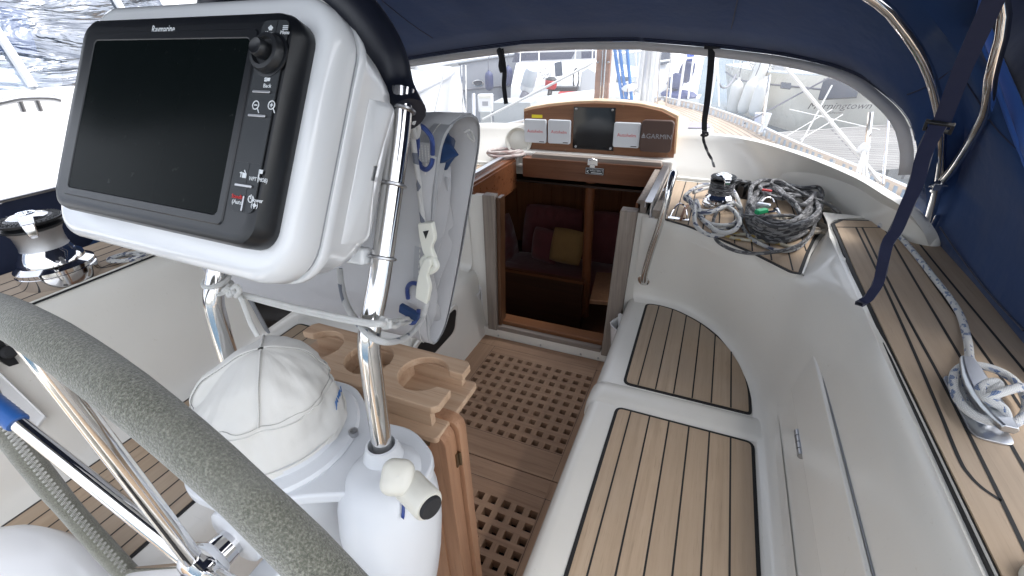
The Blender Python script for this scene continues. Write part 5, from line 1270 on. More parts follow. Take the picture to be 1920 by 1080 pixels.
# line jammers
jam = thing('rope_clutch', 'black rope clutch block with three levers beside the rope-wrapped winch', 'rope clutch', S(1390, 370, z=.868))
jc = S(1392, 366, z=.872); je = V((.93, -.28, 0)).normalized(); jn = V((.28, .93, 0)).normalized()
for k in (-1, 0, 1):
    c_ = jc+je*.040*k+jn*.0; mb = MB(); mb.obox(c_+V((0, 0, .032)), je*.016, jn*.055, V((0, 0, .030))); mb.build('clutch_body', 'black', jam, bevel=.006)
    mb = MB(); mb.obox(c_+V((0, 0, .066))-jn*.01, je*.013, jn*.045-V((0, 0, .008)), V((0, 0, .006))); lv = mb.build('lever', 'black', jam, bevel=.004)
    mb = MB(); mb.obox(c_+V((0, 0, .0725))-jn*.014, je*.0075, jn*.009-V((0, 0, .0015)), V((0, 0, .0006))); mb.build('lever_label', 'greyline', lv, smooth=0)
mb = MB(); mb.obox(jc+V((0, 0, .003)), je*.066, jn*.058, V((0, 0, .003))); mb.build('base_plate', 'black', jam, bevel=.002)
# snap shackle with green tape
sk = thing('snap_shackle', 'steel snap shackle with green tape lying on the charcoal coil', 'shackle', S(1440, 390, z=.95))
mb = MB(); c_ = S(1432, 385, z=.968); e = (S(1450, 388, z=.968)-c_).normalized(); mb.obox(c_, e*.026, V((-e.y, e.x, 0))*.012, V((0, 0, .009))); mb.build('body', 'alu', sk, bevel=.006)
mb = MB(); mb.tube(spline([S(1428, 378, z=.972), S(1436, 371, z=.978), S(1448, 372, z=.976), S(1452, 380, z=.97)], 5), .0028, 6); mb.build('bail', 'steel', sk)
mb = MB(); g0, g1 = S(1418, 398, z=.966), S(1437, 394, z=.968); d_ = (g1-g0)/2; s_ = V((-d_.y, d_.x, 0)).normalized(); mb.obox((g0+g1)/2, d_, s_*.011, V((0, 0, .009))); mb.build('tape', 'green', sk, bevel=.004)
mb = MB(); mb.tube(spline([S(1440, 398, z=.968), S(1455, 396, z=.972), S(1462, 402, z=.968), S(1458, 392, z=.974), S(1450, 392, z=.972)], 5), .005, 8); mb.tube(spline([S(1452, 392, z=.972), S(1464, 400, z=.966)], 3), .004, 6); mb.build('hook_end', 'steel', sk)
mb = MB(); mb.obox(S(1438, 357, z=.985), (.018, -.006, 0), (.002, .006, 0), (0, 0, .004)); tag(mb.build('line_tag', 'red', None, bevel=.002), 'small red tag showing among the top bights of charcoal rope', 'tag')
# folding pad eye
pe = thing('pad_eye', 'bright steel U shaped pad eye on the ledge teak left of the winch', 'pad eye', S(1265, 410, z=.873))
b0, b1 = S(1256, 408, z=.874), S(1288, 412, z=.874); tp = S(1278, 384, z=.90)
mb = MB(); mb.tube(spline([b0, S(1262, 395, z=.885), S(1272, 383, z=.905), S(1282, 385, z=.905), S(1287, 398, z=.89), b1], 6), .0042, 8); mb.build('eye', 'chrome', pe)
mb = MB(); d_ = (b1-b0)*.62; mb.obox((b0+b1)/2, d_, V((-d_.y, d_.x, 0)).normalized()*.012, V((0, 0, .0025))); mb.build('base_plate', 'chrome', pe, bevel=.002)
mb = MB(); mb.tube([S(1276, 412, z=.88), S(1284, 392, z=.90), S(1290, 385, z=.905)], .006, 6); mb.build('leather_lashing', 'panelwood', pe)

# ================================================================ instrument console above the hatch
YI = 2.72
con = thing('instrument_console', 'varnished teak instrument console with arched pale rim above the hatch', 'instrument console', S(1122, 290, y=YI))
ox_ = lambda px, py, y=YI: S(px, py, y=y)
outl = [(984, 279), (1263, 299), (1268, 222), (1240, 208), (1200, 199), (1160, 195), (1115, 193), (1070, 195), (1030, 199), (1000, 204), (982, 209)]
P_ = [ox_(*q) for q in outl]; zz0 = P_[0].z
mb = MB(); mb.prism([(p.x, p.z) for p in P_], (0, YI, 0), (1, 0, 0), (0, 0, 1), (0, .016, 0)); mb.build('face_board', 'panelwood', con, bevel=.003)
cx_ = sum(p.x for p in P_)/len(P_); top = [V((cx_+(p.x-cx_)*1.018, 0, p.z+.012 if i > 1 else p.z-.004)) for i, p in enumerate(P_)]
mb = MB(); mb.prism([(p.x, p.z) for p in top], (0, YI+.0163, 0), (1, 0, 0), (0, 0, 1), (0, .095, 0)); mb.build('rim', 'panelrim', con, bevel=.004)
for q in ((992, 273), (1060, 281), (1150, 287), (1250, 293), (1030, 204), (1168, 199), (988, 214), (1255, 219)):
    mb = MB(); mb.lathe([(.005, 0), (.005, .001), (.002, .003), (.0001, .003)], ox_(*q), (0, -1, 0), 10); mb.build('screw', 'brass', con)
def inst(name, label, x0, y0, x1, y1, mat, th=.022, r_=.012, cat='instrument'):
    c_ = ox_((x0+x1)/2, (y0+y1)/2); w_ = (ox_(x1, (y0+y1)/2)-ox_(x0, (y0+y1)/2)).x; h_ = (ox_((x0+x1)/2, y0)-ox_((x0+x1)/2, y1)).z
    t = thing(name, label, cat, c_)
    mb = MB(); mb.prism(rrect(w_, h_, r_, 5), (c_.x, YI-.0005, c_.z), (1, 0, 0), (0, 0, 1), (0, -th, 0)); mb.build('cover', mat, t, bevel=.006, seg=3)
    return t, c_+V((0, -th-.0003, 0)), w_, h_
for i, (b, lab) in enumerate((((985, 223, 1026, 267), 'white square instrument cover under the yellow sticker, lettered in red'), ((1029, 224, 1071, 269), 'white square instrument cover touching the left of the black panel, red lettering'), ((1151, 229, 1201, 276), 'white square instrument cover beside the brown cover, lettered in red'))):
    t, c_, w_, h_ = inst('instrument', lab, *b, 'instr'); tag(t, None, None, 'white instrument covers on the console')
    text('lettering', 'Autohelm', w_*.175, c_, (1, 0, 0), (0, 0, 1), 'redink', t); bpy.data.objects[t.name]
    mb = MB(); mb.obox(c_+V((w_*.30, 0, -h_*.43)), (w_*.11, 0, 0), (0, .0005, 0), (0, 0, .0022)); mb.build('maker_mark', 'blackink', t, smooth=0)
t, c_, w_, h_ = inst('instrument', 'dark brown rounded instrument cover at the right end of the console', 1202, 224, 1262, 284, 'brownplastic', .035, .022)
text('lettering', 'GARMIN', w_*.21, c_+V((w_*.08, 0, 0)), (1, 0, 0), (0, 0, 1), 'greyline', t)
mb = MB(); e_ = c_+V((-w_*.40, 0, .004)); mb.prism([(0, .013), (.010, -.006), (-.010, -.006)], e_, (1, 0, 0), (0, 0, 1), (0, -.0008, 0)); mb.obox(e_+V((0, 0, -.011)), (.011, 0, 0), (0, .0008, 0), (0, 0, .0025)); mb.build('emblem', 'greyline', t, smooth=0)
bp = thing('blank_panel', 'glossy black blank panel with four screws in the middle of the console', 'panel', ox_(1115, 242))
q = [ox_(1076, 200), ox_(1155, 202), ox_(1150, 283), ox_(1074, 278)]
mb = MB(); mb.prism([((p.x), p.z) for p in q], (0, YI-.0005, 0), (1, 0, 0), (0, 0, 1), (0, -.006, 0)); mb.build('panel', 'blackgloss', bp, bevel=.002)
for px, py in ((1081, 204), (1149, 206), (1080, 274), (1145, 278)):
    mb = MB(); mb.lathe([(.007, 0), (.007, .002), (.003, .004), (.0001, .004)], ox_(px, py)+V((0, -.0065, 0)), (0, -1, 0), 12); mb.build('screw', 'dullsteel', bp)
ys_ = ox_(1007, 218); mb = MB(); mb.obox(ys_+V((0, -.001, 0)), (.034, 0, 0), (0, .0008, 0), (0, 0, .009)); tag(mb.build('sticker', 'yellow', None, smooth=0), 'small yellow sticker above the leftmost white instrument cover', 'sticker')

# ================================================================ starboard cleat and its rope
cl = thing('mooring_cleat', 'polished two horned mooring cleat on the starboard coaming teak', 'cleat', (.588, .985, .948))
k0, k1 = S(1812, 682, z=.985), S(1886, 806, z=.985); ck = (k0+k1)/2; kd = (k1-k0)/2; kl = kd.length; ke = kd.normalized(); ks = V((-ke.y, ke.x, 0)); ku = V((0, 0, 1))
mb = MB(); rows = []
for f_ in (-1.08, -1.0, -.85, -.5, -.2, .2, .5, .85, 1.0, 1.08):
    w_ = .024-.010*abs(f_)**2; hh = .012-.004*abs(f_); c_ = ck+ke*kl*f_+ku*(.010*abs(f_)**2-.004)
    w_ = max(w_, .009); rows.append([c_+ks*w_+ku*hh*.2, c_+ks*w_*.75+ku*hh, c_-ks*w_*.75+ku*hh, c_-ks*w_+ku*hh*.2, c_-ks*w_*.75-ku*hh, c_+ks*w_*.75-ku*hh])
mb.grid(rows, False, True); n0 = len(mb.v); mb.f += [list(range(6)), list(range(n0-6, n0))]; mb.uv += [None]*2; mb.mi += [0]*2
mb.build('horns', 'alu', cl, bevel=.003)
for s_ in (-.28, .28):
    mb = MB(); c_ = ck+ke*kl*s_; mb.lathe([(.024, -.037), (.020, -.03), (.014, -.015), (.016, -.004)], c_, (0, 0, 1), 20); mb.build('foot', 'alu', cl)
mb = MB(); mb.prism(round_poly([(-kl*.95, -.03), (kl*.95, -.03), (kl*.95, .03), (-kl*.95, .03)], .02), (ck.x, ck.y, .9478), ke, ks, (0, 0, .004)); mb.build('base_plate', 'alu', cl, bevel=.001)
rr = .0078
pts = [S(1648, 422, z=.955), S(1668, 428, z=.957), S(1690, 447, z=.957), S(1715, 475, z=.957), S(1748, 517, z=.957), S(1778, 555, z=.957), S(1800, 590, z=.958), S(1812, 628, z=.96), S(1817, 660, z=.966), S(1816, 690, z=.967), S(1800, 712, z=.962), S(1806, 745, z=.962), S(1830, 775, z=.962), S(1865, 792, z=.966), S(1900, 795, z=.97), S(1925, 770, z=.972), S(1918, 735, z=.975),
       S(1890, 705, z=.978), S(1850, 688, z=.98), S(1812, 685, z=.978), S(1790, 700, z=.972), S(1790, 735, z=.972), S(1812, 768, z=.975), S(1850, 788, z=.978), S(1885, 790, z=.985), S(1880, 765, z=1.0), S(1850, 748, z=1.006), S(1838, 728, z=1.008), S(1860, 716, z=1.008), S(1872, 722, z=1.006), S(1848, 745, z=1.006), S(1870, 738, z=1.015), S(1905, 728, z=1.012), S(1935, 725, z=.99)]
tag(rope('mooring_rope', '', pts, rr, 'rblue', n=8, seg=10), 'white rope with blue flecks running aft and belayed on the starboard cleat', 'rope')
mb = MB(); c_ = S(1975, 1100, z=.955); mb.lathe([(.040, -.008), (.040, .012), (.034, .024), (.016, .030), (.0001, .031)], (c_.x+.008, c_.y-.006, .957), (0, 0, 1), 28); tag(mb.build('deck_fitting', 'oldplastic', None), 'beige domed deck cap on the teak behind the cleat', 'deck cap')

# ================================================================ small fittings of the cockpit
def pocket(label, c_, face, w_=.088, h_=.20):
    """moulded winch-handle pocket; c_ top middle at the back, face = outward direction"""
    f_ = V(face).normalized(); s_ = V((-f_.y, f_.x, 0)); t = thing('handle_pocket', label, 'pocket', V(c_)-V((0, 0, h_)), 'white winch handle pockets by the companionway'); c_ = V(c_); rows = []
    for k in range(9):
        f = k/8; W_ = w_*(1-.22*f)/2; D_ = .055*(1-.35*f); row = []
        for u, v in ((-1, 0), (-1, .5), (-.82, .92), (-.35, 1.0), (0, .96), (.35, 1.0), (.82, .92), (1, .5), (1, 0)):
            dip = (.028*(v)*(1-.35*abs(u))) if k == 0 else 0
            row.append(c_+s_*W_*u+f_*(D_*v+.002)-V((0, 0, h_*f+dip*(1 if k == 0 else 0))))
        rows.append(row)
    rows.append([c_+f_*.02-V((0, 0, h_*1.03))]*9)
    mb = MB(); mb.grid(rows); mb.build('bin', 'white', t, smooth=60, solid=.004, off=-1)
    mb = MB(); mb.prism(round_poly([(-w_*.5, -h_*1.06), (w_*.5, -h_*1.06), (w_*.56, .012), (w_*.3, .034), (-w_*.3, .034), (-w_*.56, .012)], .016), c_, s_, (0, 0, 1), f_*.004); mb.build('back_plate', 'white', t, bevel=.0015)
    for v in (.020, -h_*1.03):
        mb = MB(); mb.lathe([(.005, .004), (.005, .006), (.001, .0075)], c_+V((0, 0, v)), f_, 10); mb.build('screw', 'dullsteel', t)
pkl = S(893, 540, y=2.028); pocket('white moulded handle pocket screwed to the bulkhead left of the companionway', (pkl.x-.012, 2.028, pkl.z), (0, -1, 0))
pkr = S(1158, 598, y=1.98); pocket('white moulded handle pocket tucked between companionway post and starboard seat', (-.262, 1.955, pkr.z+.01), (-.75, -.65, 0))
# cockpit locker lid in the starboard backrest
mb = MB(); wx_ = lambda z: .338+.092*(z-.418)/.526
A0 = [(wx_(.600)-.000, .600), (wx_(.600)-.011, .603), (wx_(.742)-.011, .739), (wx_(.742)-.004, .744)]
mb.grid([[V((x, y, z)) for x, z in A0] for y in (AFT, 1.325)]); mb.add([V((x, 1.325, z)) for x, z in A0]+[V((wx_(.67)+.004, 1.338, .67))], [(0, 1, 4), (1, 2, 4), (2, 3, 4)])
mb.build('locker_lid', 'gel', yacht, bevel=.003)
mb = MB(); mb.tube([V((wx_(.745)-.002, 1.32, .7465)), V((wx_(.745)-.002, AFT, .7465))], .0018, 6); mb.build('locker_seal', 'greyline', yacht)
mb = MB(); mb.tube([V((wx_(.597)-.002, 1.30, .597)), V((wx_(.597)-.002, AFT, .597))], .003, 6); mb.build('locker_seal', 'greyline', yacht)
hz = S(1509, 796, x=.355)
mb = MB()
for k in range(4): mb.tube([V((wx_(.6)-.009, hz.y-.046+.0235*k, .598)), V((wx_(.6)-.009, hz.y-.046+.0235*k+.0215, .598))], .0105, 12)
mb.build('hinge', 'dullsteel', yacht)
lt = thing('locker_latch', 'small chrome toggle latch on the starboard seat front', 'latch', S(1085, 832, x=-.27))
c_ = S(1088, 830, x=-.262); mb = MB(); mb.obox(c_, (.004, 0, .001), (0, .018, 0), (0, 0, .022)); mb.build('plate', 'chrome', lt, bevel=.002)
mb = MB(); mb.tube(spline([c_+V((-.004, .01, .018)), c_+V((-.016, .006, .010)), c_+V((-.018, -.004, -.012)), c_+V((-.006, -.008, -.022))], 5), .0045, 8); mb.tube([c_+V((-.012, -.016, 0)), c_+V((-.012, .02, .004))], .0045, 8); mb.build('toggle', 'chrome', lt)
# engine panel and small locker on the port side
en = thing('engine_panel', 'black engine panel with a round switch at the port edge of the view', 'panel', S(12, 665, x=-1.785))
mb = MB(); q = [S(-30, 600, x=-1.730), S(4, 637, x=-1.733), S(37, 682, x=-1.727), S(18, 688, x=-1.715), S(-40, 650, x=-1.715)]
mb.add(q+[p+V((-.03, 0, 0)) for p in q], [(0, 1, 2, 3, 4), (9, 8, 7, 6, 5)]+[(i, 5+i, 5+(i+1) % 5, (i+1) % 5) for i in range(5)]); mb.build('plate', 'black', en, bevel=.002)
mb = MB(); mb.lathe([(.018, 0), (.018, .012), (.012, .018), (.0001, .018)], S(14, 660, x=-1.725), (1, 0, .15), 20); mb.build('switch', 'rubber', en)
mb = MB(); q = [S(-60, 630, x=-1.728), S(-10, 690, x=-1.730), S(84, 780, x=-1.715), S(66, 803, x=-1.709), S(-20, 775, x=-1.709), S(-80, 740, x=-1.709)]
cq = sum(q, V((0, 0, 0)))/6
mb.grid([q, [p+V((.014, 0, 0)) for p in q], [cq+(p-cq)*.93+V((.018, 0, 0)) for p in q], [cq+(p-cq)*.86+V((.012, 0, 0)) for p in q], [cq+V((.012, 0, 0))]*6], False, True); mb.build('locker_door', 'white', yacht, bevel=.003)
# smoked panel in the port coaming
mb = MB(); wq = lambda y, z: port((wx_(z), y, z))+V((.008, 0, 0)); ya, yb2, z0_, z1_ = 1.085, 1.62, .428, .72
mb.add([wq(ya, z1_), wq(yb2, z1_), wq(yb2+.04, z0_), wq(ya+.03, z0_)]+[p+V((-.02, 0, 0)) for p in (wq(ya, z1_), wq(yb2, z1_), wq(yb2+.04, z0_), wq(ya+.03, z0_))], [(0, 1, 2, 3), (7, 6, 5, 4), (0, 4, 5, 1), (1, 5, 6, 2), (2, 6, 7, 3), (3, 7, 4, 0)])
sm = tag(mb.build('smoked_panel', 'smoke', None, bevel=.002), 'dark smoked panel in the port coaming under the canvas bag', 'panel')
mb = MB(); mb.tube([wq(ya-.008, z1_), wq(ya+.022, z0_)], .009, 8); mb.tube([wq(ya-.008, z1_+.006), wq(yb2, z1_+.006)], .009, 8); mb.build('panel_frame', 'greyline', sm)
# cave locker low on the port seat front
lc_ = S(826, 622, x=-1.095); 
cv_ = thing('cave_locker', 'dark open cave locker with a pale rounded frame low in the port seat front', 'locker', (-1.10, lc_.y, lc_.z))
mb = MB(); mb.prism(rrect(.42, .21, .05), (-1.094, lc_.y-.06, lc_.z), (0, 1, 0), (.19, 0, .98), (.012, 0, -.003)); mb.build('frame', 'gel', cv_, bevel=.004)
mb = MB(); mb.prism(rrect(.375, .165, .04), (-1.083, lc_.y-.06, lc_.z), (0, 1, 0), (.19, 0, .98), (.003, 0, -.001)); mb.build('opening', 'caulk', cv_, smooth=0)  # flat black sheet stands in for the shade inside the locker
# moulded helm seat at the port quarter
mb = MB(); rows = []
hs = [S(-60, 985, z=.60), S(0, 975, z=.60), S(70, 970, z=.60), S(135, 990, z=.60), S(190, 1035, z=.60), S(240, 1085, z=.60), S(300, 1150, z=.60)]
HS = spline(hs, 5); back = V((-1.40, -.55, .60))
for k, (f_, z) in enumerate(((-.02, .40), (-.012, .50), (0.0, .56), (.02, .59), (.06, .61), (.16, .622), (.5, .63), (1, .63))):
    rows.append([V((p.x+(back.x-p.x)*f_, p.y+(back.y-p.y)*f_, z)) for p in HS])
mb.grid(rows); tag(mb.build('helm_seat', 'white', None, smooth=80), 'glossy white moulded helm seat in the lower left corner', 'seat')
# cowl vent and rope tails to port of the hatch
mb = MB(); vc = S(966, 268, y=2.66); vt = thing('cowl_vent', 'round cream ventilator left of the instrument console', 'ventilator', vc)
mb.lathe([(.088, 0), (.090, .010), (.080, .020), (.070, .012), (.066, .004), (.050, .010), (.0001, .014)], vc+V((0, .06, 0)), (0, -1, .15), 36); mb.build('cowl', 'oldplastic', vt)
mb = MB(); mb.lathe([(.085, 0), (.07, .10)], vc+V((0, .06, 0)), (0, 1, -.1), 30); mb.build('pipe', 'oldplastic', vt)
coil('rope_coil', 'faded pinkish white rope coil left of the sliding hatch', S(948, 300, z=.90), .10, .075, 6, .010, 'rpink', 31, .008, .35, .5)
coil('rope_coil', 'cream rope tail piled against the instrument console foot', S(988, 292, z=.90), .075, .05, 4, .009, 'rcream', 33, .006, .4, .1)
for k, (dx, lab) in enumerate(((0, 'bright blue rope lying outside the port hatch rail'), (-.022, 'bright blue rope tail next to the pink rope coil'))):
    rope('blue_rope', lab, [V((-1.205+dx, 2.0, .885)), V((-1.205+dx, 2.15, .888)), V((-1.20+dx, 2.3, .886)), V((-1.19+dx, 2.45, .888))], .008, 'rskyblue')

# ================================================================ the harbour outside
def mat(name, col, rough=.5, **k):
    MT[name] = M(name, col, rough, **k); return name
MT['hullcream'] = gel('cream hull', (.58, .545, .46), .25, .3, .05)
MT['hullgrey'] = gel('grey hull', (.17, .18, .20), .2, .4, .04)
MT['hullwhite'] = gel('white hull', (.62, .63, .64), .2, .4, .03)
mat('darkglass', (.02, .03, .05), .08); mat('cruiserglass', (.03, .05, .11), .06);  mat('fendernavy', (.015, .03, .12), .5); mat('fenderwhite', (.75, .74, .70), .45)
mat('stripe', (.12, .12, .14), .4); mat('antifoul', (.03, .03, .045), .7); mat('ensign', (.01, .06, .40), .7); mat('ribgrey', (.40, .42, .42), .6); mat('mastgrey', (.60, .61, .62), .35, Metallic=.6)
mat('motor', (.42, .45, .48), .3); mat('scriptink', (.05, .045, .04), .5); mat('concrete', (.35, .34, .32), .8)
def mk():
    m = M('harbour water', (.02, .075, .13), .12, Specular_IOR_Level=.5); n1 = m.noise(2.2, 6, m.co('Object', (1, 1.6, 1))); n2 = m.noise(9, 4, m.co('Object', (1, 1.8, 1)))
    m.bump(n1, .5, .12); return m.bump(n2, .4, .04)
MT['water'] = mk()
def mk():
    m = M('weathered pontoon planks', (.36, .35, .33), .85); br = m.n('TexBrick'); br.inputs['Scale'].default_value = 1.0; br.inputs['Brick Width'].default_value = 3.0; br.inputs['Row Height'].default_value = .14; br.inputs['Mortar Size'].default_value = .012
    br.inputs['Color1'].default_value = (.24, .23, .215, 1); br.inputs['Color2'].default_value = (.17, .165, .155, 1); br.inputs['Mortar'].default_value = (.03, .03, .03, 1)
    m.l(m.co('Object', (1, 1, 1)), br.inputs['Vector']); n_ = m.noise(6, 5, m.co('Object', (1, 14, 1)))
    m.color(m.mix(m.math('MULTIPLY', n_, .5), br.outputs['Color'], (.22, .215, .205), 'MIX')); return m
MT['planks'] = mk()
ZW = -.40
mb = MB(); mb.box((-900, -900, ZW-.02), (900, 900, ZW)); tag(mb.build('water', 'water', None, smooth=0), None, None, None, 'structure')
mb = MB(); mb.box((-900, -900, ZW-6.2), (900, 900, ZW-6)); tag(mb.build('seabed', 'concrete', None, smooth=0), None, None, None, 'structure')
# pontoon to starboard ahead
ZP = .05
pa, pb, pc_, pd_ = S(1440, 252, z=ZP), S(1668, 236, z=ZP), S(1700, 330, z=ZP), S(1500, 332, z=ZP)
pdir = (pb-pa).normalized(); pn_ = V((pdir.y, -pdir.x, 0))
po = pa-pdir*6+V((0, 0, 0))
pont = thing('pontoon', 'grey planked floating pontoon between our deck and the cream yacht', 'pontoon', (po.x, po.y, ZW))
wp = max(1.6, (pd_-pa).dot(pn_))
mb = MB(); mb.prism([(0, 0), (26, 0), (26, wp), (0, wp)], po, pdir, pn_, (0, 0, -.14)); d_ = mb.build('decking', 'planks', pont, smooth=0)
mb = MB(); mb.prism([(0, -.05), (26, -.05), (26, -.005), (0, -.005)], po+V((0, 0, .012)), pdir, pn_, (0, 0, -.12)); mb.build('edge_strip', 'concrete', pont, smooth=0)
mb = MB(); mb.prism([(0, .1), (26, .1), (26, wp-.1), (0, wp-.1)], po-V((0, 0, .145)), pdir, pn_, (0, 0, -.40)); mb.build('float', 'concrete', pont, smooth=0)
# main walkway far to the left
def boat_hull(mb, bow, stern, beam, zd, zw, sheer=.25, flare=.25, mi=0, n=12, transom=.75):
    """hull skin from stern to bow, both sides and transom"""
    bow, stern = V(bow), V(stern); ax = (bow-stern); L_ = ax.length; ax.normalize(); sd_ = V((ax.y, -ax.x, 0)); R_ = []; Lr = []
    for i in range(n+1):
        f = i/n; w_ = beam/2*(transom+(1-transom)*math.sin(min(1, f*1.8)*math.pi/2))*(1 if f < .45 else math.cos((f-.45)/.55*math.pi/2)**.75)
        z_ = zd+sheer*f*f; c_ = stern+ax*L_*f
        def col(s_): return [V((c_.x, c_.y, z_))+sd_*s_*w_, V((c_.x, c_.y, zd+(z_-zd)*.5-(zd-zw)*.4))+sd_*s_*w_*(1-flare*.35)-ax*.0, V((c_.x, c_.y, zw+.08))+sd_*s_*w_*(1-flare), V((c_.x, c_.y, zw-.3))+sd_*s_*w_*(1-flare*1.5)]
        R_.append(col(1)); Lr.append(col(-1))
    mb.grid(R_, mi=mi); mb.grid(Lr, mi=mi)
    mb.grid([R_[0], [a.lerp(b, .5) for a, b in zip(R_[0], Lr[0])], Lr[0]], mi=mi)
    mb.grid([[a[0] for a in R_], [a[0].lerp(b[0], .5)+V((0, 0, .05)) for a, b in zip(R_, Lr)], [b[0] for b in Lr]], mi=mi)
    return R_, Lr, ax, sd_
def fender(p, h_, r_, m_, label, ln=.5, tilt=(0, 0)):
    t = thing('fender', label, 'fender', p); P0 = V(p); ax = V((tilt[0], tilt[1], 1)).normalized()
    mb = MB(); mb.lathe([(.0001, 0), (r_*.45, .012), (r_*.85, h_*.10), (r_, h_*.22), (r_, h_*.75), (r_*.85, h_*.88), (r_*.4, h_*.96), (r_*.22, h_*1.0), (r_*.20, h_*1.06)], P0, ax, 18); mb.build('body', m_, t)
    mb = MB(); q = P0+ax*h_*1.05; mb.tube(spline([q, q+V((tilt[0]*.3, tilt[1]*.3, ln*.5)), q+V((.03, .02, ln))], 4), .009, 5); mb.build('lanyard', 'stripe', t)
    return t
def line3(mb, a, b, r_=.01, sagz=0., n=8): mb.tube([V(a).lerp(V(b), i/n)-V((0, 0, sagz*4*(i/n)*(1-i/n))) for i in range(n+1)], r_, 6)

# ---- cream yacht across the pontoon, its transom towards us
D_ = 9.2
tr0, tr1 = S(1532, 190, d=8.6), S(1680, 262, d=7.6)
my = thing('sailing_yacht', 'cream sailing yacht lying stern on across the pontoon, name on its transom', 'yacht', S(1560, 270, z=ZW))
q_bl, q_br, q_tr, q_tl = S(1548, 276, d=8.7), S(1790, 330, d=7.2), S(1790, 190, d=6.9), S(1552, 148, d=8.6)
mid_b = S(1518, 215, d=8.8)
# transom sheet with its rounded left edge
tl_, tm, bl_ = S(1566, 140, d=8.6), S(1512, 200, d=8.8), S(1540, 270, d=8.9)
def tr(u, v):
    L_ = (1-v)*(1-v)*tl_+2*v*(1-v)*tm+v*v*bl_; R_ = q_tr.lerp(q_br, v); return L_.lerp(R_, u)
mb = MB(); mb.grid([[tr(u/8, v/8) for u in range(9)] for v in range(9)]); 
# hull side running away to the left
side_t = [S(1566, 140, d=8.6), S(1520, 141, d=9.2), S(1460, 137, d=10.0), S(1415, 133, d=10.8), S(1385, 128, d=11.8), S(1360, 122, d=13.0)]
side_m = [tr(0, .5), S(1480, 190, d=9.4), S(1440, 185, d=10.2), S(1405, 178, d=11.0), S(1378, 172, d=12.0), S(1362, 150, d=13.0)]
side_b = [S(1542, 282, d=8.9), S(1490, 262, d=9.6), S(1448, 245, d=10.3), S(1412, 228, d=11.1), S(1385, 205, d=12.0), S(1366, 190, d=13.0)]
rows = [spline(r_, 4) for r_ in (side_t, side_m, side_b)]
rows[2] = [V((p.x, p.y, min(p.z, ZW-.05))) for p in rows[2]]
mb.grid(rows); mb.build('hull', 'hullcream', my, smooth=60)
mb = MB(); mb.tube([p+V((0, -.02, .0)) for p in [a.lerp(b, .45) for a, b in zip(rows[0], rows[1])]], .02, 5); mb.build('rubbing_strake', 'stripe', my)
mb = MB(); dkp = [p+V((0, 0, .02)) for p in rows[0]]; mb.grid([dkp, [p+V((2.2, .9, .12)) for p in dkp]]); mb.build('deck', 'hullwhite', my, smooth=0)
# coachroof and windows
def quad(name, m_, px, d, parent, th=.03, bevel=0):
    q = [S(x, y, d=(d[i] if isinstance(d, (list, tuple)) else d)) for i, (x, y) in enumerate(px)]; n_ = (q[1]-q[0]).cross(q[2]-q[0]).normalized(); n_ = n_ if n_.dot(EYE-q[0]) > 0 else -n_
    mb = MB(); k = len(q); mb.add([p+n_*th for p in q]+q, [tuple(range(k)), tuple(range(2*k-1, k-1, -1))]+[(i, k+i, k+(i+1) % k, (i+1) % k) for i in range(k)])
    return mb.build(name, m_, parent, smooth=0, bevel=bevel)
ctp = [S(1450, 132, d=10.6), S(1530, 122, d=9.8), S(1640, 118, d=9.2)]; mb = MB()
mb.grid([[p for p in ctp], [p+V((.05, .05, .42)) for p in ctp], [p+V((1.2, 1.0, .50)) for p in ctp]]); mb.build('coachroof', 'hullwhite', my, smooth=0)
for a, b in ((1470, 1486), (1500, 1530), (1545, 1580)): quad('coachroof_window', 'darkglass', [(a, 118), (b, 116), (b, 128), (a, 130)], [10.1-.009*(a-1470)]*4, my, .02)
w1 = quad('window', 'darkglass', [(1464, 155), (1482, 157), (1481, 168), (1463, 166)], 9.35, my, .03)
w2 = quad('window', 'darkglass', [(1546, 150), (1616, 150), (1606, 184), (1535, 188)], [8.45, 8.0, 8.0, 8.45], my, .05)
nt_ = S(1572, 199, d=8.05); e_ = (S(1606, 199.5, d=7.9)-S(1538, 200, d=8.15))
text('lettering', 'Morningtown', .155, nt_, e_, V((0, 0, 1)), 'scriptink', my, shear=.35, depth=.004, squash=1.12)
text('lettering', 'Colchester', .062, S(1562, 211, d=8.0), e_, V((0, 0, 1)), 'scriptink', my, shear=.25, depth=.004)
mb = MB()
for px in (1372, 1384, 1398, 1412, 1440, 1470):
    dd = 12-(px-1372)*.022; a = S(px, 132, d=dd); mb.tube([a, a+V((0, 0, .65))], .012, 6)
line3(mb, S(1362, 95, d=12.4), S(1480, 100, d=9.6), .008); line3(mb, S(1362, 112, d=12.4), S(1480, 118, d=9.6), .006); mb.build('guard_rail', 'steel', my)
for k, (px, py, dd, lab, tl) in enumerate(((1378, 215, 11.0, 'white fender farthest forward on the cream yacht', .0), (1396, 214, 10.6, 'white fender leaning second in the row on the cream yacht', .22), (1413, 176, 10.6, 'white fender hung highest on the cream yacht side', .3), (1418, 218, 10.2, 'white fender nearest the cream yacht stern', .14))):
    b_ = S(px-6, py, d=dd); h_ = .78; fender(b_, h_, .14, 'fenderwhite', lab, .5, (tl*.7, tl*.2)); 
# pile of canvas and lines on its deck
mb = MB(); rn = random.Random(2)
for k in range(16): a = S(rn.uniform(1400, 1470), rn.uniform(112, 132), d=10.6); mb.tube(spline([a, a+V((rn.uniform(-.2, .2), 0, .15)), a+V((rn.uniform(-.3, .3), .1, rn.uniform(-.1, .2)))], 3), .02, 5)
mb.build('deck_lines', 'rplain', my)

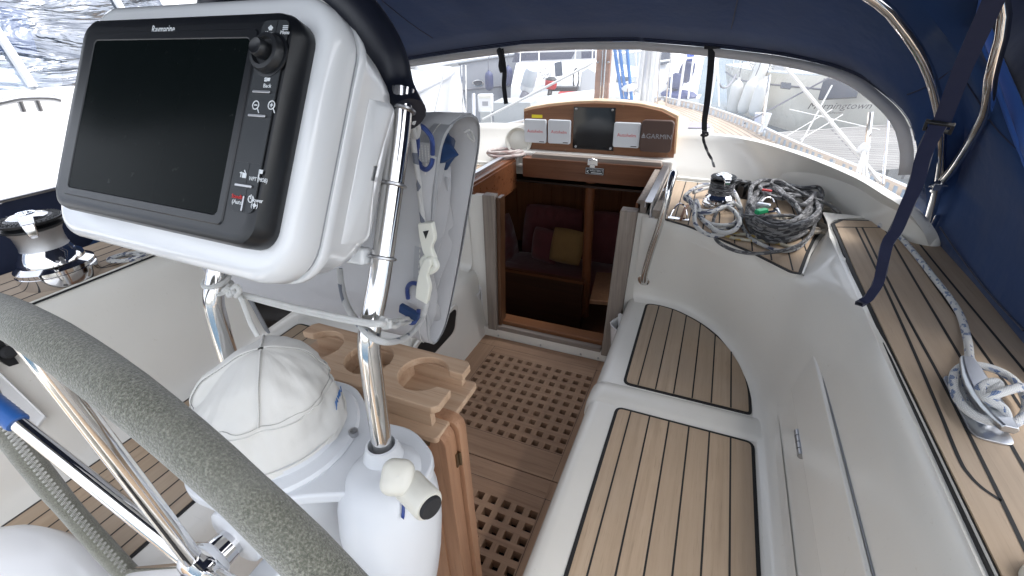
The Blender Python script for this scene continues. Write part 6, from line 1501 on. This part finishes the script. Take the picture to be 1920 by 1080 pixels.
# ---- our rigging ahead of the hood
mast = thing('mast', 'pale grey alloy mast standing forward of the hood window', 'mast', (-.56, 3.9, .8))
mx = S(1214, 150, y=3.9); mb = MB(); mb.lathe([(.085, -.6), (.085, 4.0)], (mx.x, 3.9, 1.3), (0, 0, 1), 24, ex=.8); mb.build('spar', 'mastgrey', mast)
mb = MB()
for dx in (-.035, .03, .06): mb.tube([(mx.x+dx, 3.81, .8), (mx.x+dx, 3.81, 3)], .008, 6)
mb.build('halyard', 'rplain', mast)
mb = MB(); mb.lathe([(.07, 0), (.075, .03), (.05, .05), (.045, .10), (.055, .12), (.02, .14)], S(1180, 186, y=3.7), (0, -.6, .8), 20); mb.build('halyard_winch', 'chrome', mast)
wpost = S(1130, 190, y=3.2)
wd = thing('wooden_post', 'brown varnished wooden post with steel wires in the window centre', 'post', (wpost.x, 3.2, .8))
mb = MB(); mb.obox((wpost.x-.01, 3.2, 1.3), (.046, 0, 0), (0, .02, 0), (0, 0, .55)); mb.build('board', 'panelwood', wd, bevel=.004)
mb = MB()
for dx in (-.012, .006): mb.tube([(wpost.x+dx, 3.17, .8), (wpost.x+dx, 3.17, 1.9)], .0045, 6)
for dz in (1.20, 1.42):
    for dx in (-.042, .024): mb.lathe([(.008, 0), (.006, .004), (.001, .005)], (wpost.x+dx, 3.179, dz), (0, -1, 0), 8)
mb.build('wire', 'steel', wd)
for px0, px1, lab in ((1148, 1168, 'bright blue halyard leftmost of three beside the mast'), (1158, 1175, 'bright blue halyard in the middle of three beside the mast'), (1173, 1185, 'bright blue halyard closest to the mast')):
    rope('halyard', lab, [S(px0, 60, y=3.7), S(px0+(px1-px0)*.5, 130, y=3.65), S(px1, 192, y=3.6)], .012, 'rskyblue', n=4)
for a, b, r_, m_, lab in (((1452, 100, 3.6), (1652, 342, 2.75), .011, 'rplain', 'white braided line slanting across the right part of the window'), ((1330, 345, 3.4), (1330, 345, 3.4), 0, '', ''), ((1248, 205, 4.4), (1262, 60, 4.2), .006, 'steel', 'thin steel shroud right of the mast'), ((1232, 200, 4.4), (1240, 60, 4.2), .006, 'steel', 'thin steel shroud close to the mast'), ((1395, 232, 5.0), (1565, 140, 5.2), .008, 'stripe', 'dark mooring line slanting up before the cream yacht'), ((1490, 290, 4.0), (1560, 160, 4.3), .006, 'rplain', 'thin white lifeline before the name on the cream yacht'), ((1655, 345, 2.7), (1668, 200, 3.0), .006, 'steel', 'steel shroud wire at the right end of the window')):
    if r_:
        mb = MB(); mb.tube([S(a[0], a[1], y=a[2]), S((a[0]+b[0])/2, (a[1]+b[1])/2, y=(a[2]+b[2])/2), S(b[0], b[1], y=b[2])], r_, 6); tag(mb.build('rigging_line', m_, None), lab, 'line')
for px, py, py1, y, lab in ((1428, 248, 140, 4.6, 'slim steel stanchion on our starboard rail before the cream yacht'), (1618, 345, 210, 2.9, 'slim steel stanchion on our starboard rail at the window end')):
    t = thing('stanchion', lab, 'stanchion', S(px, py, y=y)); mb = MB(); mb.tube([S(px, py, y=y), S(px+15, py1, y=y+.05)], .0125, 8); mb.build('tube', 'steel', t)
    mb = MB(); mb.lathe([(.03, 0), (.03, .01), (.018, .03), (.016, .07)], S(px, py, y=y), (0, 0, 1), 14); mb.build('socket', 'alu', t)
rg = thing('turning_block', 'white turning block with knotted lines outside the right end of the window', 'block', S(1618, 290, y=2.9))
mb = MB(); c_ = S(1620, 278, y=2.9); mb.lathe([(.0001, -.014), (.026, -.012), (.026, .012), (.0001, .014)], c_, (.3, 1, 0), 16); mb.build('cheek', 'white', rg)
mb = MB(); 
for k in range(4): mb.tube([c_, S(1600+9*k, 345, y=2.75)], .006, 6)
mb.build('fall', 'rplain', rg)
# deck hatch with its cover
dh = S(1293, 250, z=.86); hb = thing('deck_hatch', 'white deck hatch box with a mauve grey cover on the foredeck', 'hatch', dh)
mb = MB(); mb.lathe([(.17, -.12), (.175, .03), (.165, .05), (.12, .06), (.0001, .062)], dh, (0, 0, 1), 36, ex=1.0, ey=.8); mb.build('box', 'hullwhite', hb)
mb = MB(); mat('mauve', (.26, .23, .28), .7); mb.lathe([(.155, .062), (.15, .068), (.10, .074), (.0001, .075)], dh, (0, 0, 1), 36, ex=1.0, ey=.8); mb.build('cover', 'mauve', hb)
# bow pulpit
pu = thing('pulpit', 'white tubular bow pulpit at the end of our teak foredeck', 'pulpit', (-.69, 6.3, .75))
mb = MB(); pl_ = lambda x, z: V((x, 6.2-.5*abs(x+.69), z))
for x in (-1.2, -.95, -.45, -.1): mb.tube([pl_(x, .78), pl_(x, 1.35)], .014, 8)
mb.tube(spline([pl_(-1.25, 1.35), V((-.95, 6.5, 1.36)), V((-.69, 6.65, 1.36)), V((-.4, 6.5, 1.36)), pl_(-.05, 1.35)], 6), .014, 8); mb.build('tubes', 'white', pu)

# ---- white motor cruiser lying alongside to port
def mk():
    m = bpy.data.materials.new('creased side curtain vinyl'); m.use_nodes = True; t = m.node_tree; t.nodes.clear(); N = t.nodes.new
    out = N('ShaderNodeOutputMaterial'); tr = N('ShaderNodeBsdfTransparent'); tr.inputs[0].default_value = (.80, .87, .97, 1); gl = N('ShaderNodeBsdfGlossy'); gl.inputs['Roughness'].default_value = .05; gl.inputs[0].default_value = (.8, .85, .95, 1)
    mx = N('ShaderNodeMixShader'); tc = N('ShaderNodeTexCoord'); mp = N('ShaderNodeMapping'); mp.inputs['Scale'].default_value = (1, .9, 3.2); mp.inputs['Rotation'].default_value = (.25, 0, 0); nz = N('ShaderNodeTexNoise'); nz.inputs['Scale'].default_value = 2.2; nz.inputs['Detail'].default_value = 4; nz.inputs['Distortion'].default_value = .8
    bp_ = N('ShaderNodeBump'); bp_.inputs['Strength'].default_value = .9; bp_.inputs['Distance'].default_value = .12
    L = t.links.new; L(tc.outputs['Object'], mp.inputs[0]); L(mp.outputs[0], nz.inputs['Vector']); L(nz.outputs['Fac'], bp_.inputs['Height']); L(bp_.outputs[0], gl.inputs['Normal'])
    mx.inputs[0].default_value = .24
    L(tr.outputs[0], mx.inputs[1]); L(gl.outputs[0], mx.inputs[2]); L(mx.outputs[0], out.inputs[0])
    class q: pass
    o = q(); o.m = m; return o
MT['creasevinyl'] = mk(); MT['reflectnavy'] = M('navy backing for reflections', (.035, .06, .13), .8)
nb = thing('motor_cruiser', 'white motor cruiser close alongside to port with a dark wraparound window', 'motorboat', (-4.4, 1, ZW))
ys = [-4, -2, -.5, .6, 1.6, 2.4, 3.2, 4.2, 5.4, 6.6, 7.4, 7.9]
def nbx(y): return -3.15-(0 if y < 1.5 else 1.35*((y-1.5)/6.4)**2.2)
def nsec(y): 
    x = nbx(y); zs = .95+.02*max(0, y)
    return [V((x-.25, y, ZW-.2)), V((x-.10, y, ZW+.3)), V((x, y, zs-.10)), V((x-.02, y, zs))]
R_ = [nsec(y) for y in ys]; Lf = [[V((-8.9-p.x, p.y, p.z)) for p in r_] for r_ in R_]
mb = MB(); mb.grid(R_); mb.grid(Lf); mb.grid([[r_[3] for r_ in R_], [(a[3]+b[3])/2+V((0, 0, .05)) for a, b in zip(R_, Lf)], [r_[3] for r_ in Lf]]); mb.grid([R_[0], Lf[0]]); mb.build('hull', 'hullwhite', nb, smooth=50)
mb = MB(); mb.tube([r_[2]+V((.01, 0, .02)) for r_ in R_], .022, 6); mb.build('rubbing_strake', 'greyline', nb)
def cabin(y): # side of the superstructure, sloping down to the foredeck
    t = max(0, min(1, (y-1.4)/5.2)); return 1.42-.42*t**1.2, 2.05-.62*min(1, t*1.5)-.45*max(0, (t-.4)/.6)
cy_ = [-3.4, -2, -.5, .6, 1.2, 1.8, 2.4, 3.2, 4.2, 5.4, 6.5]
rowsA, rowsB, rowsC = [], [], []
for y in cy_:
    x = nbx(y)-.16; z0 = .97+.02*max(0, y); zg, zt_ = cabin(y); zg = max(zg, z0+.02); zt_ = max(zt_, zg+.02)
    rowsA.append([V((x, y, z0-.02)), V((x-.03, y, (z0+zg)/2)), V((x-.05, y, zg-.03)), V((x-.10, y, zg))]); rowsB.append([V((x-.10, y, zg)), V((x-.28, y, zt_))]); rowsC.append([V((x-.28, y, zt_)), V((x-.45, y, zt_+.06)), V((-4.45, y, zt_+.10)), V((-8.9-x+.45, y, zt_+.06)), V((-8.9-x+.28, y, zt_))])
mir = lambda rows: [[V((-8.9-p.x, p.y, p.z)) for p in r_] for r_ in rows]
mb = MB(); mb.grid(rowsA); mb.grid(mir(rowsA)); mb.build('cabin_side', 'hullwhite', nb, smooth=50)
mb = MB(); mb.grid(rowsB[:7]); mb.grid(mir(rowsB[:7])); mb.build('window', 'creasevinyl', nb, smooth=50)
mb = MB(); mb.grid(rowsB[6:]); mb.grid(mir(rowsB[6:])); mb.build('windscreen', 'hullwhite', nb, smooth=50)
mb = MB(); mb.grid(rowsC); mb.grid([rowsA[-1]+rowsC[-1][2:3], mir(rowsA)[-1]+rowsC[-1][2:3]]); mb.build('coachroof', 'hullwhite', nb, smooth=50)
qa = [p+V((.012, 0, .012)) for p in (rowsB[8][0].lerp(rowsB[8][1], .3), rowsB[9][0].lerp(rowsB[9][1], .3), rowsB[8][0].lerp(rowsB[8][1], .8))]
mb = MB(); mb.add([*qa], [(0, 1, 2)]); mb.build('window', 'cruiserglass', nb, smooth=0)
mb = MB()
a = [S(-60, 205, x=-3.26), S(0, 192, x=-3.26), S(40, 184, x=-3.26), S(90, 183, x=-3.26), S(112, 187, x=-3.26)]
mb.tube(spline(a, 5), .017, 10)
for px, py in ((35, 185), (67, 184)): mb.tube([S(px, py, x=-3.26), S(px+9, py+24, x=-3.27)], .012, 8)
mb.build('hand_rail', 'dullsteel', nb)

# ---- grey motor yacht with portholes beyond the port bow
D = 11.
gy = thing('motor_yacht', 'grey hulled motor yacht with oval portholes seen through the left of the window', 'motorboat', S(870, 235, z=ZW))
tp = [S(752, 148, d=12.2), S(800, 130, d=11.6), S(860, 117, d=11.1), S(930, 106, d=10.7), S(1010, 96, d=10.4), S(1090, 88, d=10.2)]
md = [S(770, 185, d=12.0), S(808, 178, d=11.5), S(864, 172, d=11.0), S(932, 165, d=10.6), S(1010, 158, d=10.3), S(1090, 150, d=10.1)]
bt_ = [V((p.x+.25, p.y+.1, ZW-.1)) for p in [S(790, 215, d=11.9), S(820, 215, d=11.5), S(866, 212, d=11.), S(934, 206, d=10.6), S(1010, 200, d=10.3), S(1090, 195, d=10.1)]]
mb = MB(); T_, M_, B_ = spline(tp, 4), spline(md, 4), spline(bt_, 4); mb.grid([T_, [a.lerp(b, .5) for a, b in zip(T_, M_)], M_, B_]); mb.build('hull', 'hullgrey', gy, smooth=60)
mb = MB(); mb.grid([T_, [p+V((-.1, .5, .42)) for p in T_], [p+V((-.3, 3.2, .5)) for p in T_]]); mb.build('deck', 'hullwhite', gy, smooth=30)
mb = MB(); mb.tube([a.lerp(b, .95)+V((.02, -.03, 0)) for a, b in zip(T_, M_)], .022, 6); mb.build('rubbing_strake', 'stripe', gy)
mb = MB(); mb.tube([p+V((.02, -.04, 0)) for p in T_], .03, 6); mb.build('rubbing_strake', 'hullwhite', gy)
for px, py, dd in ((835, 161, 11.25), (896, 156, 10.85), (985, 148, 10.4)):
    c_ = S(px, py, d=dd-.12); n_ = V((.32, -.94, -.05))
    mb = MB(); mb.lathe([(.135, -.03), (.135, .01), (.115, .012), (.105, 0)], c_, n_, 28, ey=.55); mb.build('porthole', 'steel', gy)
    mb = MB(); mb.lathe([(.106, 0), (.05, .002), (.0001, .002)], c_, n_, 28, ey=.55); mb.build('porthole_glass', 'darkglass', gy)
fender(S(918, 171, d=10.35), .42, .095, 'fendernavy', 'navy fender hanging beside the portholes of the grey motor yacht', .3)
fender(S(954, 163, d=10.1), .42, .095, 'fendernavy', 'navy fender behind the short black strap on the grey motor yacht', .3)
mb = MB()
for px in (772, 800, 830, 862, 895, 930, 965, 1000): 
    i = (px-752)/340*20; k = min(19, int(i)); b_ = T_[k].lerp(T_[k+1], i-k); mb.tube([b_+V((-.1, .3, .3)), b_+V((-.1, .3, .85))], .012, 6)
mb.tube([p+V((-.1, .3, .85)) for p in T_], .012, 6); mb.build('guard_rail', 'steel', gy)
mb = MB(); mb.grid([[p+V((-.2, 1.2, .46)) for p in T_[6:]], [p+V((-.3, 1.6, 1.0)) for p in T_[6:]]]); mb.build('window', 'darkglass', gy, smooth=0)

# ---- white cruiser with its name on the stern
gt = thing('motor_cruiser', 'white cruiser with a lettered stern and dark cockpit cover behind the outboard', 'motorboat', S(1040, 195, z=ZW))
Dg = 9.6
c4 = [S(968, 118, d=Dg), S(1120, 112, d=Dg+.3), S(1128, 190, d=Dg+.1), S(952, 205, d=Dg-.1)]
back_ = V((-.5, 4.2, .1)); mb = MB()
mb.grid([[c4[0], c4[1]], [c4[3].lerp(c4[0], .5)-V((0, .05, 0)), c4[2].lerp(c4[1], .5)-V((0, .05, 0))], [V((c4[3].x, c4[3].y, ZW-.1)), V((c4[2].x, c4[2].y, ZW-.1))]])
mb.grid([[c4[0], c4[0]+back_], [V((c4[3].x, c4[3].y, ZW-.1)), V((c4[3].x, c4[3].y, ZW-.1))+back_]]); mb.grid([[c4[1], c4[1]+back_], [V((c4[2].x, c4[2].y, ZW-.1)), V((c4[2].x, c4[2].y, ZW-.1))+back_]]); mb.grid([[c4[0], c4[1]], [c4[0]+back_, c4[1]+back_]])
mb.build('hull', 'hullwhite', gt, smooth=0)
quad('window', 'darkglass', [(1039, 119), (1053, 116), (1055, 142), (1041, 144)], Dg-.15, gt, .03)
mb = MB(); b0, b1 = S(960, 117, d=Dg+.4), S(1116, 110, d=Dg+.7); up2 = V((0, 0, .62)); mb.grid([[b0, b0.lerp(b1, .5), b1], [b0+up2*.8+V((.1, .2, 0)), b0.lerp(b1, .5)+up2, b1+up2*.8+V((-.1, .2, 0))], [b0+up2*.9+V((.1, 2.5, 0)), b0.lerp(b1, .5)+up2*1.1+V((0, 2.5, 0)), b1+up2*.9+V((-.1, 2.5, 0))]]); mb.build('cockpit_cover', 'darkcanvas', gt, smooth=60)
mb = MB()
for px in (975, 1010, 1078, 1110): mb.tube([S(px, 116, d=Dg-.05), S(px+1, 88, d=Dg-.05)], .014, 6)
mb.tube([S(968, 98, d=Dg-.05), S(1118, 94, d=Dg-.02)], .014, 6); mb.build('guard_rail', 'steel', gt)
e_ = c4[1]-c4[0]
for i, (w_, px, py) in enumerate((('Good', 1011, 130), ('Times', 1020, 139.5), ('Poole', 1026, 147.5))): text('lettering', w_, .118 if i < 2 else .095, S(px, py, d=Dg-.16), e_, (0, 0, 1), 'scriptink', gt, shear=.4, depth=.004)

# ---- inflatable with its outboard
rb = thing('inflatable_boat', 'grey inflatable dinghy with a white console moored before the white cruiser', 'dinghy', S(1060, 200, z=ZW))
Dr = 8.2
mb = MB(); a = [S(960, 222, d=Dr-.2), S(1000, 205, d=Dr-.2), S(1060, 193, d=Dr), S(1120, 186, d=Dr+.2), S(1160, 184, d=Dr+.5)]; mb.tube(spline(a, 5), [.10]+[.17]*19+[.12], 14); mb.build('tube', 'ribgrey', rb)
mb = MB(); a2 = [p+V((-.2, 1.1, 0)) for p in a]; mb.tube(spline(a2, 5), .17, 12); mb.build('tube', 'ribgrey', rb)
mb = MB(); mb.grid([a, a2]); mb.build('floor', 'ribgrey', rb, smooth=0)
text('lettering', 'HIGHFIELD', .13, S(1032, 192, d=Dr-.22), a[3]-a[1], (0, 0, 1), 'stripe', rb, depth=.003)
cb = S(1102, 180, d=Dr+.5); mb = MB(); mb.prism([(-.16, -.05), (.24, -.05), (.12, .42), (-.02, .50), (-.14, .42)], cb, (1, .2, 0), (0, 0, 1), (-.1, .45, 0)); mb.build('console', 'hullwhite', rb, bevel=.02)
mb = MB(); wc = S(1080, 147, d=Dr+.35); mb.tube([wc+V((.05*math.cos(t*.3), .02*math.cos(t*.3), .17*math.sin(t*.3))) for t in range(21)], .014, 6, closed=True); mb.build('wheel', 'black', rb)
mb = MB(); mb.obox(S(1064, 177, d=Dr+.3), (.16, .03, 0), (-.02, .12, 0), (0, 0, .05)); mb.build('fuel_tank', 'red', rb, bevel=.02)
mb = MB(); mb.obox(S(1060, 166, d=Dr+.4), (.24, .05, .0), (-.02, .12, 0), (0, 0, .035)); mb.build('thwart', 'black', rb, bevel=.01)
ob = thing('outboard_motor', 'grey blue outboard motor tilted up in front of the lettered white stern', 'outboard motor', S(975, 185, d=Dr))
oc = S(992, 150, d=Dr); ax = (S(1004, 140, d=Dr)-S(978, 160, d=Dr)).normalized(); mb = MB()
mb.lathe([(.09, -.22), (.135, -.18), (.16, -.05), (.165, .10), (.14, .20), (.07, .235), (.0001, .24)], oc, (.35, -.1, .93), 20, ex=.75); mb.build('cowl', 'motor', ob)
mb = MB(); mb.lathe([(.137, -.185), (.150, -.16), (.160, -.10), (.163, -.08)], oc, (.35, -.1, .93), 20, ex=.76, ey=1.01, cap=False); mb.build('cowl_band', 'hullwhite', ob)
mb = MB(); mb.tube([oc+V((-.06, 0, -.2)), S(982, 178, d=Dr), S(972, 196, d=Dr)], [.07, .06, .035], 10); mb.obox(S(972, 192, d=Dr), (.12, 0, -.04), (0, .03, 0), (.01, 0, .012)); mb.build('leg', 'stripe', ob)
om = thing('outboard_motor', 'small red and black outboard motor standing right of the grey blue one', 'outboard motor', S(1033, 178, d=Dr+.3))
mb = MB(); c_ = S(1033, 158, d=Dr+.3); mb.lathe([(.09, -.08), (.11, -.05), (.115, .06), (.08, .10), (.0001, .11)], c_, (.1, 0, 1), 16, ex=1.0); mb.build('cowl', 'red', om)
mb = MB(); mb.lathe([(.105, .055), (.108, .09), (.06, .125), (.0001, .13)], c_, (.1, 0, 1), 16); mb.tube([c_-V((0, 0, .05)), S(1030, 178, d=Dr+.3)], .045, 8); mb.build('leg', 'black', om)

# ---- walkway with its power post
wk = S(900, 236, z=ZP)
pw2 = thing('pontoon', 'pale pontoon walkway carrying the white power post', 'pontoon', (wk.x, wk.y, ZW))
pA, pB = S(770, 252, z=ZP), S(1010, 236, z=ZP); wd_ = (pB-pA).normalized(); wn_ = V((-wd_.y, wd_.x, 0))
mb = MB(); mb.prism([(-6, -1.2), (4.2, -1.2), (4.2, .75), (-6, .75)], pA, wd_, wn_, (0, 0, -.14)); mb.build('decking', 'planks', pw2, smooth=0)
mb = MB(); mb.prism([(-6, -1.1), (4.1, -1.1), (4.1, .65), (-6, .65)], pA-V((0, 0, .145)), wd_, wn_, (0, 0, -.4)); mb.build('float', 'concrete', pw2, smooth=0)
pp_ = S(912, 240, z=ZP); dpp = (pp_-EYE).dot(_f)
pt = thing('power_post', 'white electricity box on a grey post on the pontoon walkway', 'power post', pp_)
c_ = S(911, 193, d=dpp); hw = .14*dpp/7.5
ep_ = V((.95, .3, 0)).normalized(); en = V((-.3, .95, 0)).normalized()
mb = MB(); mb.obox((pp_+c_)/2-V((0, 0, .06)), ep_*.10, en*.08, V((0, 0, (c_.z-pp_.z)/2-.06))); mb.build('post', 'ribgrey', pt, bevel=.01)
mb = MB(); mb.obox(c_, ep_*hw*.9, en*.09, V((0, 0, hw))); mb.build('box', 'white', pt, bevel=.03)
mb = MB(); mb.obox(c_-en*.091, ep_*hw*.35, en*.004, V((0, 0, hw*.25))); mb.build('meter_window', 'greyline', pt, bevel=.004)
mb = MB(); mb.obox(c_-en*.091+V((0, 0, hw*.72)), ep_*hw*.7, en*.004, V((0, 0, hw*.16))); mb.build('top_label', 'oldplastic', pt, bevel=.004)
mb = MB(); c_ = S(967, 214, d=7.4); mb.obox(c_, (.30, .06, 0), (-.04, .25, 0), (0, 0, .22)); db = mb.build('dock_box', 'ribgrey', None, bevel=.02); tag(db, 'pale grey dock box on the walkway right of the power post', 'dock box')
for px, py0, py1, lab in ((889, 240, 176, 'tall grey mooring pole standing left of the power post'), ):
    mb = MB(); mb.tube([S(px, py0, d=7.6), S(px-1, py1, d=7.6)], .03, 10); tag(mb.build('mooring_pole', 'alu', None), lab, 'pole')

# ---- white yacht stern in the window centre
wy = thing('sailing_yacht', 'white yacht stern with rails, dark covered outboard and blue ensign in the window centre', 'yacht', S(1280, 200, z=ZW))
Dw = 8.6
c4 = [S(1236, 98, d=Dw), S(1322, 100, d=Dw+.2), S(1304, 192, d=Dw), S(1226, 196, d=Dw-.1)]
mb = MB(); mb.grid([[c4[0], c4[1]], [c4[3], c4[2]], [V((c4[3].x, c4[3].y, ZW-.1)), V((c4[2].x, c4[2].y, ZW-.1))]]); bk_ = V((-.8, 4.5, .2))
mb.grid([[c4[0], c4[0]+bk_], [c4[3], c4[3]+bk_], [V((c4[3].x, c4[3].y, ZW-.1)), V((c4[3].x, c4[3].y, ZW-.1))+bk_]]); mb.grid([[c4[1], c4[1]+bk_], [c4[2], c4[2]+bk_], [V((c4[2].x, c4[2].y, ZW-.1)), V((c4[2].x, c4[2].y, ZW-.1))+bk_]]); mb.grid([[c4[0], c4[1]], [c4[0]+bk_, c4[1]+bk_]]); mb.build('hull', 'hullwhite', wy, smooth=0)
mb = MB(); pl4 = [S(1222, 190, d=Dw-.6), S(1312, 184, d=Dw-.5)]; mb.grid([pl4, [p+V((0, .55, 0)) for p in pl4]]); mb.grid([pl4, [p-V((0, 0, .12)) for p in pl4]]); mb.build('bathing_platform', 'hullwhite', wy, smooth=0)
quad('window', 'darkglass', [(1240, 94), (1260, 93), (1258, 118), (1238, 122)], Dw-.08, wy, .02)
mb = MB(); mb.lathe([(.10, -.20), (.16, -.14), (.17, 0), (.14, .13), (.05, .18), (.0001, .185)], S(1288, 132, d=Dw-.3), (.2, 0, 1), 18, ex=.8); mb.lathe([(.10, -.14), (.16, -.1), (.165, 0), (.10, .12), (.0001, .14)], S(1268, 152, d=Dw-.3), (.4, 0, 1), 18, ex=.9); mb.build('motor_cover', 'fendernavy', wy)
mb = MB(); mb.lathe([(.001, -.05), (.30, -.03), (.32, .03), (.28, .06), (.0001, .07)], S(1272, 180, d=Dw-.35), (.05, -.25, 1), 26, ey=.55); mb.build('seat_pad', 'fendernavy', wy)
mb = MB(); rows = [[S(1288+7*i, 96+9*j+(i % 2)*1.5, d=Dw-.5+.05*(i % 2)) for i in range(3)] for j in range(3)]; mb.grid(rows); mb.build('ensign', 'ensign', wy, solid=.004)
mb = MB()
for (ax_, ay_), (bx_2, by_) in (((1228, 116), (1342, 104)), ((1342, 104), (1326, 190)), ((1230, 116), (1222, 190)), ((1300, 108), (1290, 186)), ((1262, 112), (1256, 188)), ((1345, 102), (1348, 200))):
    mb.tube([S(ax_, ay_, d=Dw-.55), S(bx_2, by_, d=Dw-.55)], .016, 8)
mb.build('pushpit', 'white', wy)
line3(mb := MB(), S(1345, 150, d=8.2), S(1380, 140, d=10.5), .02, .2); tag(mb.build('mooring_rope', 'stripe', None), 'dark mooring rope drooping over blue water towards the white fenders', 'rope')
# small blue things on the pontoon before the cream yacht
bkt = thing('bucket', 'small white and blue bucket on the pontoon below the white fenders', 'bucket', S(1425, 240, z=ZP)); mb = MB(); b_ = S(1425, 240, z=ZP); mb.lathe([(.10, 0), (.13, .24), (.125, .24), (.095, .01), (.0001, .01)], b_, (0, 0, 1), 18, cap=False); mb.build('pail', 'white', bkt); mb = MB(); mb.lathe([(.12, 0), (.13, .05), (.10, .09), (.0001, .10)], b_+V((-.25, -.1, 0)), (0, 0, 1), 14); mb.build('cloth', 'ensign', bkt)
# distant shore
mb = MB(); rn = random.Random(6); sh_ = []
for i in range(61): x = -600+20*i; sh_.append([V((x, 420, ZW-.5)), V((x, 425, 4+5*rn.random()+4*math.sin(i*.4))), V((x, 470, 9+7*math.sin(i*.23)+3*rn.random()))])
MT['shore'] = M('distant shore', (.06, .085, .06), .9); mb.grid(sh_); tag(mb.build('far_shore', 'shore', None, smooth=60), None, None, None, 'structure')

# more rigging seen through the window, each line its own
for i, (a, b, y, r_, m_, lab) in enumerate((((868, 238), (866, 122), 5.5, .009, 'steel', 'left one of two close steel wires rising before the portholes'), ((875, 238), (873, 122), 5.5, .009, 'steel', 'right one of two close steel wires rising before the portholes'), ((808, 240), (834, 128), 5.2, .010, 'rplain', 'white rope slanting across the bow of the white cruiser'), ((905, 224), (1112, 118), 6.0, .016, 'rplain', 'white rope slanting up across the grey inflatable'), ((1204, 195), (1209, 70), 4.6, .011, 'steel', 'steel wire rising close behind our mast'), ((1196, 195), (1190, 70), 4.5, .008, 'rplain', 'thin white line at the left edge of our mast'))):
    mb = MB(); mb.tube([S(*a, y=y), S(*b, y=y+.1)], r_, 6); tag(mb.build('rigging_line', m_, None), lab, 'line')
mb = MB()
for q0, q1, dd in (((1480, 205), (1700, 255), 7.4), ((1470, 258), (1560, 205), 7.0), ((1500, 262), (1580, 215), 6.9)): mb.tube([S(*q0, d=dd), S(*q1, d=dd)], .008, 5)
mb.build('stern_lines', 'rplain', my)
# a yacht farther along, mostly mast and coachroof
fy = thing('sailing_yacht', 'white yacht with a bare mast partly hidden behind the white yacht stern', 'yacht', S(1215, 120, d=18.))
c_ = S(1200, 125, d=18.); mb = MB(); boat_hull(mb, (c_.x-4, c_.y+6, 0), (c_.x+.6, c_.y, 0), 2.8, -.05, ZW); mb.build('hull', 'hullwhite', fy, smooth=50)
mb = MB(); mb.lathe([(.09, 0), (.09, 9)], (c_.x-1.5, c_.y+2.6, .1), (0, 0, 1), 12); mb.build('mast', 'mastgrey', fy)

# made-up interior behind the cruiser's curtain, standing in for reflections on it
mb = MB(); mb.box((-5.7, -3.2, .98), (-3.75, 2.6, 1.0)); mb.box((-5.75, -3.2, 1.0), (-5.7, 2.6, 1.95)); mb.build('cabin_lining', 'reflectnavy', nb, smooth=0)
for x, y, z, hx, hy, hz in ((-4.05, .95, 1.42, .20, .10, .30), (-4.2, 1.5, 1.36, .30, .12, .16), (-4.6, .4, 1.40, .3, .12, .30), (-4.35, -.2, 1.3, .3, .5, .18), (-5.0, 1.9, 1.45, .5, .2, .12)):
    mb = MB(); mb.obox((x, y, z), (hx, 0, 0), (0, hy, -.03), (0, .05, hz)); mb.build('helm_seat', 'hullwhite', nb, bevel=.05, seg=3)  # invented pale blocks in place of reflected boats
for y in (.05, .72, 1.42, 2.1):
    b0, b1 = V((nbx(y)-.25, y, cabin(y)[0])), V((nbx(y)-.43, y, cabin(y)[1])); mb = MB(); mb.tube([b0, b1], .022, 8); mb.build('window_pillar', 'hullwhite', nb)
